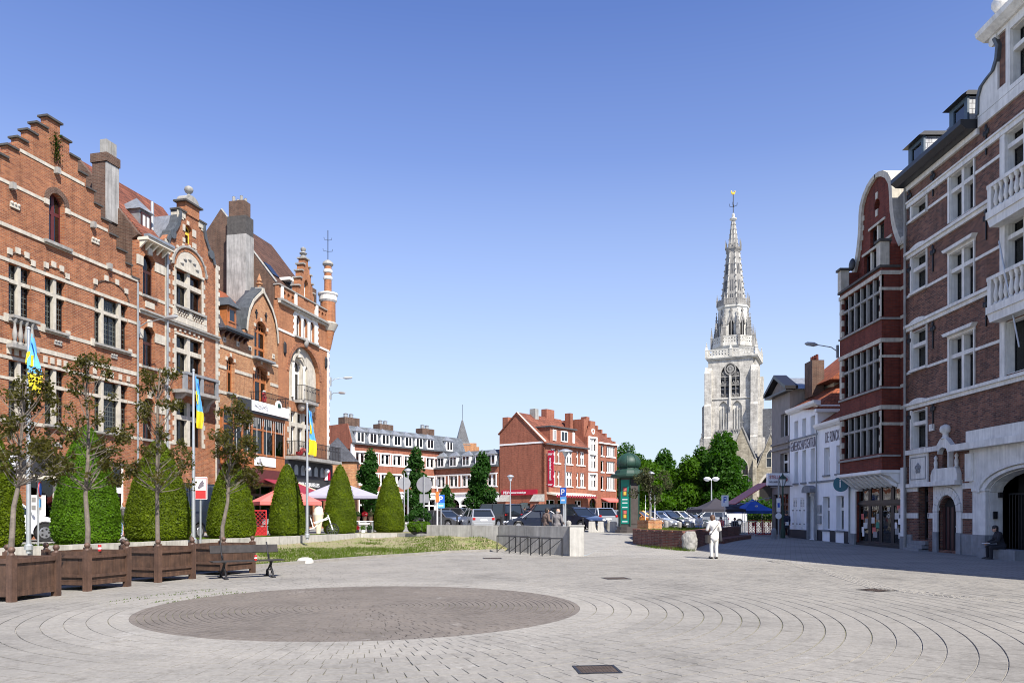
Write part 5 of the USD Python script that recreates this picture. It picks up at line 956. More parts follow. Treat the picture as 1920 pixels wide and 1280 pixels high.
H.part('arch_reveal', MB().poly(gate.difference(gate.buffer(-.03)).intersection(sbox(6, 2.56, 12, 4)), .0, .5), 'stone_white')
H.part('gateway_lamp', MB().box(6.42, 6.54, .3, .44, 2.35, 2.55).box(6.42, 6.5, .1, .25, 1.5, 1.8), 'iron')
# emblem panel, house door with steps
pu0, pu1 = U(1708), U(1742); H.part('emblem_panel', box(pu0, pu1, -.08, .05, 3.12, 4.5), 'stone_white'); H.part('emblem_frame', MB().poly(sbox(pu0 + .12, 3.3, pu1 - .12, 4.35).difference(sbox(pu0 + .16, 3.34, pu1 - .16, 4.31)), -.095, -.081), 'bluestone')
em = MB(); ec = (pu0 + pu1) / 2
for k in range(5): t = math.pi / 2 + k * 2 * math.pi / 5; em.ball((ec + .16 * math.cos(t), -.09, 3.82 + .16 * math.sin(t)), .1, 1, (1, .4, 1))
em.ball((ec, -.1, 3.82), .12, 1, (1, .5, 1)); H.part('rose_relief', em, 'bluestone'); H.part('panel_sill', box(pu0 - .1, pu1 + .06, -.2, .05, 2.95, 3.118), 'stone_white')
H.window(U(1722), U(1740), .5, 2.95, rows=(.78,), frame='frame_black', glass='pane', recess=.3, name='house_door', cut=False, fw=.1, sashes=0)
for k in range(3): H.part('door_step', box(U(1712), U(1741), -.45 + .14 * k, .04, -.1 + .17 * k - (0 if k == 0 else -.003), .12 + .17 * k), 'bluestone')
# arched side door under a niche with a ball finial
H.part('side_door', MB().poly(dr, .22, .28), 'dark_void'); dc = (U(1760) + U(1796)) / 2; dr_ = (U(1796) - U(1760)) / 2
for k in range(5): x = U(1760) + .08 + (2 * dr_ - .16) * k / 4; H.part('door_plank', box(x - .085, x + .085, .19, .22, .15, 2.0), 'wood_dark')
H.part('door_knob', MB().ball((dc + .3, .17, 1.15), .035, 1), 'steel'); H.voussoirs(dc, 1.8, dr_, dr_ + .34, 9, 'stone_white', d=.09, ry=1.0)
for a, b in ((dc - dr_ - .34, dc - dr_), (dc + dr_, dc + dr_ + .34)): H.part('door_jamb', box(a, b, -.08, .05, .9, 1.79), 'stone_white'); H.part('door_jamb_base', box(a, b, -.1, .05, -.15, .898), 'bluestone')
H.part('door_spandrel', MB().poly(sbox(dc - dr_ - .36, 1.8, dc + dr_ + .36, 2.93).difference(Point(dc, 1.8).buffer(dr_ + .35)), -.05, .0), 'stone_white')
H.part('niche_shelf', box(U(1740), U(1805), -.34, .05, 2.94, 3.14), 'stone_white'); n0, n1 = U(1753), U(1803); nc = (n0 + n1) / 2
H.part('niche_base', MB().poly(Polygon([(n0, 3.142), (n1, 3.142), (n1, 3.42), (n1 - .12, 3.66), (n1 - .35, 3.7), (n0 + .35, 3.7), (n0 + .12, 3.66), (n0, 3.42)]), -.2, .02), 'stone_white')
H.part('niche_frame', MB().poly(Polygon([(nc - .42, 3.7), (nc + .42, 3.7), (nc + .42, 4.5), (nc + .62, 4.62), (nc + .2, 5.0), (nc - .2, 5.0), (nc - .62, 4.62), (nc - .42, 4.5)]).difference(nw), -.22, .02), 'stone_white'); H.part('niche_back', MB().poly(nw.buffer(.1), .2, .34), 'dark_void')
H.part('ball_finial', MB().lathe([(.2, 0), (.12, .1), (.12, .22), (.22, .3), (.24, .42), (.2, .54), (.05, .62)], 14, (nc, -.1, 4.98)), 'stone_white', smooth=60)
for x in (n0 + .22, n1 - .22): H.part('urn', MB().lathe([(.13, 0), (.07, .08), (.09, .3), (.05, .42), (.09, .5), (.02, .62)], 10, (x, -.08, 3.68)), 'stone_white', smooth=50)
H.part('plinth', box(U(1805), U(1833), -.06, .05, -.2, .86), 'bluestone'); H.part('plinth', box(0.01, U(1711), -.06, .05, -.2, .72), 'bluestone')
H.part('stone_band', box(0.01, U(1722), -.05, .05, 1.5, 1.74), 'stone_white'); H.part('stone_band', box(U(1741), dc - dr_ - .35, -.05, .05, 1.5, 1.74), 'stone_white'); H.part('stone_band', box(dc + dr_ + .35, U(1833), -.05, .05, 1.5, 1.74), 'stone_white'); H.part('stone_band', box(0.01, U(1722), -.05, .05, 2.75, 2.94), 'stone_white'); H.part('stone_band', box(U(1806), U(1833), -.05, .05, 2.75, 2.99), 'stone_white')
H.part('house_number', text_at('7', .16, U(1743.5), -.062, 1.55, True), 'letter_dark')
H.shell(17.3, 'brick_mixed', floors=(4.4, 6.8, 10.5, 14.0))
H.part('flagpole', MB().tube([(8.6, -.3, 7.85), (7.9, -.6, 12.0)], .03, 8), 'steel'); H.part('downpipe', MB().tube([(.1, -.14, 0), (.1, -.14, 17.3)], .06, 8), 'stone_grey')
# the neighbour beyond the frame goes on at the same height and throws its share of the shade
H = House('end_house', 'brick house beyond the right edge of the picture', FR, 12.65, 33.0, 0.0, 11.0)
for k in range(4):
    for z in (1.0, 5.0, 9.0): H.window(14.5 + 3.7 * k, 16.1 + 3.7 * k, z, z + 2.2, cols=2, rows=(.66,), **kw)
eh = [(12.65, 20.0), (16, 22), (19, 24), (21, 23.4), (23.2, 20.3), (26.3, 16.8), (27.7, 13), (33, 12)]; H.wall([(12.65, -.4), (33, -.4)] + eh[::-1], 'brick_mixed'); H.shell(12, 'brick_mixed'); H.part('roof', MB().poly([(12.7, 12)] + [(u, z - .2) for u, z in eh] + [(32.9, 12)], .36, 8), 'tile_dark')
# --- red house with the tall bay and round-headed gable
H = House('red_bay_house', 'dark red brick house with a tall window bay and a round bell gable', FR, -6.0, -.02, 0.0, 9.5)
bu0, bu1, bd = -5.32, -.58, .92; FB = Fac(18.08, 36.72, 0, -1.0)
for za, zb in ((4.68, 6.80), (7.98, 10.08), (11.36, 13.38)): H.window(bu0 + .3, bu1 - .22, za, zb, cols=6, rows=(.64,), stone='stone_grey', sw=.12, recess=.16, frame='frame_black', fw=.04, y=-bd, curtain=None)
H.wall([(bu0, 3.85), (bu1, 3.85), (bu1, 13.75), (bu0, 13.75)], 'brick_red', thick=.3, y=-bd, name='bay_front')
for x in (bu0, bu1 - .3): H.part('bay_side', box(x, x + .3, -bd + .301, 0, 3.85, 13.75), 'brick_red')
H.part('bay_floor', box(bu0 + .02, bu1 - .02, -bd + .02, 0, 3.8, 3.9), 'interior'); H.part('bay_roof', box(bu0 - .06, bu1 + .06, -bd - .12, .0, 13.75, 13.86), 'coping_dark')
for zs in ((4.5, 4.6), (7.82, 7.92), (11.2, 11.3)): H.part('bay_sill', box(bu0 - .05, bu1 + .05, -bd - .08, 0, *zs), 'stone_grey')
for zs in ((6.82, 7.02), (10.1, 10.3), (13.4, 13.6)): H.part('bay_cornice', box(bu0 - .04, bu1 + .02, -bd - .06, .0, *zs), 'stone')
for zs in ((6.04, 6.18), (9.34, 9.48), (12.64, 12.78)): H.part('bay_band', box(bu1 - .22, bu1 + .012, -bd - .03, 0, *zs), 'stone'); H.part('bay_band', box(bu0 - .012, bu0 + .28, -bd - .03, 0, *zs), 'stone')
for za, zb in ((4.68, 6.80), (7.98, 10.08), (11.36, 13.38)): H.quoins(bu1, za, zb, side=-1, wl=.24, ws=.14, h=.3, d=bd + .02, back=-bd + .1); H.quoins(bu0, za, zb, side=1, wl=.32, ws=.2, h=.3, d=bd + .02, back=-bd + .1)
for x in (bu0 - .06, bu1 - .34):
    H.part('parapet_pier', box(x, x + .4, -bd - .1, -bd + .35, 13.861, 15.0), 'stone'); H.part('parapet_pier_cap', box(x - .08, x + .48, -bd - .18, -bd + .45, 15.0, 15.12), 'coping_dark')
for x in (bu0, bu1 - .3): H.part('parapet_side', box(x, x + .3, -bd + .36, -.02, 13.861, 14.9), 'brick_red')
H.part('satellite_dish', MB().ball((bu0 + .2, -.35, 15.35), .34, 2, (1, .3, 1)), 'iron')
gc = -2.98
prf = [(2.7, 14.9), (2.45, 15.3), (2.2, 15.75), (2.0, 16.3), (1.85, 16.95), (1.8, 17.5), (1.78, 17.9)] + [(1.78 * math.cos(t), 17.9 + 1.4 * math.sin(t)) for t in np.radians([20, 40, 60, 75])] + [(0, 19.3)]
bell = [(gc + x, z) for x, z in prf] + [(gc - x, z) for x, z in prf[-2::-1]]
H.window(gc - .75, gc + .75, 15.72, 16.7, cols=2, stone='paint_cream', sw=.14, recess=.16, frame='frame_black'); H.window(gc - 1.45, gc + 1.45, 14.2, 15.55, cols=4, stone='paint_cream', sw=.14, recess=.16, frame='frame_black')
H.holes.append(Point(gc, 17.75).buffer(.3)); H.holes.append(sbox(bu0 + .3, 4.0, bu1 - .3, 13.6)); H.holes.append(sbox(-5.35, .12, -.45, 3.3))
H.wall([(-6, -.3), (-.02, -.3), (-.02, 14.9)] + bell + [(-6, 14.9)], 'brick_red')
H.part('oculus_back', MB().poly(Point(gc, 17.75).buffer(.35), .3, .34), 'dark_void')
for z in (17.2, 18.1): H.part('oculus_block', box(gc - .12, gc + .12, -.04, .04, z - .02, z + .32), 'stone')
oc_ = [(gc + x, z) for x, z in prf]; ic_ = [(gc + max(x - .2, 0), z - .1) for x, z in prf]
H.part('gable_coping', MB().poly(Polygon(oc_ + ic_[::-1]).buffer(.05), -.14, .85), 'stone'); H.part('gable_coping', MB().poly(Polygon([(2 * gc - x, z) for x, z in oc_] + [(2 * gc - x, z) for x, z in ic_[::-1]]).buffer(.05), -.14, .85), 'stone')
for sg in (-1, 1):
    for k in range(5): z = 15.5 + k * .5; x = gc + sg * (np.interp(z, [p[1] for p in prf[:7]], [p[0] for p in prf[:7]]) - .28); H.part('gable_block', box(x - .12, x + .12, -.05, .05, z, z + .26), 'stone')
    H.part('kneeler', box(gc + sg * 2.55, gc + sg * 2.95, -.12, .6, 14.75, 15.1), 'stone')
H.part('bell_roof', MB().poly([(x * .985 + gc * .015, z - .12) for x, z in bell], .86, 9.0), 'slate_white')
H.part('window_lintel', box(gc - .9, gc + .9, -.05, .05, 16.7, 16.82), 'stone'); H.part('window_lintel', box(gc - 1.6, gc + 1.6, -.06, .05, 15.55, 15.68), 'stone')
for z in (14.6, 13.4, 12.6, 11.2, 10.1, 9.3, 7.85, 6.8, 6.0): H.part('side_band', box(bu1 + .02, -.03, -.03, .05, z, z + .16), 'stone'); 
# white corbelled base of the bay and the shop front
cb = [(-bd - .04, 3.84), (.0, 3.84), (.0, 3.2), (-.12, 3.22), (-.3, 3.34), (-.55, 3.56), (-bd - .04, 3.66)]
H.part('bay_corbel', MB().polyx(cb, bu0 - .05, bu1 + .05), 'paint_white'); H.part('bay_cornice', box(bu0 - .12, bu1 + .12, -bd - .12, .0, 3.7, 3.849), 'paint_white')
for k in range(9): x = bu0 + .2 + (bu1 - bu0 - .4) * k / 8; H.part('corbel_bracket', MB().polyx([(-bd - .06, 3.64), (-.1, 3.18), (-.1, 3.02), (-.3, 3.1), (-.7, 3.42)], x - .09, x + .09), 'paint_white')
for x0, x1 in ((-6, -5.36), (-.44, -.02)): H.part('shop_pier', box(x0, x1, -.08, .05, .62, 3.95), 'paint_white'); H.part('pier_base', box(x0, x1, -.12, .05, -.2, .618), 'bluestone')
for x0, x1 in ((-5.36, -5.0), (-.8, -.44)): H.part('shop_bracket', box(x0, x1, -.06, .2, 2.95, 3.2), 'paint_white')
sw = H.window(-5.35, -.45, .14, 3.28, cols=4, rows=(.68,), frame='frame_black', glass='pane_shop', recess=.15, fw=.1, name='shop_window', cut=False)
H.part('shop_base', box(-5.36, -.44, -.02, .3, -.2, .14), 'frame_black'); H.part('shop_transom', box(-5.35, -.45, .08, .15, 2.2, 2.34), 'frame_black')
pc = ['sign_white', 'sign_grey', 'curtain', 'sign_white', 'fabric_salmon', 'steel_grey', 'curtain', 'poster_green']
g = np.random.default_rng(12)
for k, (c, n) in enumerate(((-4.74, 5), (-3.5, 5), (-1.06, 7))):
    for q in range(n): x, z = c + g.uniform(-.3, .3), .6 + q * .24 + g.uniform(-.03, .03); w = g.uniform(.1, .24); H.part('poster', box(x - w, x + w, .16 + .002 * q, .161 + .002 * q, z - .14, z + .17), pc[(q * 3 + k) % 8])
H.part('door_letters', MB().add(text_at('U', .2, -2.0, .13, 1.85)).add(text_at('O', .2, -2.0, .13, 1.5)), 'sign_white')
H.shell(14.9, 'brick_red', floors=(4.1, 7.6, 11.0)); H.part('downpipe', MB().tube([(-5.98, -.12, .1), (-5.98, -.12, 13.8)], .05, 8), 'steel_grey')
sx, sy = FR.at(-5.9, -.62); rs = thing('round_sign', 'round teal projecting sign beside the dark red bay', 'sign', (sx, sy, 2.95), -.9)
part(rs, 'disc', MB().lathe([(.42, -.04), (.44, 0), (.42, .04)], 24).raw([], np.zeros((0, 3), int)) if False else MB().tube([(0, -.05, .42), (0, .05, .42)], .43, 24), 'sign_teal'); part(rs, 'mark', MB().add(text_at('i', .4, 0, -.065, .24, True)), 'sign_white'); part(rs, 'arm', MB().tube([(.3, 0, .42), (.75, 0, .42)], .03, 6), 'iron')
# --- white community house: low part and taller part
H = House('white_low_house', 'low white rendered house front lettered in dark capitals, next to the dark red bay', FR, U(1533) + .0, -6.02, 0.05, 9.0)
l0, l1 = U(1533), -6.02; ww = dict(frame='paint_white', recess=.28, fw=.06)
for p, q in ((1545, 1555.5), (1568, 1577)): H.window(U(p), U(q), 4.05, 5.7, cols=2, rows=(.62,), **ww); H.part('sill', box(U(p) - .08, U(q) + .08, -.1, .1, 3.96, 4.05), 'bluestone')
for p, q in ((1543, 1555.5), (1568, 1582)): H.window(U(p), U(q), .75, 2.75, cols=1, rows=(.62,), **ww); H.part('sill', box(U(p) - .08, U(q) + .08, -.06, .1, .64, .75), 'bluestone')
H.wall([(l0, -.3), (l1, -.3), (l1, 6.9), (l0, 6.9)], 'render_white'); H.part('eaves_cornice', MB().polyx([(-.32, 7.2), (-.28, 7.05), (-.12, 6.9), (.1, 6.9), (.1, 7.2)], l0 + .02, l1), 'paint_white')
for a, b in ((l0, U(1543) - .1), (U(1555.5) + .1, U(1568) - .1), (U(1582) + .1, l1)): H.part('plinth', box(a + .01, b, -.04, .05, -.2, .72), 'plinth_black')
H.part('lettering', text_at('DE RINCK', .62, (U(1549) + U(1573)) / 2, -.012, 6.0, fit=U(1574) - U(1548)), 'letter_dark'); H.part('string_course', box(l0, l1, -.05, .05, 3.62, 3.74), 'bluestone')
for z in (1.75, 1.1): H.part('letter_box', box(U(1536), U(1541), -.12, .0, z, z + .5), 'steel_grey')
H.shell(6.9, 'render_white', floors=(3.5,)); H.part('roof', MB().polyx([(-.1, 7.2), (9, 7.2), (4.5, 10.2)], l0, l1), 'tile_orange')
H.part('downpipe', MB().tube([(l0 + .06, -.1, .1), (l0 + .06, -.1, 6.9)], .045, 8), 'steel_grey')
t0, t1 = U(1481), U(1533) - .01
H = House('white_tall_house', 'taller white rendered house with lettering and small attic windows, left of the low white one', FR, t0, t1, 0.1, 9.0)
for p, q in ((1489.5, 1496.5), (1504, 1511.5), (1520, 1528)):
    H.window(U(p), U(q), 6.75, 7.9, rows=(), **ww); H.window(U(p), U(q), 3.75, 5.85, rows=(.65,), **ww); H.part('sill', box(U(p) - .1, U(q) + .1, -.1, .1, 3.64, 3.75), 'bluestone')
for p, q in ((1487, 1494.5), (1500, 1508)):
    H.holes.append(sbox(U(p), .7, U(q), 2.75)); m = (U(p) + U(q)) / 2
    for a, b in ((U(p), m - .01), (m + .01, U(q))): s_ = H.part('shutter', box(a, b, .02, .06, .72, 2.74), 'paint_white'); H.part('shutter_slats', MB().poly(unary_union([sbox(a + .06, 2.2 + .09 * k, b - .06, 2.25 + .09 * k) for k in range(5)]), .012, .021), 'steel_grey', parent=s_)
    for z in (1.0, 1.9): H.part('shutter_hinge', box(U(p) - .05, U(p) + .04, -.03, .02, z, z + .08), 'iron'); H.part('shutter_hinge', box(U(q) - .04, U(q) + .05, -.03, .02, z, z + .08), 'iron')
H.window(U(1517), U(1529), .12, 3.0, rows=(.72,), rise=.4, frame='paint_white', recess=.25, fw=.09, panel=1.9, name='front_door')
H.wall([(t0, -.3), (t1, -.3), (t1, 8.5), (t0, 8.5)], 'render_white'); H.part('eaves_cornice', MB().polyx([(-.36, 8.75), (-.3, 8.58), (-.12, 8.45), (.1, 8.45), (.1, 8.75)], t0, t1 + .25), 'paint_white')
H.part('string_course', box(t0, t1, -.06, .05, 6.62, 6.74), 'bluestone'); H.part('lettering', text_at('GEMEENSCHAPSCENTRUM', .62, (t0 + t1) / 2, -.012, 5.93, fit=(t1 - t0) * .93), 'letter_dark')
H.part('door_hood', MB().poly(arch(U(1514.5), U(1531), 3.05, 3.5, .32), -.4, .05), 'bluestone')
for x in (U(1515.5), U(1529.5)): H.part('door_jamb', box(x, x + .22, -.12, .05, -.2, 3.05), 'bluestone')
H.part('plinth', box(t0, U(1515) - .05, -.05, .05, -.2, .66), 'plinth_black'); H.shell(8.5, 'render_white', floors=(3.4, 6.4))
um = (t0 + t1) / 2
H.part('roof', MB().raw([(t0 - .05, -.2, 8.75), (t1 + .2, -.2, 8.2), (t1 + .2, 9, 8.2), (t0 - .05, 9, 8.75), (um, 3.0, 10.7), (um, 9, 10.7)], [(0, 1, 4), (1, 2, 5), (1, 5, 4), (2, 3, 5), (3, 0, 4), (3, 4, 5), (0, 3, 2), (0, 2, 1)]), 'tile_orange')
H.part('side_gutter', box(t1 - .02, t1 + .3, -.2, 8.5, 8.0, 8.2), 'paint_white')
# --- narrow taupe house with a pediment, bar on the ground floor
p0, p1 = U(1447.5), U(1481) - .01
H = House('pediment_house', 'narrow grey-brown house with a dark pediment and a bar on the ground floor', FR, p0, p1, 0.15, 8.0)
H.window(U(1464), U(1479), 7.1, 8.7, cols=2, frame='paint_white', recess=.25, glass='pane_blue', curtain='sides'); H.window(U(1463), U(1479), 3.95, 5.95, cols=2, rows=(.7,), frame='paint_white', recess=.25)
H.holes.append(sbox(p0 + .3, .2, p1 - .3, 3.1)); H.wall([(p0, -.3), (p1, -.3), (p1, 10.2), (p0, 10.2)], 'render_taupe')
pm_ = (p0 + p1) / 2; H.part('pediment', MB().poly([(p0 - .1, 10.2), (p1 + .1, 10.2), (pm_, 11.15)], -.1, .3), 'render_taupe'); H.part('pediment_cornice', MB().poly(Polygon([(p0 - .45, 10.2), (pm_, 11.25), (p1 + .45, 10.2), (p1 + .45, 10.42), (pm_, 11.5), (p0 - .45, 10.42)]), -.5, .4), 'frame_black'); H.part('pediment_base', box(p0 - .4, p1 + .4, -.42, .05, 10.05, 10.2), 'frame_black')
for z in (6.6, 6.2, 3.6): H.part('string_course', box(p0, p1, -.12, .05, z, z + .14), 'render_taupe')
H.part('balcony_panel', box(U(1461), U(1481), -.3, .0, 3.75, 3.95), 'stone_grey'); H.railing(U(1462), U(1480), 3.95, 4.6, .25, step=.12)
H.window(p0 + .3, p1 - .3, .2, 3.1, cols=3, rows=(.75,), frame='wood_dark', glass='pane_shop', name='bar_window', cut=False)
H.part('roof', MB().poly([(p0 - .3, 10.21), (p1 + .3, 10.21), (pm_, 11.3)], .41, 2.0), 'zinc'); H.part('tile_roof', MB().polyx([(1.2, 10.25), (9, 10.25), (5.0, 13.3)], p0 + .6, p1 + 3.8), 'tile_orange'); H.shell(10.2, 'render_taupe', floors=(3.4, 6.6))
H.part('upper_side', box(p1 - .1, p1 + 2.4, 2.0, 2.3, 8.0, 10.6), 'paint_cream')
ch = H.part('chimney', box(p1 + .3, p1 + 1.6, .9, 1.7, 9.5, 11.9), 'brick_brown')
for k in range(4): H.part('chimney_pot', MB().lathe([(.11, 0), (.09, .4)], 8, (p1 + .5 + .3 * k, 1.3, 11.9)), 'brick_red', parent=ch)
ss_ = thing('bar_box_sign', 'white lit box sign of the bar with red lettering, above the lantern', 'sign', (17.95, 51.2, 3.62), 0.0)
part(ss_, 'box', box(-.78, .72, 0, .3, 0, .82), 'sign_white'); part(ss_, 'lettering', text_at('STELLA', .22, -.3, -.012, .44, True, fit=.72), 'letter_red'); part(ss_, 'small_lettering', text_at('HOLLANDAISE', .12, -.26, -.012, .17, True, fit=.8), 'letter_dark')
part(ss_, 'emblem', MB().tube([(.4, -.02, .42), (.4, 0, .42)], .27, 20), 'curtain'); part(ss_, 'emblem_mark', MB().tube([(.4, -.03, .4), (.4, -.021, .4)], .15, 14), 'letter_red'); part(ss_, 'underside', box(-.76, .9, .02, .28, -.06, -.003), 'frame_black')
# ---------------- the buildings at the far side of the square ----------------
def mansard_house(name, label, fac, u0, u1, eave, top, cols, rows, base=0.57, depth=10.0, arches=False):
    H = House(name, label, fac, u0, u1, base, depth, group=None); w = 0.68
    for c in cols:
        for za, zb in rows: H.window(c - w, c + w, za, zb, cols=2, frame='paint_white', recess=.12, fw=.1, curtain='sides'); H.part('window_surround', MB().poly(sbox(c - w - .16, za - .12, c + w + .16, zb + .14).difference(sbox(c - w, za, c + w, zb)), -.04, .02), 'paint_white')
    n = len(cols) - (0 if arches else 1)
    for k in range(len(cols)):
        c = cols[k]; op = arch(c - 1.0, c + 1.0, base + .1, 3.5, .7 if arches else 0); H.window(c - 1.0, c + 1.0, base + .1, 3.5, rise=.7 if arches else 0, cols=2, rows=(.72,), frame='wood_dark' if k % 3 == 1 else 'paint_white', glass='pane_shop', recess=.2, name='shop_window')
    hs = list(H.holes); H.wall([(u0, 4.2), (u1, 4.2), (u1, eave), (u0, eave)], 'brick_far'); H.holes = hs; H.wall([(u0, base - .4), (u1, base - .4), (u1, 4.198), (u0, 4.198)], 'render_white', name='ground_floor_wall')
    for za, zb in rows:
        for z in (za - .14, zb + .0): H.part('string_course', box(u0 + .01, u1 - .01, -.03, .02, z, z + .14), 'paint_white')
    H.part('shop_cornice', box(u0, u1, -.12, .05, 4.1, 4.3), 'paint_white'); H.part('gutter', box(u0 - .05, u1 + .05, -.3, .1, eave, eave + .16), 'lead_dark')
    H.part('mansard', MB().polyx([(-.05, eave + .16), (depth, eave + .16), (depth - .6, top), (.75, top)], u0 + .05, u1 - .05), 'slate_light')
    for c in cols:
        d = H.part('dormer', box(c - .62, c + .62, -.02, .9, eave + .2, eave + 1.5), 'paint_white')
        for s in (-1, 1): H.part('dormer_pane', box(c + s * .27 - .19, c + s * .27 + .19, -.032, -.022, eave + .38, eave + 1.36), 'car_glass', parent=d)
        v = np.array([(c - .8, -.15, eave + 1.5), (c + .8, -.15, eave + 1.5), (c + .8, 1.0, eave + 1.5), (c - .8, 1.0, eave + 1.5), (c, .55, eave + 2.15)]); H.part('dormer_roof', MB().raw(v, [(0, 1, 4), (1, 2, 4), (2, 3, 4), (3, 0, 4), (0, 2, 1), (0, 3, 2)]), 'zinc', parent=d)
    H.shell(eave, 'brick_far', floors=(4.3,)); return H
FM = Fac(-17.83, 85.0, 0.62, 0.785); U, W = FM.U, FM.W
H = mansard_house('mansard_terrace', 'long red brick terrace with white windows, slate mansard and a row of dormers', FM, 0.0, 19.0, 9.5, 11.6, [U(p) for p in (676, 700, 723, 745, 766, 786, 807)] + [U(843)], ((5.05, 6.3), (7.4, 8.65)))
H.part('end_gable_wall', MB().polyx([(.35, 9.0), (9.95, 9.0), (9.95, 11.75), (.7, 11.85), (-.05, 9.7), (.2, 9.0)], -.06, .008), 'brick_far'); H.part('corner_strip', box(-.06, .3, -.05, .2, .2, 9.5), 'paint_white')
for px, hh in ((693, 12.9), (757, 12.6), (835, 12.7)):
    c = U(px); ch = H.part('chimney', box(c - 1.1, c + 1.1, 3.0, 4.2, 10.8, hh), 'brick_brown')
    for k in (-.5, .3): H.part('chimney_pot', MB().lathe([(.25, 0), (.25, .4), (.3, .45), (.02, .6)], 10, (c + k, 3.6, hh)), 'steel_grey', parent=ch)
pt = FM.at(13.2); FM2 = Fac(pt[0], pt[1], .785, -.62)
mansard_house('mansard_wing', 'lower red brick wing with slate dormers meeting the long terrace at the corner', FM2, 0.05, 10.2, 7.25, 9.3, [1.0, 3.1, 5.2, 7.3, 9.2], ((5.0, 6.4),), depth=8.0, arches=True)
# red house with the plain gable wall
FA = Fac(3.57, 85.0, .62, .785); U, W = FA.U, FA.W
H = House('red_gable_house', 'red brick house with a blank gable wall, orange tiled roof and crimson signs', FA, 0.0, 8.86, .57, 6.4)
WW = dict(frame='paint_white', recess=.12, fw=.09, curtain='sides')
for p, q, c in ((1033, 1042.5, 2), (1045.5, 1050, 1), (1059, 1073, 3), (1081, 1085, 1), (1088, 1096, 2)):
    for za, zb in ((4.9, 6.6), (7.5, 9.1)): H.window(U(p), U(q), za, zb, cols=c, rows=(.62,), **WW); H.part('window_sill', box(U(p) - .1, U(q) + .1, -.1, .05, za - .12, za), 'paint_white')
for p, q in ((1024, 1042), (1046, 1062), (1078, 1092)): H.window(U(p), U(q), .65, 3.3, cols=2, rows=(.75,), frame='paint_white', glass='pane_shop', recess=.2, name='shop_window')
H.wall([(0, .1), (8.86, .1), (8.86, 9.5), (0, 9.5)], 'brick_far')
aw = arch(1.0, 4.6, .7, 3.0, 1.1)
gw = Polygon([(0.0, .1), (6.4, .1), (6.4, 11.0), (3.85, 13.2), (-.1, 9.8), (0.0, 9.6)]).difference(aw)
H.part('gable_wall', MB().polyx(gw, 0.0, .3), 'brick_far'); H.part('gable_band', box(-.05, .1, -.1, 6.45, 9.62, 9.8), 'paint_white'); H.part('gable_verge', MB().tube([(.1, -.15, 9.75), (.1, 3.85, 13.3), (.1, 6.5, 11.0)], .12, 6), 'paint_cream')
H.part('arched_shop_window', MB().polyx(aw, .12, .16), 'pane_shop'); H.part('shop_display', box(.5, .6, 1.1, 4.5, .7, 1.9), 'sign_white'); H.part('shop_back', box(1.2, 1.3, .5, 5, .6, 3.2), 'kiosk_green')
for k, m in enumerate(('red_paint', 'fabric_blue', 'poster_green', 'orange')): H.part('window_picture', box(.44, .46, 1.3 + .8 * k, 1.95 + .8 * k, 2.0 + .1 * (k % 2), 2.6), m)
for y in (.0, 4.75): H.part('buttress', MB().polyx([(y, .1), (y + 1.25, .1), (y + 1.25, 3.1), (y, 3.1)], -.9, 0), 'brick_far'); H.part('buttress_cap', MB().poly([(-1.0, 3.1), (.02, 3.1), (.02, 3.9), (-.2, 3.9)], y - .05, y + 1.3), 'stone_grey')
H.part('gable_sign', box(-.16, -.02, .9, 6.0, 3.85, 4.45), 'sign_red')
tx_ = text_at('P&V', .3, 0, 0, 0, True); v = tx_.V[0]; 
def on_end(mb, y0, z0):   # lettering that faces the gable end: reads from the back edge to the front
    v = mb.V[0].copy(); return MB().raw(np.column_stack([v[:, 1] - .17, y0 - v[:, 0], v[:, 2] + z0]), mb.F[0])
H.part('gable_sign_text', on_end(text_at('P&V', .3, 0, 0, 0, True, centre=False), 5.7, 4.0), 'sign_white'); H.part('gable_sign_text', on_end(text_at('Assurances Verzekeringen', .2, 0, 0, 0, True, fit=2.5, centre=False), 4.9, 4.04), 'sign_white')
H.part('banner_sign', box(.35, .47, -1.0, -.25, 4.7, 8.75), 'sign_red'); H.part('banner_arm', MB().box(.39, .43, -.3, 0, 8.4, 8.45).box(.39, .43, -.3, 0, 5.0, 5.05), 'steel')
bt = text_at('Assurances Verzekeringen', .26, 0, 0, 0, True, fit=2.5, centre=False); v = bt.V[0]; H.part('banner_text', MB().raw(np.column_stack([v[:, 1] + .34, -.56 - v[:, 2] + .05, 5.45 + v[:, 0]]), bt.F[0][:, ::-1]), 'sign_white')
for z in (8.25, 4.85): bt = text_at('P&V', .2, 0, 0, 0, True, fit=.55); v = bt.V[0]; H.part('banner_text', MB().raw(np.column_stack([v[:, 1] + .34, -.625 - v[:, 0], z + v[:, 2]]), bt.F[0]), 'sign_white')
H.part('roof', slab([(-.1, -.35, 9.55), (8.86, -.35, 9.55), (8.86, 3.85, 13.35), (-.1, 3.85, 13.35)], .15), 'tile_red'); H.part('roof', slab([(-.1, 3.85, 13.35), (8.86, 3.85, 13.35), (8.86, 6.6, 11.0), (-.1, 6.6, 11.0)], .15), 'tile_red')
H.part('gutter', box(0, 8.86, -.45, -.25, 9.45, 9.6), 'lead_dark'); d0, d1 = U(1031), U(1078)
d = H.part('roof_dormer', box(d0, d1, -.02, 2.2, 9.7, 11.5), 'brick_far'); H.part('dormer_roof', box(d0 - .15, d1 + .15, -.25, 2.5, 11.5, 11.65), 'lead_dark', parent=d)
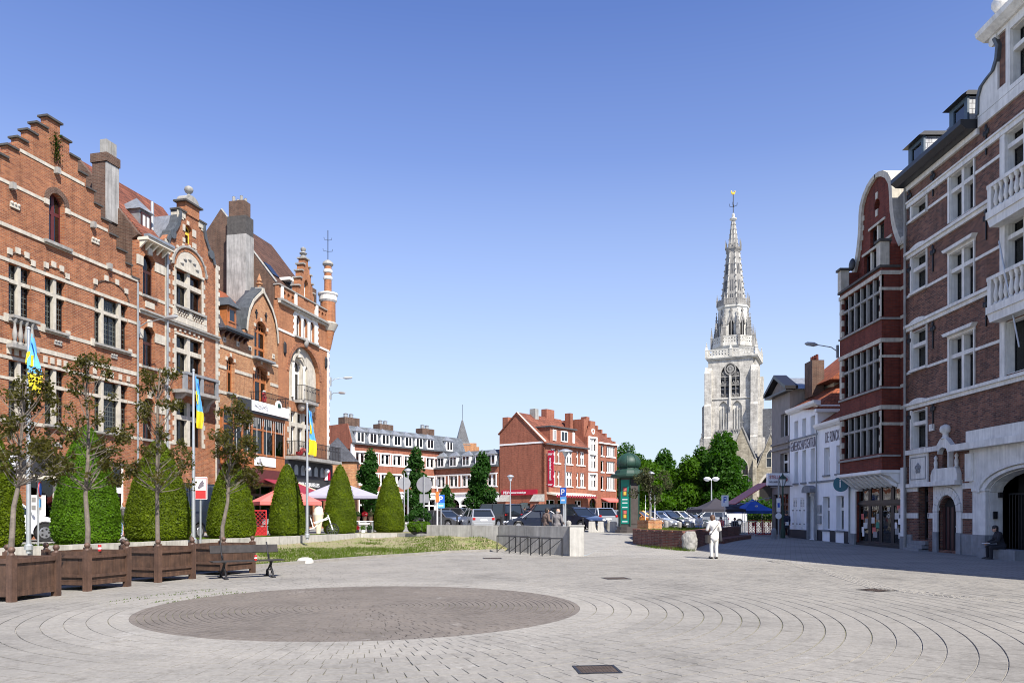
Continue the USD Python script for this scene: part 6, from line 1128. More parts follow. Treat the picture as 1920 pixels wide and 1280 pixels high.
for p, q in ((1036, 1042), (1051, 1064), (1073, 1078)):
    a, b = U(p), min(U(q), d1 - .1); H.part('dormer_window', MB().poly(sbox(a, 10.0, b, 11.25).difference(unary_union([sbox(a + .08 + (b - a - .16) * k / 2 + .03, 10.1, a + .08 + (b - a - .16) * (k + 1) / 2 - .03, 11.15) for k in range(2)])), -.08, -.021), 'paint_white', parent=d); H.part('dormer_pane', box(a + .05, b - .05, -.05, -.04, 10.05, 11.2), 'car_glass', parent=d)
for c, y, w, h, m in ((.5, 5.6, .9, 12.9, 'brick_far'), (3.0, 3.6, .7, 14.0, 'stone_grey'), (4.4, 4.6, .8, 13.4, 'brick_far'), (6.3, 4.0, 1.6, 14.3, 'brick_far'), (8.2, 2.2, .55, 13.9, 'brick_far')): H.part('chimney', box(c - w / 2, c + w / 2, y - .4, y + .4, 9.5, h), m)
H.part('shop_canopy', MB().polyx([(-1.3, 3.75), (-1.25, 3.95), (.0, 4.15), (.0, 3.95)], .5, 8.8), 'paint_cream'); H.part('canopy_fringe', MB().poly(unary_union([sbox(.5, 3.68, 8.8, 3.75)] + [Point(.75 + .5 * k, 3.68).buffer(.17, 4) for k in range(17)]), -1.32, -1.28), 'fabric_red')
H.shell(9.5, 'brick_far', left=False, floors=(4.2,))
H.part('ground_door', MB().poly(arch(U(1070), U(1076), .65, 2.9, .4), -.02, .02), 'wood_maroon')
# narrow gabled house and the stepped block beyond
H = House('narrow_gabled_house', 'narrow red brick house with white windows, an eye window and a small gable', FA, 8.88, 11.4, .57, 7.0)
c = 10.14
for za, zb in ((4.9, 6.5), (7.2, 8.9), (9.3, 10.9)): H.window(c - .8, c + .8, za, zb, cols=3, rows=(.65,), **WW); H.part('window_surround', MB().poly(sbox(c - 1, za - .3, c + 1, zb + .2).difference(sbox(c - .8, za, c + .8, zb)), -.04, .02), 'paint_white')
H.window(c - .8, c + .8, .65, 3.6, rise=.7, cols=2, frame='frame_black', glass='pane_shop', name='shop_window'); H.wall(Polygon([(8.88, .1), (11.4, .1), (11.4, 11.0), (c + .9, 11.6), (c + .55, 12.3), (c + .55, 13.0), (c - .55, 13.0), (c - .55, 12.3), (c - .9, 11.6), (8.88, 11.0)]), 'brick_far')
H.part('eye_window', MB().poly(Point(c, 11.75).buffer(.35).difference(Point(c, 11.75).buffer(.22)), -.06, .02), 'paint_white'); H.part('roof', MB().poly([(8.9, 11.0), (11.38, 11.0), (c, 12.4)], .36, 7), 'tile_red'); H.shell(11.0, 'brick_far'); H.part('chimney', box(c - .2, c + .5, .8, 1.6, 12, 13.6), 'brick_far'); H.part('tall_wall', box(8.9, 9.6, .5, 5, 10, 13.2), 'brick_far')
H = House('stepped_block', 'red brick corner block with broad white windows and a stepped roof edge', FA, 11.42, 15.9, .57, 8.0)
for a, b, cc in ((12.0, 12.7, 1), (13.3, 15.4, 4)):
    for za, zb in ((4.7, 6.4), (6.9, 8.3), (8.9, 10.2)): H.window(a, b, za, zb, cols=cc, **WW); H.part('window_sill', box(a - .1, b + .1, -.08, .05, za - .12, za), 'paint_white')
H.window(12.2, 15.3, .65, 3.2, cols=4, frame='paint_white', glass='pane_shop', name='shop_window'); H.wall([(11.42, .1), (15.9, .1), (15.9, 10.4), (11.42, 10.4)], 'brick_far'); H.part('cornice', box(11.42, 15.95, -.2, .1, 10.4, 10.55), 'paint_white')
H.part('roof', MB().polyx([(-.1, 10.55), (8, 10.55), (3.5, 13.0)], 11.5, 15.8), 'tile_red')
for k in range(5): H.part('step', box(15.5, 15.88, .2 + .65 * k, 3.6, 10.4 + .55 * k, 10.95 + .55 * k), 'brick_far')
H.shell(10.4, 'brick_far'); H.part('awning', MB().polyx([(-1.1, 3.3), (0, 3.7), (0, 3.6), (-1.1, 3.15)], 12.0, 15.5), 'fabric_salmon')
# small slate-roofed house left of the terrace, and the spire turret behind the wing
t = thing('slate_roofed_house', 'small brick house with a steep dark slate roof, tucked beside the terrace', 'house', (-17.6, 77.0, .57), 0.15)
part(t, 'wall', box(-2.2, 1.9, 0, 4, 0, 6.4), 'brick_warm'); part(t, 'roof', MB().raw([(-2.4, -.2, 6.4), (2.1, -.2, 6.4), (2.1, 4.2, 6.4), (-2.4, 4.2, 6.4), (-.2, 2, 9.0), (-.1, 2.2, 9.0)], [(0, 1, 4), (1, 2, 5), (1, 5, 4), (2, 3, 5), (3, 0, 4), (3, 4, 5), (0, 3, 2), (0, 2, 1)]), 'slate')
t = thing('spire_turret', 'thin slate spire with a needle over a brick stepped gable, behind the slate wing', 'turret', (-7.5, 115.0, .57), .2)
part(t, 'tower', box(-1.1, 1.1, -1.1, 1.1, 0, 11.6), 'brick_warm'); part(t, 'spire', MB().lathe([(1.6, 11.4), (1.3, 11.9), (.15, 15.2), (.02, 15.4)], 4, ph=.78), 'slate'); part(t, 'needle', MB().tube([(0, 0, 15.3), (0, 0, 17.6)], .04, 5), 'iron')
sg = MB()
for k in range(4): sg.box(1.0 - .0, 3.6 - k * .35, .2, .6, 9.5 + k * .5 - .5 * (k > 0) * 0, 10.2 + k * .5)
part(t, 'stepped_gable', MB().poly(unary_union([sbox(1.1, 0, 3.4 - .4 * k, 10.2 + .55 * k) for k in range(4)]), .2, .7), 'brick_warm')
# ---------------- the church ----------------
CA = math.radians(-24.0); t = thing('gothic_church', 'pale stone gothic church with a tall openwork spire rising behind the trees', 'church', (44.8, 154.4, .4), CA, scale=(.9, .9, 1))
P = lambda n, mb, m='church_white', **k: part(t, n, mb, m, **k)
hw = 4.75
bel = arch(-2.05, 2.05, 24.3, 31.2, 2.3, 16, pointed=True); lan = [arch(-2.45, -.45, 17.6, 23.6, 1.2, pointed=True), arch(.45, 2.45, 17.6, 23.6, 1.2, pointed=True)]
front = sbox(-hw, 0, hw, 32).difference(unary_union([bel] + lan))
P('tower_front', MB().poly(front, -hw, -hw + .9), 'church_stone'); P('tower_core', box(-hw + .01, hw - .01, -hw + 1.0, hw, 0, 32), 'church_stone')
side = sbox(-hw + .9, 0, hw, 32).difference(arch(-1.6, 2.2, 24.3, 31.0, 2.2, pointed=True)); P('tower_side', MB().polyx(side, hw - .005, hw + .5), 'church_stone'); P('side_louvres', box(hw - .004, hw + .04, -1.6, 2.2, 24.3, 31), 'louvre')
P('belfry_recess', MB().poly(bel.buffer(.05), -hw + .75, -hw + .9), 'louvre')
for a in (-1.95, .32):
    for k in range(5): P('louvre', MB().polyx([(-hw + .25, 24.9 + k * 1.05), (-hw + .7, 25.3 + k * 1.05), (-hw + .7, 25.2 + k * 1.05), (-hw + .25, 24.8 + k * 1.05)], a, a + 1.65), 'louvre')
tr = MB().box(-.28, .28, -hw + .05, -hw + .5, 24.3, 30.6)
for x in (-1.15, 1.15): tr.box(x - .07, x + .07, -hw + .15, -hw + .4, 24.3, 29.6)
for z in (26.6, 28.3): tr.box(-2.05, 2.05, -hw + .14, -hw + .42, z, z + .22)
for z0 in (24.4, 26.9, 28.6):
    for x in (-1.6, -.72, .72, 1.6): tr.poly(Polygon([(x - .36, z0), (x + .36, z0), (x, z0 + .75)]).difference(Polygon([(x - .2, z0 + .08), (x + .2, z0 + .08), (x, z0 + .5)])), -hw + .12, -hw + .3)
P('belfry_tracery', tr, 'church_grey'); P('clock_ring', MB().poly(Point(0, 29.9).buffer(1.25, 20).difference(Point(0, 29.9).buffer(1.0, 20)), -hw - .08, -hw + .1), 'church_grey')
rs = MB()
for k in range(12): a = k * math.pi / 6; rs.poly(Point(.62 * math.cos(a), 29.9 + .62 * math.sin(a)).buffer(.2, 4), -hw, -hw + .14)
rs.poly(Point(0, 29.9).buffer(.25, 8), -hw - .02, -hw + .12); P('clock_rosette', rs, 'church_grey')
for q in lan: b = q.bounds; cx = (b[0] + b[2]) / 2; P('lancet_back', MB().poly(q.buffer(.04), -hw + .5, -hw + .6), 'church_white'); P('lancet_mullion', MB().poly(unary_union([sbox(cx - .09, 17.6, cx + .09, 22.6), sbox(cx - .62, 17.6, cx - .5, 22.2), sbox(cx + .5, 17.6, cx + .62, 22.2)]), -hw + .2, -hw + .45), 'church_white'); P('lancet_slit', box(cx - .22, cx + .14, -hw + .46, -hw + .49, 18.8, 20.0), 'dark_void'); P('lancet_sill', MB().poly(unary_union([sbox(b[0] - .1, 17.75, b[2] + .1, 18.0)] + [Polygon([(b[0] + .25 + .5 * k, 17.3), (b[0] + .4 + .5 * k, 17.8), (b[0] + .1 + .5 * k, 17.8)]) for k in range(4)]), -hw - .15, -hw + .2), 'church_grey')
for z, d in ((24.0, .18), (12.5, .25), (31.9, .35), (32.15, .55)): P('string_course', box(-hw - d, hw + .5 + d, -hw - d, hw + d, z, z + .24), 'church_white')
P('niche_pier', box(-.22, .22, -hw - .35, -hw, 22.4, 28.6), 'church_white'); P('niche_corbel', MB().lathe([(.05, 21.6), (.35, 22.4)], 8, (0, -hw - .15, 0)), 'church_white')
for sx in (-1, 1):
    for (z0, z1, o) in ((0, 16.2, 1.9), (16.2, 22.6, 1.35), (22.6, 29.2, .85)):
        x = sx * (hw - .1 + (.5 if sx > 0 else 0))
        for ax in (0, 1):
            if ax == 0: b = MB().box(x - .75, x + .75, -hw - o, -hw + .3, z0, z1).polyx([(-hw - o, z1), (-hw + .1, z1), (-hw + .1, z1 + 1.3)], x - .75, x + .75)
            else: b = MB().box(sx * (hw + (.5 if sx > 0 else 0)), sx * (hw + o + (.5 if sx > 0 else 0)), -hw - .0, -hw + 1.5, z0, z1).poly(Polygon([(sx * (hw + o), z1), (sx * hw, z1), (sx * hw, z1 + 1.2)]), -hw, -hw + 1.5)
            P('buttress', b, 'church_stone')
    if sx > 0:
        for (z0, z1, o) in ((0, 16.2, 1.9), (16.2, 22.6, 1.35), (22.6, 29.2, .85)): P('buttress', box(hw + .5, hw + .5 + o, hw - 1.4, hw, z0, z1), 'church_stone')
def pinnacle(x, y, z, h, w, m='church_grey'):
    mb = MB().box(x - w, x + w, y - w, y + w, z, z + h * .5).lathe([(w * 1.7, z + h * .5), (w * 1.2, z + h * .56), (w * .25, z + h * .94), (.02, z + h)], 4, (x, y, 0), ph=.785)
    for k in range(4):
        for a in range(4): r = w * (1.15 - .24 * k); mb.ball((x + r * math.cos(a * 1.571 + .785), y + r * math.sin(a * 1.571 + .785), z + h * (.58 + .1 * k)), w * .28, 0)
    mb.ball((x, y, z + h), w * .45, 0); P('pinnacle', mb, m)
def balustrade(pts, z, h, name, m='church_white', gap=.42):
    """openwork parapet along a closed ring of points"""
    for a, b in zip(pts, pts[1:] + pts[:1]):
        L = math.hypot(b[0] - a[0], b[1] - a[1]); ang = math.atan2(b[1] - a[1], b[0] - a[0]); n = max(2, int(L / gap)); mb = MB().box(0, L, -.1, .1, z, z + .16).box(0, L, -.1, .1, z + h - .16, z + h)
        for k in range(n): x0, x1 = L * k / n, L * (k + 1) / n; xm = (x0 + x1) / 2; mb.poly(sbox(x0, z + .16, x1, z + h - .16).difference(Point(xm, z + h * .34).buffer(gap * .26, 3)).difference(Point(xm, z + h * .68).buffer(gap * .26, 3)).difference(Point(x0, z + h / 2).buffer(gap * .16, 3)), -.06, .06)
        P(name, mb.xf(ang, (a[0], a[1], 0)), m)
sq = [(-hw - .3, -hw - .3), (hw + .8, -hw - .3), (hw + .8, hw + .3), (-hw - .3, hw + .3)]
balustrade(sq, 32.4, 1.5, 'parapet', gap=.6)
for x, y in sq + [(.2, -hw - .3)]: pinnacle(x, y, 32.3, 2.9, .3, 'church_white')
oct_ = lambda r: [(r * math.cos(math.pi / 8 + k * math.pi / 4), r * math.sin(math.pi / 8 + k * math.pi / 4)) for k in range(8)]
P('octagon_base', MB().lathe([(4.3, 32.3), (4.3, 33.8), (4.9, 34.6), (4.9, 34.9), (3.0, 34.95)], 8, ph=math.pi / 8), 'church_white'); balustrade(oct_(4.75), 34.9, 1.7, 'gallery', gap=.55)
P('octagon', MB().lathe([(3.35, 34.9), (3.35, 42.4), (3.6, 42.6), (3.6, 43.0), (3.0, 43.1)], 8, ph=math.pi / 8), 'church_white')
for k in range(8):
    a = k * math.pi / 4 - math.pi / 2; R_ = 3.35 * math.cos(math.pi / 8); c, s = math.cos(a + math.pi / 2), math.sin(a + math.pi / 2)
    w = MB().poly(arch(-.5, .5, 36.2, 40.0, .9, pointed=True), -R_ - .05, -R_ + .1).xf(k * math.pi / 4); P('octagon_opening', w, 'dark_void')
    g_ = MB().poly(unary_union([Polygon([(-.85, 39.2), (-.5, 39.2), (0, 40.6), (.5, 39.2), (.85, 39.2), (0, 41.7)]), sbox(-.08, 36.2, .08, 39.9), sbox(-.12, 41.3, .12, 42.3), sbox(-.3, 41.75, .3, 41.95)]), -R_ - .22, -R_ - .02).xf(k * math.pi / 4); P('octagon_gablet', g_, 'church_grey')
for x, y in oct_(3.75): pinnacle(x, y, 35.0, 6.8, .34)
for x, y in oct_(4.85): pinnacle(x, y, 34.6, 4.2, .24)
balustrade(oct_(3.55), 43.0, 1.25, 'crown_gallery', 'church_grey', .5)
for x, y in oct_(3.6): pinnacle(x, y, 43.0, 2.4, .18)
P('spire', MB().lathe([(2.75, 43.0), (1.32, 54.6), (1.32, 54.9)], 8, ph=math.pi / 8), 'church_grey'); P('upper_spire', MB().lathe([(1.15, 54.9), (.42, 60.3), (.42, 60.6)], 8, ph=math.pi / 8), 'church_grey')
P('spire_ring', MB().lathe([(1.35, 54.0), (1.75, 54.6), (1.75, 54.95), (1.2, 55.0)], 8, ph=math.pi / 8), 'church_grey')
for x, y in oct_(1.7): pinnacle(x, y, 54.6, 2.0, .13)
rb_ = MB(); ck = MB()
for k in range(8):
    a = math.pi / 8 + k * math.pi / 4; rb_.tube([(2.75 * math.cos(a), 2.75 * math.sin(a), 43), (1.32 * math.cos(a), 1.32 * math.sin(a), 54.6)], .13, 5); rb_.tube([(1.15 * math.cos(a), 1.15 * math.sin(a), 55), (.42 * math.cos(a), .42 * math.sin(a), 60.3)], .07, 5)
    for q in range(9): f = (q + .5) / 9; r_ = 2.85 - 1.43 * f; ck.ball((r_ * math.cos(a), r_ * math.sin(a), 43.6 + 11 * f), .2, 0)
    for q in range(5): f = (q + .5) / 5; r_ = 1.2 - .73 * f; ck.ball((r_ * math.cos(a), r_ * math.sin(a), 55.2 + 5 * f), .13, 0)
    a2 = k * math.pi / 4; 
    for f0, f1 in ((.08, .2), (.26, .45), (.56, .74)):
        z0, z1 = 43 + 11.6 * f0, 43 + 11.6 * f1; r0, r1 = [(2.75 - 1.43 * f) * math.cos(math.pi / 8) + .03 for f in (f0, f1)]
        for o in (-.26, .26): o2 = o * (1 - .4 * f0); cs, sn = math.cos(a2), math.sin(a2); P('spire_slit', MB().tube([(r0 * cs - o2 * sn, r0 * sn + o2 * cs, z0), (r1 * cs - o2 * .9 * sn, r1 * sn + o2 * .9 * cs, z1)], .1, 4), 'louvre') if k in (4, 5, 6, 7) else None
P('spire_rib', rb_, 'church_white'); P('crocket', ck, 'church_grey', kind='stuff')
P('spire_cap', MB().lathe([(.42, 60.5), (.8, 60.8), (.8, 61.0), (.35, 61.2), (.3, 61.9), (.1, 62.1)], 10), 'church_white'); wv = MB().tube([(0, 0, 62), (0, 0, 66.0)], .09, 6)
for a in range(4): an = a * math.pi / 2; wv.tube([(0, 0, 63.4), (.8 * math.cos(an), .8 * math.sin(an), 63.6), (.85 * math.cos(an), .85 * math.sin(an), 64.1)], .06, 5)
P('cross', wv, 'iron'); P('weathercock', MB().ball((0, 0, 66.1), .3, 1, (1.4, .4, 1)).ball((.35, 0, 66.4), .16, 1).ball((-.4, 0, 66.45), .25, 1, (.6, .3, 1.2)), 'yellow')
# chapels, porch and nave
def chapel(x0, x1, y0, y1, eave, apex, win=None, door=None, m='chapel_stone'):
    c = (x0 + x1) / 2; g = Polygon([(x0, 0), (x1, 0), (x1, eave), (c, apex), (x0, eave)])
    for q in (win, door):
        if q is not None: g = g.difference(q)
    P('chapel_front', MB().poly(g, y0, y0 + .5), m); P('chapel_side', box(x0, x0 + .4, y0 + .5, y1, 0, eave), m); P('chapel_side', box(x1 - .4, x1, y0 + .5, y1, 0, eave), m); P('chapel_roof', MB().poly([(x0 - .1, eave), (x1 + .1, eave), (c, apex - .25)], y0 + .5, y1), 'slate_light')
    P('gable_coping', MB().poly(Polygon([(x0 - .25, eave - .1), (c, apex + .05), (x1 + .25, eave - .1), (x1 + .25, eave + .2), (c, apex + .45), (x0 - .25, eave + .2)]), y0 - .15, y0 + .6), 'church_grey')
    P('gable_cross', MB().box(c - .07, c + .07, y0, y0 + .15, apex, apex + 1.5).box(c - .35, c + .35, y0 + .01, y0 + .14, apex + .85, apex + 1.02), 'church_grey')
    for x in (x0, x1): P('chapel_buttress', MB().polyx([(y0 - 1.0, 0), (y0 + .1, 0), (y0 + .1, eave + .4), (y0 - .5, eave - .6), (y0 - 1.0, eave - 1.6)], x - .35, x + .35), m)
    if win is not None:
        b = win.bounds; xm = (b[0] + b[2]) / 2; P('window_glass', MB().poly(win, y0 + .3, y0 + .34), 'car_glass'); P('window_tracery', MB().poly(win.difference(win.buffer(-.12)).union(sbox(xm - .06, b[1], xm + .06, b[3]).intersection(win)).union(sbox(b[0], (b[1] + b[3]) / 2, b[2], (b[1] + b[3]) / 2 + .1).intersection(win)), y0 - .02, y0 + .28), 'stone')
chapel(-4.6, .7, -12.0, -3, 11.4, 17.0, arch(-3.3, -.6, 5, 12, 2, pointed=True)); chapel(.75, 6.0, -11.8, -3, 11.4, 17.6, arch(2.0, 4.7, 5, 12, 2, pointed=True))
porch = arch(6.6, 10.6, .1, 8.6, 3.2, pointed=True); chapel(5.6, 12.2, -9.4, -2, 8.6, 16.3, arch(7.9, 10.1, 10.0, 13.6, 1.5, pointed=True)); P('porch', MB().poly(sbox(5.7, 0, 12.0, 9.2).difference(porch), -10.6, -9.42), 'chapel_stone'); P('porch_arch', MB().poly(porch.buffer(.45).difference(porch).intersection(sbox(5, 4.5, 13, 12)), -10.75, -10.6), 'stone'); P('porch_door', box(6.5, 10.7, -9.46, -9.43, 0, 8.7), 'dark_void')
pinnacle(-5.0, -11.5, 11.0, 5.6, .35); pinnacle(-5.9, -8.0, 10, 5, .35); P('aisle_wall', box(-6.2, -4.7, -9, -1, 0, 11), 'church_stone'); P('aisle_roof', MB().polyx([(-9, 11), (-1, 11), (-1, 15.5)], -6.3, -3.5), 'slate_light')
P('nave_wall', box(5.3, 34, -2.0, 9, 0, 14.5), 'church_stone'); P('nave_roof', MB().polyx([(-2.6, 14.4), (9.6, 14.4), (3.2, 22.6)], 5.3, 34), 'slate')
# ---------------- trees ----------------
def leaves(cs, rs, n, size, seed, flat=.55, shell=.45, gap=.36):
    g = np.random.default_rng(seed); cs, rs = np.array(cs, float), np.array(rs, float)
    if rs.ndim == 1: rs = np.repeat(rs[:, None], 3, 1)
    wt = (rs.prod(1)) ** .67; P_ = []
    tot = 0
    while tot < n:
        k = g.choice(len(cs), n, p=wt / wt.sum()); d = g.normal(0, 1, (n, 3)); d /= np.linalg.norm(d, axis=1, keepdims=True); r = (shell + (1 - shell) * g.uniform(0, 1, n) ** .6); p = cs[k] + d * rs[k] * r[:, None]
        keep = meshkit.fbm(p * (1.1 / max(rs.mean() * .55, .2)), 3, seed) > gap; p, d = p[keep], d[keep]; P_.append((p, d)); tot += len(p)
    p = np.vstack([a for a, _ in P_])[:n]; d = np.vstack([b for _, b in P_])[:n]
    nrm = d * flat + g.normal(0, .6, (n, 3)) + np.array([0, 0, .35]); nrm /= np.linalg.norm(nrm, axis=1, keepdims=True)
    a = np.cross(nrm, g.normal(0, 1, (n, 3))); a /= np.linalg.norm(a, axis=1, keepdims=True); b = np.cross(nrm, a); s = size * g.uniform(.65, 1.3, n)[:, None]
    V = np.stack([p - a * s, p + b * s * .55 + nrm * s * .1, p + a * s, p - b * s * .55 + nrm * s * .1], 1).reshape(-1, 3); i = np.arange(n)[:, None] * 4
    return MB().raw(V, np.hstack([i, i + 1, i + 2, i + 3]))
def limbs(base, top, r0, cs, seed, bark='bark', n=7):
    g = np.random.default_rng(seed); mb = MB(); base, top = np.array(base, float), np.array(top, float)
    k = 6; pts = [base + (top - base) * i / k + np.array([g.normal(0, .03), g.normal(0, .03), 0]) * (0 < i) for i in range(k + 1)]; mb.tube(pts, np.linspace(r0, r0 * .25, k + 1), 9)
    for c in cs:
        f = g.uniform(.45, .85); s = base + (top - base) * f; e = np.array(c, float); m = (s + e) / 2 + np.array([0, 0, .12 * np.linalg.norm(e - s)]); mb.tube([s, m, e], [r0 * .45 * (1 - f * .5), r0 * .25, r0 * .08], 6)
    return mb
def tree(label, x, y, z, h, w, n, size, leaf, seed, trunk=.25, low=.25, name='street_tree', group=None, cat='tree', spread=9):
    t = thing(name, label, cat, (x, y, z), 0, group); g = np.random.default_rng(seed); cs, rs = [], []
    for k in range(spread):
        f = k / max(spread - 1, 1); a = g.uniform(0, 6.28); prof = math.sin(math.pi * min(1, .18 + .8 * f)) ** .8 if name == 'street_tree' else math.sin(math.pi * (.22 + .68 * f)) ** .6; q = w * .5 * prof * g.uniform(.25, .62); zz = h * (low + (1 - low) * (.12 + .8 * f)); cs.append((q * math.cos(a), q * math.sin(a), zz)); rs.append((w * .5 * (.36 + .28 * prof) * g.uniform(.8, 1.1),) * 2 + (h * .15 * g.uniform(.8, 1.2),))
    part(t, 'trunk', limbs((0, 0, -.1), (0, 0, h * .85), trunk, cs[::2], seed), 'bark'); part(t, 'crown', leaves(cs, rs, n, size, seed), leaf); return t
def atpx(px, Y): return (px - 960) / FPX * Y
for i, (px, Y, h, w, lab) in enumerate(((695, 74, 6.9, 2.9, 'slim green street tree in front of the terrace, furthest left'), (781, 76, 7.3, 3.0, 'slim green street tree before the terrace, between two round signs'), (904, 70, 6.3, 2.9, 'bushy street tree before the slate wing, just left of the blank gable'))):
    tree(lab, atpx(px, Y), Y, .57, h, w, 5200, .16, 'leaf_street', 20 + i, .12, .2)
tree('small young street tree behind the blue parking sign', atpx(838, 80), 80, .57, 3.9, 1.9, 1800, .14, 'leaf_street', 31, .08, .3)
for i, (px, Y, h, w, lf, lab) in enumerate(((1365, 98, 10.9, 8.0, 'leaf_dark', 'largest tree of the row, standing before the church tower'), (1312, 104, 9.6, 4.6, 'leaf_dark', 'slender tree at the left foot of the church'), (1288, 100, 8.2, 5.2, 'leaf_lime', 'bright green tree beside the slender tree, left of the church'), (1250, 106, 9.4, 6.2, 'leaf_dark', 'round-headed tree in the middle of the row'), (1222, 92, 7.2, 5.0, 'leaf_lime', 'light green tree just right of the green advertising column'), (1196, 112, 9.8, 6.0, 'leaf_dark', 'dark tree rising behind the dome of the advertising column'), (1168, 122, 11.8, 7.5, 'leaf_dark', 'tall dark tree right beside the stepped brick block'))):
    tree(lab, atpx(px, Y), Y, .5, h, w, 9000 if i else 15000, .24, lf, 40 + i, .25, .06, 'park_tree', 'trees before the church', spread=14)
hb = MB(); g = np.random.default_rng(77)
cs = [(x, 0, 1.2 + g.uniform(0, .8)) for x in np.arange(-13, 13, 1.6)]
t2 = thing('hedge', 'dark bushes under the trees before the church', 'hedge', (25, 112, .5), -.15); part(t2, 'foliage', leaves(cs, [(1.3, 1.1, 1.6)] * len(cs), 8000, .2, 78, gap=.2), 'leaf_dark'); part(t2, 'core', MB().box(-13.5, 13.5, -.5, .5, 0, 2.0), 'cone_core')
# ---------------- planters, clipped cones, flags, bench, signs and lamps ----------------
def wooden_planter(label, x, y, rot, style=0):
    t = thing('wooden_planter', label, 'planter', (x, y, 0.012), rot, None); a = .57
    for sx in (-1, 1):
        for sy in (-1, 1):
            p = part(t, 'corner_post', MB().box(sx * a - .065, sx * a + .065, sy * a - .065, sy * a + .065, 0, .9), 'planter_post')
            part(p, 'finial', MB().lathe([(.06, .9), (.05, .925), (.035, .94), (.06, .975), (.066, 1.01), (.045, 1.045), (.01, 1.06)], 10, (sx * a, sy * a, 0)), 'planter_post', smooth=50)
    for k in range(4):
        r = k * math.pi / 2
        R_ = lambda b: b.xf(r)
        if style == 0:
            part(t, 'rail', R_(MB().box(-a + .066, a - .066, -a - .05, -a + .02, .72, .78)), 'planter_post'); part(t, 'rail', R_(MB().box(-a + .066, a - .066, -a - .05, -a + .02, .30, .36)), 'planter_post')
            n = 6
            for q in range(n): x0 = -a + .066 + (2 * a - .132) * q / n; w = (2 * a - .132) / n; part(t, 'plank', R_(MB().box(x0 + .003, x0 + w - .003, -a - .01 + .004 * (q % 2), -a + .02, .361, .719)), 'planter_wood')
            for z0, z1 in ((.13, .21), (.214, .299), (.781, .86)): part(t, 'plank', R_(MB().box(-a + .067, a - .067, -a - .012, -a + .02, z0, z1)), 'planter_wood')
        else:
            part(t, 'rail', R_(MB().box(-a + .066, a - .066, -a - .05, -a + .02, .74, .83)), 'planter_post')
            for q in range(2): x0 = -a + .066 + (2 * a - .132) * q / 2; w = (2 * a - .132) / 2; part(t, 'plank', R_(MB().box(x0 + .004, x0 + w - .004, -a - .015, -a + .02, .21, .739)), 'planter_wood')
            part(t, 'plank', R_(MB().box(-a + .067, a - .067, -a - .025, -a + .02, .10, .209)), 'planter_wood')
    part(t, 'soil', MB().box(-a + .02, a - .02, -a + .02, a - .02, .12, .76), 'soil'); return t
PL = [(-10.05, 15.25, -.16, 1, 'brown wooden planter with tall plain boards, leftmost and cut by the picture edge'), (-9.66, 17.35, -.28, 0, 'second brown wooden planter from the left, with a red and white can on its rim'), (-9.05, 19.5, -.35, 0, 'third brown wooden planter from the left, between the can planter and the bench'), (-8.2, 21.6, -.38, 0, 'brown wooden planter half hidden behind the bench')]
OAK = [(4.45, 1.0, 'leaning airy holm oak in the leftmost planter, yellowing leaves', (.18, .2)), (5.3, 1.0, 'airy holm oak with a bare top in the second planter', (0, 0)), (5.55, .98, 'slim airy holm oak in the third planter', (.03, 0)), (5.0, .88, 'dense bronze-leaved holm oak behind the bench', (.25, .1))]
for i, (x, y, rot, st, lab) in enumerate(PL):
    wooden_planter(lab, x, y, rot, st); h, r, lab2, ln = OAK[i]; g = np.random.default_rng(60 + i)
    t = thing('holm_oak', lab2, 'tree', (x, y, .7)); z0, z1 = 1.75, h - .7; cs, rs = [], []
    for k in range(54 if i < 3 else 46):
        f = g.uniform(0, 1) ** 1.15; a = g.uniform(0, 6.28); q = r * (.2 + .8 * g.uniform() ** .55) * (1 - .55 * f) * (1.0 if f > .08 else .75); cs.append((ln[0] + q * math.cos(a), ln[1] + q * math.sin(a), z0 + (z1 - z0) * f)); rs.append(g.uniform(.10, .22) * (1 if i < 3 else 1.2))
    br = limbs((0, 0, -.1), (ln[0], ln[1], z1 - .15), .062, [], 60 + i, 'bark_grey'); g2 = np.random.default_rng(90 + i)
    for c in cs:
        zc = max(1.55, c[2] - g2.uniform(.25, .9)); f = zc / (z1 - .15); s = np.array([ln[0] * f, ln[1] * f, zc]); e = np.array(c); m = (s + e) / 2 + np.array([0, 0, -.04]); br.tube([s, m, e], [.013, .009, .004], 5)
        for q in range(5): d = g2.normal(0, 1, 3); d /= np.linalg.norm(d); br.tube([e - d * .02, e + d * g2.uniform(.12, .3)], [.006, .002], 4)
    part(t, 'trunk', br, 'bark_grey'); part(t, 'crown', leaves(cs, rs, 3000 if i < 3 else 4000, .044, 70 + i, flat=.2, shell=.1, gap=.36), 'leaf_oak')
def can(label, x, y, z):
    t = thing('drink_can', label, 'can', (x, y, z)); part(t, 'body', MB().lathe([(.03, 0), (.036, .01), (.036, .13), (.03, .145)], 14), 'red_paint', smooth=50); part(t, 'stripe', MB().lathe([(.037, .05), (.037, .085)], 14), 'sign_white', smooth=50)
can('red and white can on the rim of the second planter', -9.17, 16.96, .872)
can('red and white can standing on the bench seat', -6.75, 20.08, .475)
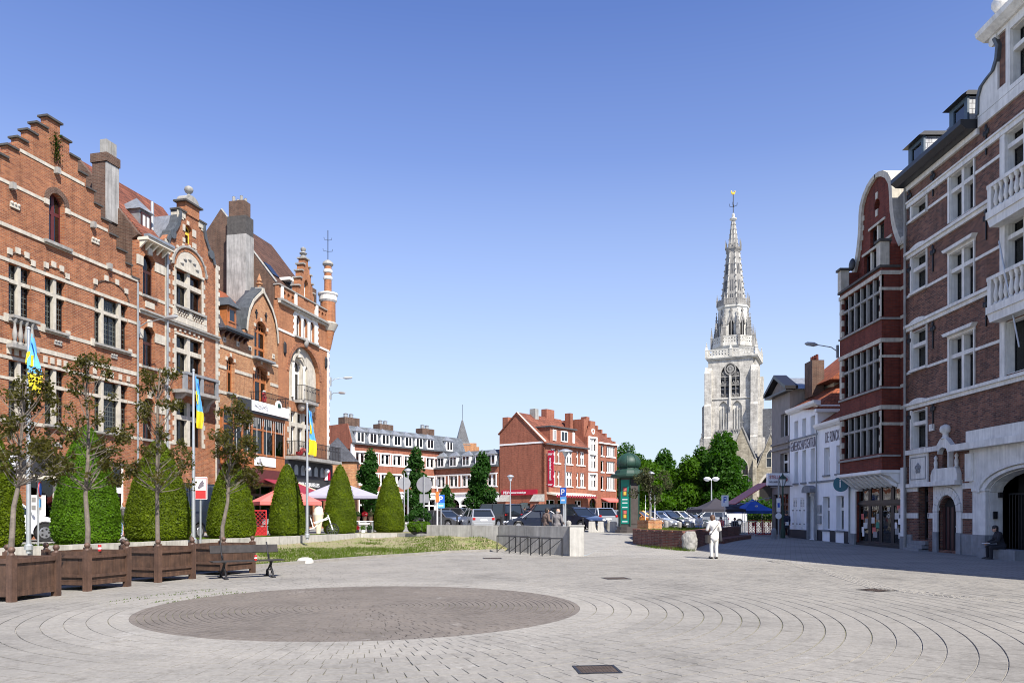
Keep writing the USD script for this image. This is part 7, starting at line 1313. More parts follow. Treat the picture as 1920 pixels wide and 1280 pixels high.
# clipped cones
def cone_shape(h, w, leaf, seed, n=9000):
    prof = [(.80, 0.0), (.96, .05), (1.0, .13), (.98, .25), (.89, .40), (.75, .57), (.56, .74), (.36, .87), (.18, .96), (.03, 1.0)]
    core = MB().lathe([(r * w / 2 - .06 if r * w / 2 > .1 else .01, z * h) for r, z in prof], 28); g = np.random.default_rng(seed); zz = g.uniform(0, 1, n * 2); rr = np.interp(zz, [p[1] for p in prof], [p[0] for p in prof]); k = g.uniform(0, 1, n * 2) < rr; zz, rr = zz[k][:n], rr[k][:n]; n = len(zz); a = g.uniform(0, 2 * np.pi, n)
    bump = 1 + .05 * (meshkit.fbm(np.column_stack([np.cos(a) * 3, np.sin(a) * 3, zz * 7]), 3, seed) - .5); rad = rr * w / 2 * bump + g.normal(0, .018, n) + .05 * (g.uniform(0, 1, n) < .02); p = np.column_stack([rad * np.cos(a), rad * np.sin(a), zz * h])
    nr = np.column_stack([np.cos(a), np.sin(a), np.full(n, .35)]) * .8 + g.normal(0, .5, (n, 3)); nr /= np.linalg.norm(nr, axis=1, keepdims=True); t_ = np.cross(nr, g.normal(0, 1, (n, 3))); t_ /= np.linalg.norm(t_, axis=1, keepdims=True); b = np.cross(nr, t_); s = g.uniform(.02, .042, n)[:, None]
    V = np.stack([p - t_ * s, p + b * s * .6, p + t_ * s, p - b * s * .6], 1).reshape(-1, 3); i = np.arange(n)[:, None] * 4
    return core, MB().raw(V, np.hstack([i, i + 1, i + 2, i + 3]))
CONES = [(-15.2, 21.9, 3.8, 2.0, 'leaf_cone', 'dark clipped yew cone at the left edge of the picture'), (-14.0, 25.1, 3.95, 2.0, 'leaf_cone_green', 'bright green clipped cone behind the second planter'), (-12.9, 27.8, 3.75, 2.2, 'leaf_cone', 'broad yellow-green clipped cone behind the third planter'), (-11.4, 31.0, 3.3, 1.85, 'leaf_cone', 'clipped cone between the no-stopping sign and the red lattice'), (-10.05, 34.1, 3.25, 1.55, 'leaf_cone', 'clipped cone left of the thin flagpole by the salmon umbrella'), (-8.5, 37.7, 3.45, 1.56, 'leaf_cone', 'clipped cone in front of the grey parasol'), (-6.7, 41.7, 3.3, 1.62, 'leaf_cone', 'clipped cone furthest to the right, beside the potted bush')]
for i, (x, y, h, w, lf, lab) in enumerate(CONES):
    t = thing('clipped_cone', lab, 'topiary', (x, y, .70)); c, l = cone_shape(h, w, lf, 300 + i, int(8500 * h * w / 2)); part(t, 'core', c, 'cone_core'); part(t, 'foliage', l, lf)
PB = .86
t = thing('potted_bush', 'dark pot with a clipped green ring and loose twigs, at the low wall end', 'potted plant', (-4.55, 37.35, .5))
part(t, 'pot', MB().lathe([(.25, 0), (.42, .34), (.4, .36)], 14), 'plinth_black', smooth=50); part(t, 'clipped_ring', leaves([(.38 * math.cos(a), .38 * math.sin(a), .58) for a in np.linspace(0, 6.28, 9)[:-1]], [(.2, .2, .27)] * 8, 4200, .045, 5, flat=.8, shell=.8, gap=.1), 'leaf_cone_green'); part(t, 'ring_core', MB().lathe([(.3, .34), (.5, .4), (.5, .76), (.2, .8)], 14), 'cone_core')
part(t, 'twigs', leaves([(-.25, 0, 1.15), (.15, .1, 1.25), (.4, 0, 1.05), (-.5, .1, 1.0)], [.28, .3, .22, .22], 1500, .05, 6, gap=.2), 'leaf_street')
# flagpoles and their limp flags
def flag_cloth(h, w, seed, z0, z1):
    g = np.random.default_rng(seed); nu, nv = 14, 12; V = []
    for j in range(nv + 1):
        v = z0 + (z1 - z0) * j / nv; sp = w * (.35 + .65 * min(1, v * 1.4) * (1 - .25 * max(0, v - .8) / .2))
        for i in range(nu + 1): u = i / nu; V.append((.06 + sp * u + .03 * math.sin(9 * u + seed), .09 * math.sin(u * 11 + 2.2 * v + seed) * (.4 + v) + .05 * math.sin(4 * u - 5 * v), -h * v - h * .22 * u * (1 - .6 * u)))
    return MB().raw(V, [(j * (nu + 1) + i, j * (nu + 1) + i + 1, (j + 1) * (nu + 1) + i + 1, (j + 1) * (nu + 1) + i) for j in range(nv) for i in range(nu)])
FLG = [(-13.5, 21.3, 6.85, 1.55, .45, 'leftmost steel flagpole, in front of the stepped gable house', 'largest blue and yellow flag hanging limp, leftmost', -.5), (-11.15, 26.7, 6.7, 1.75, .3, 'steel flagpole beside the no-stopping sign', 'blue and yellow flag hanging before the stone balcony', .4), (-8.7, 32.4, 6.35, 1.9, .38, 'thin steel flagpole right of the salmon umbrella', 'blue and yellow flag hanging in front of the corner house', .6)]
for i, (x, y, h, fh, fw, lp, lf, rot) in enumerate(FLG):
    t = thing('flagpole', lp, 'flagpole', (x, y, .70)); part(t, 'pole', MB().tube([(0, 0, -.1), (0, 0, h - .7)], [.066, .04], 12), 'steel', smooth=60); part(t, 'cap', MB().ball((0, 0, h - .68), .055, 1), 'steel'); part(t, 'base_collar', MB().lathe([(.11, 0), (.11, .12), (.07, .16)], 12), 'steel')
    f = thing('flag', lf, 'flag', (x, y, h - .12), rot); part(f, 'blue_cloth', flag_cloth(fh, fw, i + 1, 0, .66), 'flag_blue', smooth=True); part(f, 'yellow_cloth', flag_cloth(fh, fw, i + 1, .66, 1.0), 'flag_yellow', smooth=True); part(f, 'emblem', flag_cloth(fh, fw * .3, i + 1, .3, .5).xf(0, (.1 * fw, -.035, -.02)), 'flag_yellow', smooth=True)
# bench
bx_, by_ = -7.02, 20.2; brot = math.atan2(1.35, 1.55) - .14
t = thing('bench', 'dark weathered wooden bench with ornate cast-iron ends, in front of the fourth planter', 'bench', (bx_, by_, .012), brot)
L_ = .92
for k in range(3): part(t, 'seat_slat', MB().box(-L_, L_, -.27 + .135 * k, -.145 + .135 * k, .44, .47), 'bench_wood')
part(t, 'back_board', MB().raw([(-L_ + .04, .22, .66), (L_ - .04, .22, .66), (L_ - .04, .30, .86), (-L_ + .04, .30, .86), (-L_ + .04, .26, .645), (L_ - .04, .26, .645), (L_ - .04, .34, .845), (-L_ + .04, .34, .845)], [(0, 1, 2, 3), (7, 6, 5, 4), (0, 4, 5, 1), (1, 5, 6, 2), (2, 6, 7, 3), (3, 7, 4, 0)]), 'bench_wood')
for s in (-1, 1):
    x = s * .6; e = MB(); e.tube([(x, -.34, .0), (x, -.27, .16), (x, -.10, .3), (x, -.16, .43)], [.028, .024, .022, .03], 8).tube([(x, .34, 0), (x, .22, .16), (x, .02, .3), (x, -.1, .40)], [.03, .026, .024, .024], 8).tube([(x, .05, .42), (x, .17, .56), (x, .25, .72), (x, .34, .93)], [.03, .022, .022, .02], 8).tube([(x, -.28, .43), (x, .2, .43)], .022, 8)
    for cy, cz, r_ in ((-.22, .1, .09), (.24, .1, .1), (.14, .53, .07), (-.02, .24, .06)): e.tube([(x, cy + r_ * math.cos(q), cz + r_ * math.sin(q)) for q in np.linspace(0, 5.6, 12)], .014, 6)
    part(t, 'cast_iron_end', e, 'iron'); part(t, 'foot', MB().box(x - .05, x + .05, -.4, -.24, 0, .03).box(x - .05, x + .05, .26, .42, 0, .03), 'iron')
t = thing('white_block', 'low white rounded concrete block at the foot of the grass bank', 'concrete block', (-7.15, 26.35, 0)); part(t, 'block', MB().lathe([(.30, 0), (.29, .08), (.22, .17), (.1, .2), (.01, .205)], 16), 'concrete_light', smooth=60)
# signs
def post(t, h, r=.03, m='steel_grey'): part(t, 'post', MB().tube([(0, 0, -.1), (0, 0, h)], r, 10), m, smooth=60)
t = thing('no_stopping_sign', 'white and red warning plate with a black lorry symbol on a dark post', 'sign', (-11.19, 27.4, .70), .45); post(t, 2.3, .035)
part(t, 'plate', MB().poly(sbox(-.19, 1.55, .19, 2.3).buffer(.03), -.06, -.035), 'sign_white'); part(t, 'red_field', MB().poly(sbox(-.17, 1.57, .17, 1.85), -.064, -.061), 'red_paint'); part(t, 'red_border', MB().poly(sbox(-.2, 1.54, .2, 2.31).difference(sbox(-.175, 1.565, .175, 2.285)), -.068, -.0645), 'red_paint'); part(t, 'symbol', MB().poly(unary_union([Polygon([(-.1, 1.95), (.02, 1.93), (.12, 2.1), (.06, 2.22), (-.02, 2.12)]), Point(-.05, 1.93).buffer(.045), Point(.07, 2.02).buffer(.04)]), -.066, -.061), 'letter_dark')
t = thing('no_parking_sign', 'edge-on red and blue round sign with a small blue plate, beside the white car', 'sign', (-14.35, 23.1, .70), 1.95); post(t, 2.0, .028, 'steel'); part(t, 'disc', MB().tube([(0, -.06, 1.75), (0, -.04, 1.75)], .24, 20), 'red_paint'); part(t, 'blue_face', MB().tube([(0, -.066, 1.75), (0, -.061, 1.75)], .19, 20), 'sign_blue'); part(t, 'small_plate', MB().box(-.12, .12, -.06, -.045, 1.2, 1.45), 'flag_blue')
for px, Y, zc, r_, lab, ex in ((758, 46, 3.55, .38, 'grey back of a round sign beside the clipped cone', 0), (795, 48, 3.55, .5, 'larger grey back of a round sign with a square plate below, before a street tree', 1)):
    x = atpx(px, Y); t = thing('traffic_sign_back', lab, 'sign', (x, Y, .55), .15 - .3 * ex); post(t, 3.6, .04, 'steel'); part(t, 'disc', MB().tube([(0, .06, zc - .55), (0, .08, zc - .55)], r_, 24), 'sign_grey')
    if ex: part(t, 'square_plate', box(-.3, .3, .055, .075, 1.85, 2.4), 'sign_grey')
def p_sign(label, x, y, z, rot, w, zb, h, pole=.045):
    t = thing('parking_sign', label, 'sign', (x, y, z), rot); post(t, zb + h, pole, 'steel'); part(t, 'plate', box(-w / 2, w / 2, -.07, -.05, zb, zb + h), 'sign_blue'); part(t, 'letter', text_at('P', h * .62, 0, -.083, zb + h * .19, True), 'sign_white'); part(t, 'lower_plate', box(-w / 2, w / 2, -.069, -.051, zb - .42, zb - .03), 'flag_blue'); part(t, 'lower_mark', box(-w * .3, w * .3, -.074, -.0695, zb - .27, zb - .18), 'sign_white'); return t
p_sign('blue parking sign with a white P left of the bushy street tree', atpx(827, 58), 58, .57, 0, .55, 2.0, .58); p_sign('tall blue parking sign with a white P beside the two men', atpx(1057, 44), 44, .42, -.7, .42, 2.3, .5, .06)
t = thing('orange_marker_post', 'white post with an orange plate at the edge of the car park', 'post', (atpx(820, 50), 50, .57)); post(t, 3.3, .05, 'sign_white'); part(t, 'orange_plate', box(-.11, .11, -.07, -.051, 1.9, 2.6), 'orange'); part(t, 'top_box', box(-.1, .1, -.1, .1, 3.0, 3.4), 'sign_grey')
def hood_lamp(label, x, y, z, h, r_=.3):
    t = thing('street_lamp', label, 'street lamp', (x, y, z)); part(t, 'post', MB().tube([(0, 0, 0), (0, 0, h - .5)], [.07, .045], 10), 'steel', smooth=60); part(t, 'lamp_glass', MB().lathe([(.08, h - .5), (.19, h - .2), (.2, h - .15)], 14), 'lamp_clear', smooth=60); part(t, 'lamp_hood', MB().lathe([(r_, h - .16), (r_ * .95, h - .1), (r_ * .4, h), (.02, h + .03)], 16), 'steel', smooth=60); return t
hood_lamp('hooded street lamp in front of the second street tree', atpx(765, 60), 60, .57, 4.7); hood_lamp('hooded street lamp before the blank gable wall', atpx(957, 62), 62, .57, 4.3); hood_lamp('hooded street lamp above the olive tree, right of the advertising column', atpx(1220, 56), 56, .5, 4.3); hood_lamp('taller hooded street lamp rising behind the tall parking sign', atpx(1060, 52), 52, .5, 5.6, .5)
t = thing('twin_street_lamp', 'white street lamp with two round heads before the big tree', 'street lamp', (atpx(1334, 76), 76, .5)); part(t, 'post', MB().tube([(0, 0, 0), (0, 0, 4.6)], [.08, .05], 10), 'steel', smooth=60); part(t, 'crossbar', MB().tube([(-.42, 0, 4.6), (.42, 0, 4.6)], .04, 8), 'steel')
for s in (-1, 1): part(t, 'lamp_head', MB().lathe([(.12, 4.45), (.34, 4.6), (.36, 4.75), (.2, 4.85), (.02, 4.87)], 14, (s * .42, 0, 0)), 'sign_white', smooth=60)
def bracket_lamp(label, p0, arm, name='bracket_lamp'):
    t = thing(name, label, 'street lamp', p0); a = np.array(arm, float); d = a / np.linalg.norm(a); part(t, 'arm', MB().tube([(0, 0, -.25), a * .3 + np.array([0, 0, -.05]), a], [.03, .028, .025], 8), 'steel_grey'); e = a + d * .05
    part(t, 'lamp_head', MB().tube([a - d * .05, a + d * .15, a + d * .55, a + d * .68], [.05, .12, .1, .03], 10), 'steel', smooth=60); part(t, 'wall_plate', MB().box(-.06, .06, -.06, .06, -.6, .1), 'steel_grey')
q = FL.at(FL.U(257), -.1); bracket_lamp('street lamp on a long bracket between the first two houses', (q[0], q[1], FL.W(257, 605)), (1.6, -.35, .15))
q = FL.at(FL.U(618), -.1); bracket_lamp('upper street lamp on the edge of the corner house', (q[0], q[1], 12.55), (1.0, .3, .1)); bracket_lamp('lower street lamp on the edge of the corner house', (q[0], q[1], 11.45), (.75, -.4, -.1))
bracket_lamp('street lamp reaching out from the dark red bay house', (18.05, 42.3, 10.95), (-1.2, -.1, .1))
# ---------------- advertising column ----------------
t = thing('advertising_column', 'dark green advertising column with a ribbed onion dome and green posters', 'advertising column', (7.5, 49.0, .47), .5)
part(t, 'base', MB().lathe([(.9, 0), (.9, .22), (.78, .24), (.78, .42), (.7, .44)], 12, ph=.26), 'kiosk_brown'); part(t, 'drum', MB().lathe([(.66, .44), (.66, 3.55)], 6, ph=0.0), 'kiosk_brown')
for k in range(6): a = k * math.pi / 3; part(t, 'corner_rib', MB().tube([(.67 * math.cos(a), .67 * math.sin(a), .44), (.67 * math.cos(a), .67 * math.sin(a), 3.55)], .05, 8), 'kiosk_green')
for k, m in ((3, 'poster_green'), (4, 'kiosk_brown'), (5, 'sign_white')):
    a = k * math.pi / 3 + math.pi / 6; c, s = math.cos(a), math.sin(a); R_ = .66 * math.cos(math.pi / 6) + .012
    pl = lambda u0, u1, z0, z1, o: MB().box(u0, u1, -R_ - o, -R_ - o + .008, z0, z1).xf(a + math.pi / 2)
    p = part(t, 'poster', pl(-.28, .28, .6 if k < 5 else 2.0, 3.4, .01), m)
    if k == 3:
        for z in (.9, 2.35): part(p, 'poster_picture', pl(-.18, .14, z, z + .6, .016), 'kiosk_brown'); part(p, 'poster_flowers', pl(-.1, .08, z + .08, z + .3, .02), 'yellow'); part(p, 'poster_bloom', pl(-.1, .1, z + .34, z + .54, .02), 'fabric_salmon')
        for z in (.72, 1.62, 1.9, 2.12): part(p, 'poster_lettering', pl(-.2, .16, z, z + .06, .016), 'sign_white')
part(t, 'eaves', MB().lathe([(.7, 3.5), (1.12, 3.55), (1.18, 3.62), (1.18, 3.74), (.92, 3.8), (.86, 4.0), (.62, 4.08), (.6, 4.18)], 12, ph=.26), 'kiosk_green')
part(t, 'dome', MB().lathe([(.58, 4.14), (.7, 4.28), (.75, 4.46), (.71, 4.68), (.56, 4.9), (.34, 5.05), (.12, 5.12)], 24), 'kiosk_green', smooth=50)
for k in range(8): a = k * math.pi / 4; part(t, 'dome_rib', MB().tube([(r_ * math.cos(a), r_ * math.sin(a), z) for r_, z in ((.6, 4.14), (.715, 4.28), (.765, 4.46), (.725, 4.68), (.575, 4.91), (.35, 5.06), (.12, 5.14))], .02, 5), 'kiosk_green')
part(t, 'finial', MB().lathe([(.12, 5.1), (.06, 5.2), (.13, 5.28), (.1, 5.36), (.03, 5.42), (.05, 5.5), (.01, 5.62)], 10), 'kiosk_green', smooth=50)
# ---------------- curved brick planting wall ----------------
t = thing('brick_planting_wall', 'low curved brown brick planting wall with a rough stone at its point', 'wall', (0, 0, 0))
cl = LineString([(6.3, 39.8), (6.12, 38.6), (6.35, 37.2), (6.9, 35.8), (7.75, 34.5)]); n = 9
for k in range(n):
    a, b = cl.interpolate(cl.length * k / n), cl.interpolate(cl.length * (k + 1) / n); d = math.hypot(b.x - a.x, b.y - a.y); an = math.atan2(b.y - a.y, b.x - a.x); part(t, 'brick_wall', MB().box(-.012, d + .012, 0, .36, -.1, .86).xf(an, (a.x, a.y, 0)), 'brick_wall')
    for q in range(int(d / .115)): part(t, 'coping_brick', MB().box(.115 * q + .004, .115 * q + .111, -.025, .385, .862, .94 + .004 * (q % 2)).xf(an, (a.x, a.y, 0)), 'brick_wall')
br_ = LineString([(8.15, 34.6), (10.2, 39.2), (13.9, 46.6)]); n = 8
for k in range(n):
    a, b = br_.interpolate(br_.length * k / n), br_.interpolate(br_.length * (k + 1) / n); d = math.hypot(b.x - a.x, b.y - a.y); an = math.atan2(b.y - a.y, b.x - a.x); part(t, 'dark_wall', MB().box(0, d, 0, .36, -.1, .94).xf(an, (a.x, a.y, 0)), 'brick_wall')
    if k > 2: part(t, 'low_step', MB().box(0, d, -.7, -.01, -.1, .42).xf(an, (a.x, a.y, 0)), 'brick_wall')
ms = trimesh.creation.icosphere(subdivisions=3); v = ms.vertices * np.array([.36, .26, .62]); nn = meshkit.fbm(v * 4, 3, 4); v = v * (1 + .55 * (nn[:, None] - .5)); v[:, 2] = np.clip(v[:, 2] + .42, -.1, .92); part(t, 'rough_stone', MB().raw(v + np.array([7.98, 34.25, 0]), ms.faces), 'stone_grey')
bed = Polygon([(6.7, 39.6), (6.7, 37.4), (8.0, 35.0), (10.0, 39.4), (13.6, 46.6), (9, 48.5), (6.8, 43)]); solo('planting_bed', MB().plan(bed, 0, .80), 'dry_earth', 'raised bed of earth and grass inside the brick planting wall', None, kind='structure'); solo('bed_grass', blades(bed.buffer(-.2), 5000, lambda x, y: 0 * x + .8, .04, .14, 19), 'grass_blade', 'grass on the raised bed behind the brick planting wall', 'grass', kind='stuff')
wg = LineString([(6.25, 37.0), (6.75, 35.6), (7.6, 34.2), (7.95, 33.85)]).buffer(.14); solo('wall_weeds', blades(wg, 900, lambda x, y: 0 * x + .02, .06, .26, 23), 'grass_blade', 'weeds along the foot of the curved brick wall', 'weeds', kind='stuff')
t = thing('brick_tree_box', 'square brick box holding an olive tree, behind the planting wall', 'planter', (atpx(1218, 44), 44.0, .75), .5); part(t, 'box', box(-.5, .5, -.5, .5, 0, .58), 'brick_warm'); part(t, 'soil', box(-.42, .42, -.42, .42, .5, .6), 'soil')
t = thing('olive_tree', 'small grey-green olive tree in the square brick box', 'tree', (atpx(1218, 44), 44.0, 1.3)); g = np.random.default_rng(3); cs = [(g.normal(0, .32), g.normal(0, .32), g.uniform(1.25, 2.9)) for _ in range(14)]
part(t, 'trunk', limbs((0, 0, 0), (0, 0, 2.6), .06, cs[::2], 5), 'bark_grey'); part(t, 'crown', leaves(cs, [.34] * 14, 2600, .06, 8, gap=.25), 'leaf_olive'); part(t, 'stake', MB().tube([(.3, 0, 0), (.3, 0, 1.5)], .03, 6).tube([(-.2, .2, 0), (-.2, .2, 1.5)], .03, 6), 'sign_white')
# bollards and barriers
b0 = None
for px, Y, lab in ((1141, 54, 'stone bollard between two concrete barriers'), (1066, 50, 'stone bollard at the foot of the tall parking sign'), (1249, 60, 'stone bollard before the dark blue off-roader'), (1274, 60, 'stone bollard before the white off-roader'), (1298, 59, 'stone bollard left of the black tent'), (1386, 60, 'stone bollard between the black and the blue tent')):
    x = atpx(px, Y); z = float(h_up(x, Y)) if x < 9 else float(h_low(x, Y)); l = 'rounded pale ' + lab
    if b0 is None:
        b0 = thing('stone_bollard', l, 'bollard', (x, Y, z), group='stone bollards around the car park'); part(b0, 'shaft', MB().lathe([(.17, 0), (.17, .55), (.19, .6), (.16, .72), (.02, .78)], 12), 'stone_grey', smooth=50)
    else: copy(b0, l, (x, Y, z))
b0 = None
for px, Y, lab in ((812, 49, 'beside the orange marker post'), (857, 50, 'in front of the silver saloon'), (940, 50, 'before the black people carrier'), (1093, 46, 'left of the concrete barriers')):
    x = atpx(px, Y); z = float(h_up(x, Y)); l = 'thin dark steel bollard ' + lab
    if b0 is None: b0 = thing('steel_bollard', l, 'bollard', (x, Y, z), group='steel bollards along the car park'); part(b0, 'shaft', MB().lathe([(.055, 0), (.055, .95), (.07, .97), (.02, 1.03)], 10), 'iron', smooth=50)
    else: copy(b0, l, (x, Y, z))
t = thing('round_head_bollard', 'dark round-headed bollard standing alone in the shade near the walking man', 'bollard', (atpx(1451, 48.5), 48.5, .1)); part(t, 'shaft', MB().lathe([(.16, 0), (.16, .5), (.13, .64), (.02, .72)], 14), 'bluestone', smooth=50)
b0 = None
for i, (px, lab) in enumerate(((1113, 'leftmost white concrete barrier block with a flared foot'), (1130, 'middle white concrete barrier block with a flared foot'), (1152, 'white concrete barrier block partly hidden by the advertising column'))):
    x = atpx(px, 50.5); z = float(h_up(x, 50.5))
    if b0 is None: b0 = thing('concrete_barrier', lab, 'barrier', (x, 50.5, z), -.25); part(b0, 'block', MB().poly(Polygon([(-.28, 0), (.34, 0), (.3, .06), (.18, .18), (.12, .36), (.1, .7), (-.26, .7)]), -.4, .4), 'concrete_light')
    else: copy(b0, lab, (x, 50.5, z), -.25)
# lantern and sign posts by the bar
t = thing('green_lantern', 'old green lantern on a dark post in front of the bar', 'street lamp', (17.75, 50.0, .12)); part(t, 'post', MB().lathe([(.16, 0), (.16, .5), (.1, .6), (.07, 1.2), (.055, 3.3), (.09, 3.36), (.05, 3.42)], 12), 'kiosk_green', smooth=50); part(t, 'lantern_glass', MB().lathe([(.12, 3.42), (.24, 3.85)], 6), 'lamp_clear'); part(t, 'lantern_roof', MB().lathe([(.3, 3.85), (.2, 4.02), (.08, 4.1), (.05, 4.18), (.01, 4.28)], 6), 'kiosk_green')
for k in range(6): a = k * math.pi / 3; part(t, 'lantern_bar', MB().tube([(.12 * math.cos(a), .12 * math.sin(a), 3.42), (.245 * math.cos(a), .245 * math.sin(a), 3.86)], .014, 5), 'kiosk_green')
t = thing('plate_post', 'grey post with narrow white plates beside the green lantern', 'sign', (atpx(1460, 49.5), 49.5, .12)); post(t, 3.9, .05); part(t, 'white_plate', box(-.16, .1, -.07, -.051, 1.7, 2.6), 'sign_white'); part(t, 'plate_mark', box(-.1, .05, -.075, -.0705, 2.0, 2.3), 'sign_blue'); part(t, 'round_plate', MB().tube([(-.03, -.075, 1.45), (-.03, -.055, 1.45)], .2, 16), 'sign_white')
t = thing('disabled_parking_sign', 'white sign plate with a blue symbol on a pole beside the black tent', 'sign', (atpx(1359, 51), 51, .35)); post(t, 2.6, .03, 'steel'); part(t, 'plate', box(-.24, .24, -.05, -.035, 1.85, 2.6), 'sign_white'); part(t, 'symbol', MB().poly(unary_union([sbox(-.1, 2.25, .1, 2.5).difference(sbox(-.04, 2.34, .06, 2.44)), sbox(-.1, 2.1, -.03, 2.25)]), -.056, -.0505), 'sign_blue')
# ---------------- cars ----------------
def car(kind, paint, label, x, y, heading, z=None, col=None):
    """heading: direction the bonnet points, in degrees from the x axis"""
    z = (float(h_up(x, y)) if z is None else z); t = thing('parked_car' if kind != 'van' else 'parked_van', label, 'van' if kind == 'van' else 'car', (x, y, z), math.radians(heading), 'cars in the car park')
    S = {'sedan': dict(L=4.6, W=1.8, sill=.24, belt=.90, hood=.86, top=1.42, boot=.98, g=(-1.75, -.95, .45, 1.15), wr=.32), 'hatch': dict(L=4.1, W=1.75, sill=.22, belt=.93, hood=.90, top=1.50, boot=.96, g=(-1.98, -1.6, .35, 1.1), wr=.31),
         'suv': dict(L=4.5, W=1.86, sill=.32, belt=1.06, hood=1.02, top=1.68, boot=1.08, g=(-2.15, -1.75, .4, 1.15), wr=.37), 'van': dict(L=5.0, W=1.95, sill=.3, belt=1.12, hood=1.1, top=2.0, boot=1.12, g=(-2.45, -2.3, .95, 1.65), wr=.34)}[kind]
    if kind == 'van' and col == 'big': S.update(L=5.6, W=2.0, top=2.5, belt=1.25, g=(-2.75, -2.65, 1.3, 2.0))
    L, Wd = S['L'] / 2, S['W'] / 2; wr = S['wr']; ax = (-L + .85, L - .88)
    prof = Polygon([(-L + .05, S['sill'] + .12), (-L, .55), (-L + .04, S['boot'] - .06), (-L + .14, S['boot']), (S['g'][0] + .1, S['belt'] + .02), (S['g'][3], S['belt'] + .02), (L - .45, S['hood'] - .10), (L - .08, S['hood'] - .26), (L, .55), (L - .06, S['sill'] + .1), (L - .3, S['sill']), (-L + .3, S['sill'])])
    for a in ax: prof = prof.difference(Point(a, wr).buffer(wr + .065, 10))
    prof = prof.buffer(.03, 3).buffer(-.03)
    b = MB().poly(prof.buffer(-.035), -Wd, Wd).poly(prof, -Wd + .05, Wd - .05); part(t, 'body', b, paint)
    # greenhouse: glass with roof and pillars in body colour
    g0, g1, g2, g3 = S['g']; zb, zt = S['belt'] - .02, S['top']; yb, yt = Wd - .06, Wd * .74 if kind != 'van' else Wd * .86
    A = [(g0, zb), (g1, zt - .05), (g2, zt - .05), (g3, zb)]; V = [(px, s * (yb if i in (0, 3) else yt), pz) for s in (-1, 1) for i, (px, pz) in enumerate(A)]
    part(t, 'windows', MB().raw(V, [(0, 3, 2, 1), (4, 5, 6, 7), (0, 1, 5, 4), (1, 2, 6, 5), (2, 3, 7, 6), (3, 0, 4, 7)]), 'car_glass')
    rf = Polygon([(g1 - .12, zt - .07), (g1 + .1, zt - .01), ((g1 + g2) / 2, zt + .01), (g2 - .1, zt - .015), (g2 + .1, zt - .07)]); part(t, 'roof', MB().poly(rf, -yt - .01, yt + .01), paint); pil = MB()
    mids = [(g1 + (g2 - g1) * .52)] + ([g1 + .15] if kind in ('suv', 'van', 'hatch') else [])
    for s in (-1, 1):
        pil.tube([(g0, s * yb, zb), (g1, s * yt, zt - .04)], .055, 6).tube([(g3, s * yb, zb), (g2, s * yt, zt - .04)], .045, 6)
        for m in mids: pil.tube([(m, s * (yb + .005), zb), (m, s * (yt + .005), zt - .04)], .04, 5)
    if kind == 'van' and col != 'glass':
        for s in (-1, 1): pil.raw([(g0 + .1, s * (yb + .012), zb), (g2 * .25, s * (yb + .012), zb), (g2 * .25, s * (yt + .012), zt - .05), (g1, s * (yt + .012), zt - .05)], [(0, 1, 2, 3)])
    part(t, 'pillars', pil, paint)
    for a in ax:
        for s in (-1, 1):
            w = part(t, 'wheel', MB().tube([(a, s * (Wd - .2), wr), (a, s * (Wd - .005), wr)], [wr, wr], 18), 'rubber'); part(w, 'rim', MB().tube([(a, s * (Wd - .02), wr), (a, s * (Wd + .004), wr)], [wr * .66, wr * .6], 14), 'rim')
            for q in range(5): an = q * 2 * math.pi / 5; part(w, 'rim_gap', MB().tube([(a + wr * .38 * math.cos(an), s * (Wd + .002), wr + wr * .38 * math.sin(an)), (a + wr * .38 * math.cos(an), s * (Wd + .008), wr + wr * .38 * math.sin(an))], wr * .13, 6), 'rubber') if kind == 'suv' and paint == 'car_white' else None
    for s in (-1, 1):
        part(t, 'headlight', MB().ball((L - .16, s * (Wd - .28), S['hood'] - .27), .15, 1, (1, 1.1, .6)), 'lamp_clear', smooth=True); tz = S['boot'] - .16 if kind in ('sedan', 'hatch') else S['boot'] - .02
        part(t, 'tail_light', MB().box(-L - .012, -L + .1, s * (Wd - .25), s * (Wd - .05), tz - .1, tz + .06), 'lamp_red'); part(t, 'mirror', MB().ball((g3 - .28, s * (Wd + .1), zb + .1), .1, 1, (.6, 1, .75)), paint, smooth=True)
    part(t, 'front_bumper', MB().box(L - .05, L + .02, -Wd + .25, Wd - .25, S['sill'] + .05, S['sill'] + .22), 'plastic_black'); part(t, 'rear_bumper', MB().box(-L - .02, -L + .06, -Wd + .15, Wd - .15, S['sill'] + .06, S['sill'] + .24), 'plastic_black' if kind in ('suv', 'van') else paint)
    part(t, 'number_plate', MB().box(L + .021, L + .03, -.26, .26, .42, .53), 'sign_white'); part(t, 'number_plate', MB().box(-L - .022, -L - .012, -.26, .26, S['boot'] - .33, S['boot'] - .22), 'sign_white'); part(t, 'grille', MB().box(L - .02, L + .012, -.45, .45, .56, S['hood'] - .3), 'plastic_black'); return t
hd = math.radians(57); wx, wy = -.613 * 30.9, 30.9; car('suv', 'car_white', 'white off-road car with silver wheels partly hidden behind the bright green cone', wx - 1.37 * math.cos(hd) - .86 * math.sin(hd) * 1, wy - 1.37 * math.sin(hd) + .86 * math.cos(hd), 57, .57)
car('van', 'car_navy', 'tall dark blue van parked behind the no-stopping sign', -14.6, 36.6, 76, .57, 'big')
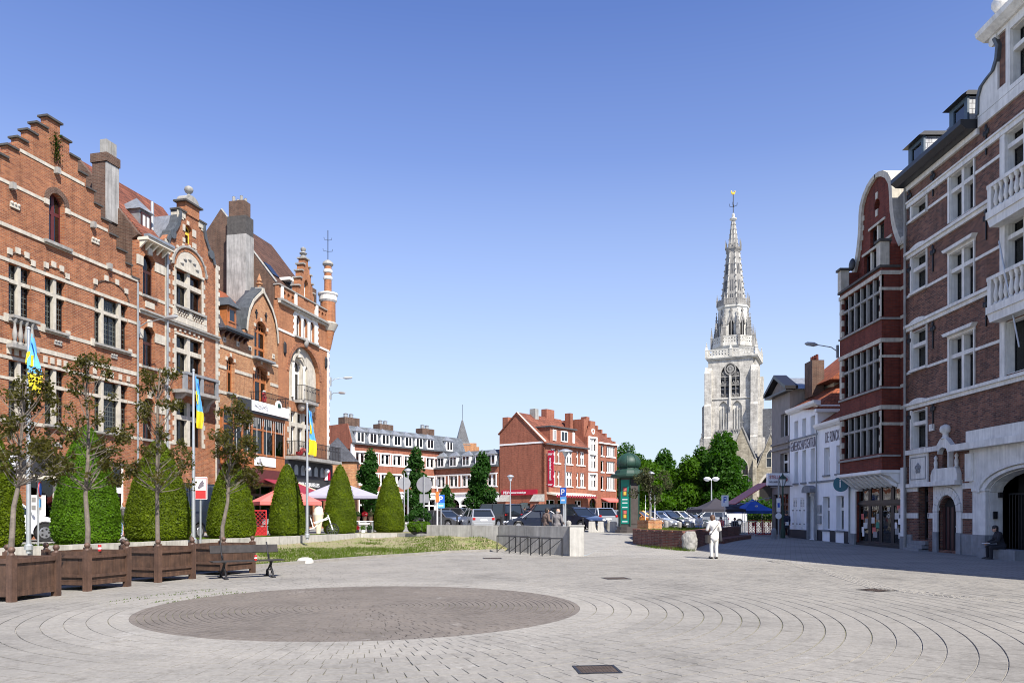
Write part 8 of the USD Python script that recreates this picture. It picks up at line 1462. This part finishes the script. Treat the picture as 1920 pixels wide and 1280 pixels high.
for k, pnt, lab, px, Y, hdg in (
    ('sedan', 'car_grey', 'silver-grey saloon facing right beside the potted bush', 829, 60, -38), ('suv', 'car_grey', 'grey estate car behind the silver-grey saloon', 864, 66, -30), ('hatch', 'car_silver', 'light silver car seen from behind, in front of the black people carrier', 893, 57, 108), ('van', 'car_black', 'black people carrier with red rear lights', 930, 65, 128),
    ('suv', 'car_black', 'black off-road car parked below the arched shop window', 970, 67, 125), ('sedan', 'car_navy', 'low dark blue saloon seen from the side, facing left behind the two men', 1004, 55.5, 190), ('van', 'car_black', 'black van behind the two men', 1026, 62, 185), ('suv', 'car_navy', 'dark blue car with its front towards us, right of the tall parking sign', 1079, 54.5, -48), ('sedan', 'car_grey', 'dark grey car half hidden behind the dark blue front', 1096, 60, -40),
    ('suv', 'car_silver', 'silver people carrier seen from behind, above the concrete barriers', 1109, 60.5, 120), ('hatch', 'car_silver', 'pale silver hatchback left of the advertising column', 1143, 60, 165), ('hatch', 'car_white', 'white car far behind the silver hatchback', 1120, 68, 150), ('hatch', 'car_orange', 'small orange car just right of the advertising column', 1192, 61, -30), ('hatch', 'car_blue', 'blue hatchback with red rear lights behind the olive tree', 1207, 66, 140), ('hatch', 'car_white', 'white car behind the blue hatchback', 1200, 73, 140), ('hatch', 'car_silver', 'silver-blue car beside the olive tree trunk', 1226, 65, -38),
    ('suv', 'car_navy', 'dark blue off-road car facing right in the right-hand row', 1246, 68, -40), ('suv', 'car_white', 'white off-road car facing right behind the dark blue one', 1269, 71, -38), ('hatch', 'car_grey', 'grey-blue car facing right, left of the black tent', 1294, 72, -35), ('van', 'car_grey', 'dark van parked at the foot of the trees behind the grey-blue car', 1310, 86, 175), ('van', 'car_white', 'white van seen under the black tent', 1352, 82, 185), ('hatch', 'car_silver', 'pale car under the left edge of the black tent', 1326, 80, 180)):
    car(k, pnt, lab, atpx(px, Y), Y, hdg, col='glass' if pnt in ('car_black', 'car_grey') else None)
# ---------------- people ----------------
ICO = trimesh.creation.icosphere(subdivisions=1).vertices
def skin_mesh(bones, grow=0.0, edge=.035, it=6):
    """bones: (point, radius, point, radius); one smooth continuous surface around them"""
    m = None
    for a, ra, b, rb in bones:
        h = m3.Manifold.hull_points(np.vstack([np.array(a) + ICO * (ra + grow), np.array(b) + ICO * (rb + grow)])); m = h if m is None else m + h
    q = m.refine_to_length(edge).to_mesh(); tm = trimesh.Trimesh(q.vert_properties[:, :3], q.tri_verts); trimesh.smoothing.filter_taubin(tm, iterations=it); return tm
def person(label, x, y, z, heading, top='cloth_grey', legs='cloth_dark', hair='hair_dark', pose='stand', scale=1.0, coat=False, bald=False, group=None, cap=None, shoes='leather'):
    """local frame: the person faces +y"""
    t = thing('person', label, 'person', (x, y, z), math.radians(heading), group, scale=(scale,) * 3); J = {}
    for s, n in ((-1, 'l'), (1, 'r')): J.update({'hip' + n: (s * .09, 0, .9), 'kn' + n: (s * .1, .02, .49), 'an' + n: (s * .1, -.02, .09), 'toe' + n: (s * .12, .14, .045), 'sh' + n: (s * .185, 0, 1.40), 'el' + n: (s * .25, -.04, 1.12), 'wr' + n: (s * .24, .08, .88)})
    pel, wa, ch, nk, hd_ = (0, 0, .95), (0, .0, 1.1), (0, 0, 1.3), (0, .0, 1.45), (0, .03, 1.59)
    if pose == 'walk': J.update(knl=(-.1, .16, .5), anl=(-.1, .18, .12), toel=(-.11, .34, .06), knr=(.1, -.06, .5), anr=(.1, -.3, .13), toer=(.1, -.17, .05), ell=(-.25, -.14, 1.15), wrl=(-.22, -.06, .92), elr=(.25, .06, 1.13), wrr=(.16, .26, 1.03))
    if pose == 'phone': J.update(ell=(-.26, .05, 1.14), wrl=(-.1, .25, 1.2), elr=(.26, .02, 1.13), wrr=(.17, .22, 1.02)); hd_ = (-.03, .09, 1.57)
    if pose == 'chat': J.update(elr=(.27, .0, 1.13), wrr=(.2, .25, 1.06)); hd_ = (.03, .05, 1.59)
    if pose == 'sit':
        dz = -.42; pel, wa, ch, nk, hd_ = (0, 0, .53), (0, .05, .7), (0, .12, .9), (0, .17, 1.05), (0, .24, 1.17)
        for s, n in ((-1, 'l'), (1, 'r')): J.update({'hip' + n: (s * .1, 0, .5), 'kn' + n: (s * .16, .42, .49), 'an' + n: (s * .16, .42, .09), 'toe' + n: (s * .18, .58, .045), 'sh' + n: (s * .18, .12, 1.0), 'el' + n: (s * .24, .22, .74), 'wr' + n: (s * .1, .44, .66)})
    arms = [(J['sh' + n], .052, J['el' + n], .04) for n in 'lr'] + [(J['el' + n], .04, J['wr' + n], .028) for n in 'lr']; lg = [(J['hip' + n], .085, J['kn' + n], .055) for n in 'lr'] + [(J['kn' + n], .055, J['an' + n], .04) for n in 'lr']
    trunk = [((-.07, pel[1], pel[2]), .10, (.07, pel[1], pel[2]), .10), (pel, .115, wa, .105), (wa, .11, ch, .13), ((-.08, ch[1], ch[2]), .11, (.08, ch[1], ch[2]), .11), (J['shl'], .055, J['shr'], .055), (ch, .1, nk, .06)]
    hx = np.array(hd_); head = [(nk, .05, hd_, .058), (hd_, .085, tuple(hx + (0, -.015, .045)), .09), (tuple(hx + (0, .03, -.06)), .05, hd_, .075), (tuple(hx + (0, .085, -.0)), .014, tuple(hx + (0, .1, -.022)), .016)] + [(tuple(hx + (s * .085, -.0, -.015)), .018, tuple(hx + (s * .087, -.005, .02)), .02) for s in (-1, 1)]
    hands = []
    for s, n in ((-1, 'l'), (1, 'r')):
        w = np.array(J['wr' + n]); e = np.array(J['el' + n]); d = (w - e) / np.linalg.norm(w - e); sd = np.array([s, 0, 0.0]); sd = sd - d * (sd @ d); sd /= max(np.linalg.norm(sd), .01); cu = np.cross(d, sd) * s; p0 = w + d * .03; p1 = w + d * .09; ac = np.cross(d, cu)
        hands.append((tuple(p0), .026, tuple(p1), .03))
        for k, ln in enumerate((.07, .08, .075, .06)): o = ac * (.026 * (k - 1.5) * .8); b = p1 + o; m_ = b + d * ln * .55 + cu * .01; hands += [(tuple(b), .011, tuple(m_), .01), (tuple(m_), .01, tuple(m_ + d * ln * .35 + cu * .03), .008)]
        b = p0 + ac * .03; hands += [(tuple(b), .013, tuple(b + ac * .022 + d * .03), .011), (tuple(b + ac * .022 + d * .03), .011, tuple(b + ac * .02 + d * .065), .009)]
    feet = [(J['an' + n], .042, J['toe' + n], .036) for n in 'lr']
    part(t, 'body', skin_mesh(trunk + arms + lg + head + hands + feet, 0, .03, 4), 'skin', smooth=True)
    tr = [b for b in trunk]
    if coat: tr += [(pel, .13, (0, pel[1], pel[2] - .16), .14), ((-.07, 0, pel[2] - .12), .11, (.07, 0, pel[2] - .12), .11)]
    part(t, 'top', skin_mesh(tr[1:] + arms + (tr[:1] if coat else []) + [((-.07, pel[1], pel[2] + .03), .108, (.07, pel[1], pel[2] + .03), .108)], .02), top, smooth=True)
    part(t, 'trousers', skin_mesh(lg + [(J['hipl'], .095, J['hipr'], .095), (J['hipl'], .09, pel, .1)], .02), legs, smooth=True)
    for n in 'lr': part(t, 'shoe', skin_mesh([(J['an' + n], .046, J['toe' + n], .042), (tuple(np.array(J['an' + n]) + (0, -.03, -.045)), .042, J['toe' + n], .04)], .006), shoes, smooth=True)
    for s in (-1, 1): part(t, 'eye', MB().ball(tuple(hx + (s * .032, .078, .01)), .012, 1), 'hair_dark')
    part(t, 'mouth', MB().ball(tuple(hx + (0, .078, -.05)), .02, 1, (1, .4, .3)), 'letter_red')
    if not bald: part(t, 'hair', skin_mesh([(tuple(hx + (0, -.03, .05)), .094, tuple(hx + (0, .0, .062)), .09), (tuple(hx + (0, -.05, -.02)), .075, tuple(hx + (0, -.03, .04)), .09)] + ([(tuple(hx + (0, -.06, -.09)), .06, tuple(hx + (0, -.05, 0)), .085)] if hair in ('hair_brown', 'hair_ginger') else []), .006), hair, smooth=True)
    else: part(t, 'hair', skin_mesh([(tuple(hx + (s * .06, -.05, -.02)), .035, tuple(hx + (0, -.075, -.02)), .035) for s in (-1, 1)], .006), 'hair_grey', smooth=True)
    if cap: part(t, 'cap', skin_mesh([(tuple(hx + (0, -.01, .075)), .09, tuple(hx + (0, .01, .075)), .09), (tuple(hx + (0, .06, .06)), .05, tuple(hx + (0, .14, .045)), .03)], .006), cap, smooth=True)
    return t
p = person('person in loose white shirt and white trousers standing alone on the square, seen from behind', 7.68, 29.0, .0, 8, 'cloth_white', 'cloth_white', 'hair_brown', 'phone', .97, True)
part(p, 'bag_strap', MB().tube([(.16, -.14, 1.42), (.0, -.17, 1.22), (-.17, -.14, .98), (-.22, -.02, .9)], .013, 6), 'leather'); part(p, 'dark_bag', MB().box(-.31, -.19, -.12, .12, .62, .92), 'leather'); part(p, 'folded_jacket', skin_mesh([((.27, .05, 1.05), .06, (.27, .0, .72), .07)], .0), 'cloth_dark', smooth=True)
p = person('person with reddish hair, grey jacket and black backpack standing before the shop', -19.15, 37.6, .6, 20, 'cloth_grey', 'denim', 'hair_ginger', 'chat', .98, True, shoes='sign_white'); part(p, 'backpack', skin_mesh([((0, -.2, 1.28), .11, (0, -.22, 1.05), .13)], .02), 'leather', smooth=True)
person('person in a brown jacket and dark cap standing behind the concrete wall', 1.62, 36.2, float(h_up(1.62, 36.2)) + .05, -60, 'cloth_brown', 'cloth_dark', 'hair_dark', 'chat', 1.0, True, cap='cloth_dark'); person('balding person in a grey jacket standing behind the concrete wall, right of the other', 2.13, 36.0, float(h_up(2.13, 36)) + .05, -30, 'cloth_grey', 'cloth_dark', 'hair_grey', 'chat', 1.0, True, bald=True)
p = person('person in a dark suit walking past the white house with a white paper in hand', 18.35, 51.0, .13, 172, 'cloth_navy', 'cloth_dark', 'hair_dark', 'walk', .98, True); part(p, 'white_paper', MB().box(-.1, .14, .24, .26, .84, 1.06), 'sign_white')
st_ = thing('stone_block', 'low stone block in the gateway where someone sits', 'stone block', (18.45, 28.7, 0)); part(st_, 'block', box(-.25, .3, -1.1, 1.1, 0, .38), 'bluestone')
p = person('person in dark clothes sitting in the shade at the gateway, holding a paper', 18.4, 28.65, -.04, 78, 'cloth_dark', 'cloth_dark', 'hair_dark', 'sit', 1.0); part(p, 'paper', MB().box(-.14, .12, .44, .64, .63, .65), 'sign_white')
person('person in black with a rucksack walking between the parked cars', atpx(985, 60), 60, .5, 100, 'cloth_dark', 'cloth_dark', 'hair_dark', 'walk', 1.0, True)
def chair(label, x, y, z, rot, m, grp='cafe chairs'):
    t = thing('cafe_chair', label, 'chair', (x, y, z), rot, grp); part(t, 'seat', MB().box(-.2, .2, -.2, .2, .43, .47), m); part(t, 'backrest', MB().box(-.2, .2, .17, .2, .55, .85), m)
    for sx in (-1, 1):
        for sy in (-1, 1): part(t, 'leg', MB().tube([(sx * .18, sy * .18, 0), (sx * .18, sy * .18, .85 if sy > 0 else .43)], .014, 6), 'steel_grey')
    return t
for px, Y, tp, lab in ((1311, 52.5, 'cloth_white', 'person in a white shirt sitting outside by the crowd barriers'), (1378, 53.5, 'cloth_dark', 'person in black sitting left of the red terrace screens'), (1352, 54, 'fabric_salmon', 'person in pink sitting under the black tent')):
    x = atpx(px, Y); z = float(h_low(x, Y)); person(lab, x, y := Y, z + .02, 160, tp, 'denim', 'hair_dark', 'sit', .95); chair('light cafe chair under the ' + lab, x + .05, Y + .06, z, .35, 'steel')
# ---------------- cafe terraces, tents and stalls ----------------
def canopy(name, label, x, y, z, w, ez, pz, m, rot=0, legs=True, drop=.22, cat='tent', curve=.5):
    t = thing(name, label, cat, (x, y, z), rot); h = w / 2; n = 6; V, F = [], []
    for k in range(4):
        a0, a1 = k * math.pi / 2 + math.pi / 4, (k + 1) * math.pi / 2 + math.pi / 4; r = h * math.sqrt(2)
        for i in range(n + 1):
            f = i / n; zz = ez + (pz - ez) * (1 - f) ** (1 + curve); b = len(V); V += [(r * f * math.cos(a0), r * f * math.sin(a0), zz), (r * f * math.cos(a1), r * f * math.sin(a1), zz)]
            if i: F.append((b - 2, b, b + 1, b - 1))
        b = len(V); V += [(r * math.cos(a0), r * math.sin(a0), ez - drop), (r * math.cos(a1), r * math.sin(a1), ez - drop)]; F.append((b - 2, b, b + 1, b - 1))
    part(t, 'canopy', MB().raw(V, F), m)
    if legs:
        for sx in (-1, 1):
            for sy in (-1, 1): part(t, 'leg', MB().tube([(sx * h * .96, sy * h * .96, 0), (sx * h * .96, sy * h * .96, ez)], .03, 6), 'steel')
    else: part(t, 'pole', MB().tube([(0, 0, 0), (0, 0, pz + .1)], .035, 8), 'steel')
    return t
canopy('market_tent', 'black peaked tent behind the woman in white, beside the white sign plate'.replace('woman', 'person'), atpx(1342, 57), 57, .3, 3.3, 1.75, 2.6, 'fabric_black', .1); canopy('market_tent', 'second black tent half hidden between the black and the blue tent', atpx(1382, 62), 62, .3, 3.0, 1.8, 2.5, 'fabric_black', .1); tb = canopy('market_tent', 'bright blue peaked tent in front of the bar', atpx(1411, 60.5), 60.5, .2, 3.0, 1.75, 2.7, 'fabric_blue', .1); part(tb, 'logo', MB().ball((-.2, -1.2, 2.1), .13, 1, (1, .3, .6)), 'sign_white')
canopy('square_parasol', 'salmon red square parasol behind the clipped cone by the thin flagpole', atpx(534, 41.5), 41.5, .6, 3.2, 1.75, 2.65, 'fabric_salmon', .5, False, .18, 'parasol', 0.0); canopy('square_parasol', 'large grey parasol behind the clipped cone right of the thin flagpole', atpx(634, 45.5), 45.5, .6, 4.2, 2.15, 3.05, 'fabric_grey', .35, False, .15, 'parasol', 0.0)
ua, ub = FL.U(463), FL.U(519); A_ = [FL.at(u, d) for u, d in ((ua, -1.2), (ub, -1.2), (ub, -3.9), (ua, -3.9))]
t = thing('red_awning', 'long wine red awning with a cream side panel, below the timber veranda', 'awning', (A_[0][0], A_[0][1], 0)); o = np.array([A_[0][0], A_[0][1], 0]); q = [np.array((*a, z)) - o for a, z in zip(A_, (4.0, 4.0, 2.95, 2.95))]
part(t, 'cloth', slab([q[3], q[2], q[1], q[0]], .04), 'fabric_red'); part(t, 'valance', MB().raw([q[3], q[2], q[2] - (0, 0, .35), q[3] - (0, 0, .35)], [(0, 1, 2, 3)]), 'fabric_red'); e1, e2 = q[1] + (.05, .05, .05), q[2] + (.05, .05, .05); part(t, 'side_panel', MB().raw([e1, e2, e2 - (0, 0, .3), e1 - (0, 0, .9)], [(0, 1, 2, 3)]), 'fabric_cream')
def lattice(name, label, x, y, z, w, h, m, rot):
    t = thing(name, label, 'screen', (x, y, z), rot, None); fr = MB().box(-w / 2, w / 2, -.025, .025, 0, .06).box(-w / 2, w / 2, -.025, .025, h - .06, h).box(-w / 2, -w / 2 + .06, -.024, .024, .06, h - .06).box(w / 2 - .06, w / 2, -.024, .024, .06, h - .06); part(t, 'frame', fr, m); k = 0
    while -w / 2 + k * .2 < w / 2 + h:
        for s in (1, -1):
            ln = LineString([(s * (-w / 2 + k * .2), 0), (s * (-w / 2 + k * .2 - h), h)]).intersection(sbox(-w / 2 + .03, .03, w / 2 - .03, h - .03))
            if not ln.is_empty and ln.geom_type == 'LineString' and ln.length > .05: c = np.array(ln.coords); part(t, 'lattice_bar', MB().tube([(c[0][0], .01 * s, c[0][1]), (c[-1][0], .01 * s, c[-1][1])], .012, 5), m)
        k += 1
    return t
lt_ = lattice('red_lattice', 'red metal lattice screen beside the clipped cone under the salmon parasol', atpx(484, 38.5), 38.5, .6, .85, 1.3, 'red_paint', .2); part(lt_, 'lower_panel', MB().box(-.37, .37, .03, .05, .06, .45), 'red_paint')
for i, px in enumerate((1410, 1424, 1439)): x = atpx(px, 56.5); lt_ = lattice('terrace_screen', ('left', 'middle', 'right')[i] + ' red terrace screen with plants on top, under the blue tent', x, 56.5, .16, .56, 1.1, 'red_paint', 0); part(lt_, 'plants', leaves([(-.15, 0, 1.25), (.15, 0, 1.25)], [.2, .2], 260, .05, 9 + i, gap=.1), 'leaf_street')
for i, (px, Y, m, lab) in enumerate(((497, 40, 'steel', 'grey metal cafe chair beside the red lattice'), (1417, 59, 'red_paint', 'red cafe chair behind the left terrace screen'), (1431, 59, 'red_paint', 'red cafe chair behind the middle terrace screen'), (1446, 59, 'red_paint', 'red cafe chair behind the right terrace screen'))): chair(lab, atpx(px, Y), Y, .6 if px < 900 else .2, .5 * i, m)
t = thing('bar_awning', 'dark red awning sloping out from the bar above the blue tent', 'awning', (18.9, 57.0, 0)); part(t, 'cloth', slab([(0, -1.4, 4.0), (-2.6, -1.4, 2.4), (-2.6, 1.6, 2.4), (0, 1.6, 4.0)], .04), 'red_paint'); part(t, 'arm', MB().tube([(0, -1.4, 2.9), (-2.5, -1.4, 2.4)], .03, 6), 'steel')
t = thing('flower_table', 'white table crowded with pots and plants between two clipped cones', 'table', (atpx(684, 41.5), 41.5, .6)); part(t, 'tabletop', box(-.5, .5, -.3, .3, .68, .72), 'sign_white')
for sx in (-.45, .45): part(t, 'leg', box(sx - .03, sx + .03, -.28, .28, 0, .679), 'steel_grey')
g = np.random.default_rng(15)
for i, (dx, dy, dz, m, pl, lab) in enumerate(((-.35, -.1, .72, 'planter_wood', 'leaf_street', 'brown pot at the left on the white table'), (0, 0, .72, 'planter_wood', 'flower_red', 'brown pot with red flowers in the middle of the white table'), (.33, -.05, .72, 'planter_wood', 'leaf_olive', 'brown pot at the right on the white table'), (-.3, -.7, 0, 'plinth_black', 'flower_red', 'black pot of flowers on the ground left of the white tub'), (.05, -.75, 0, 'sign_white', 'leaf_cone_green', 'white tub with green leaves on the ground'), (.38, -.7, 0, 'plinth_black', 'leaf_street', 'black pot on the ground right of the white tub'))):
    x, y = atpx(684, 41.5) + dx, 41.5 + dy; f = thing('flower_pot', lab, 'flower pot', (x, y, .6 + dz)); part(f, 'pot', MB().lathe([(.09, 0), (.13, .22), (.12, .24)], 10), m, smooth=40); part(f, 'plant', leaves([(0, 0, .36)], [.16], 220, .04, 30 + i, gap=.05), pl)
def bike(label, x, y, z, rot):
    t = thing('cargo_bicycle', label, 'bicycle', (x, y, z), rot)
    for cx, r_ in ((.72, .27), (-.62, .27)):
        w = part(t, 'wheel', MB().tube([(cx + r_ * math.cos(a), 0, r_ + r_ * math.sin(a)) for a in np.linspace(0, 2 * math.pi, 21)], .03, 6), 'rubber'); sp = MB()
        for k in range(6): a = k * math.pi / 6; sp.tube([(cx - r_ * math.cos(a), 0, r_ - r_ * math.sin(a)), (cx + r_ * math.cos(a), 0, r_ + r_ * math.sin(a))], .004, 4)
        part(w, 'spokes', sp, 'steel')
    part(t, 'frame', MB().tube([(-.62, 0, .27), (-.15, 0, .32), (.3, 0, .75), (.5, 0, .85)], .02, 8).tube([(-.15, 0, .32), (-.3, 0, .85)], .025, 8).tube([(.72, 0, .27), (.5, 0, .95)], .025, 8), 'sign_white'); part(t, 'white_box', MB().raw([(-.1, -.1, .54), (.5, -.1, .74), (.5, .1, .74), (-.1, .1, .54), (-.14, -.1, .62), (.46, -.1, .82), (.46, .1, .82), (-.14, .1, .62)], [(0, 3, 2, 1), (4, 5, 6, 7), (0, 1, 5, 4), (1, 2, 6, 5), (2, 3, 7, 6), (3, 0, 4, 7)]), 'sign_white'); part(t, 'saddle', MB().ball((-.32, 0, .9), .12, 1, (1.2, .6, .4)), 'leather', smooth=True); part(t, 'handlebar', MB().tube([(.42, -.28, 1.05), (.5, 0, .98), (.42, .28, 1.05)], .016, 6), 'iron'); return t
bike('white cargo bicycle leaning near the thin flagpole, its dark wheels small', atpx(594, 35.5), 35.5, .7, .15)
t = thing('ice_cream_figure', 'tall cream-coloured advertising cone figure under the grey parasol', 'advertising figure', (atpx(597, 41), 41, .6)); part(t, 'cone', MB().lathe([(.1, 0), (.12, .1), (.26, .95), (.27, 1.0)], 14), 'fabric_cream', smooth=50); part(t, 'swirl', MB().lathe([(.27, 1.0), (.3, 1.1), (.24, 1.25), (.25, 1.34), (.17, 1.5), (.16, 1.58), (.05, 1.78), (.01, 1.82)], 14), 'paint_cream', smooth=50)
b0 = None
for i, (px, Y) in enumerate(((1318, 51.0), (1345, 51.5), (1396, 53))):
    x = atpx(px, Y); z = float(h_low(x, Y)); lab = ('left grey crowd barrier beside the person in a white shirt', 'middle grey crowd barrier behind the person in white', 'right grey crowd barrier before the red terrace screens')[i]
    if b0 is None:
        b0 = thing('crowd_barrier', lab, 'barrier', (x, Y, z), .1); part(b0, 'frame', MB().tube([(-.95, 0, .15), (-.95, 0, 1.05), (.95, 0, 1.05), (.95, 0, .15), (-.95, 0, .15)], .02, 6), 'steel')
        for k in range(12): xx = -.85 + 1.7 * k / 11; part(b0, 'bar', MB().tube([(xx, 0, .15), (xx, 0, 1.05)], .008, 5), 'steel')
        for s in (-.7, .7): part(b0, 'foot', MB().box(s - .03, s + .03, -.3, .3, 0, .03).box(s - .02, s + .02, -.02, .02, .03, .15), 'steel')
    else: copy(b0, lab, (x, Y, z), .1)
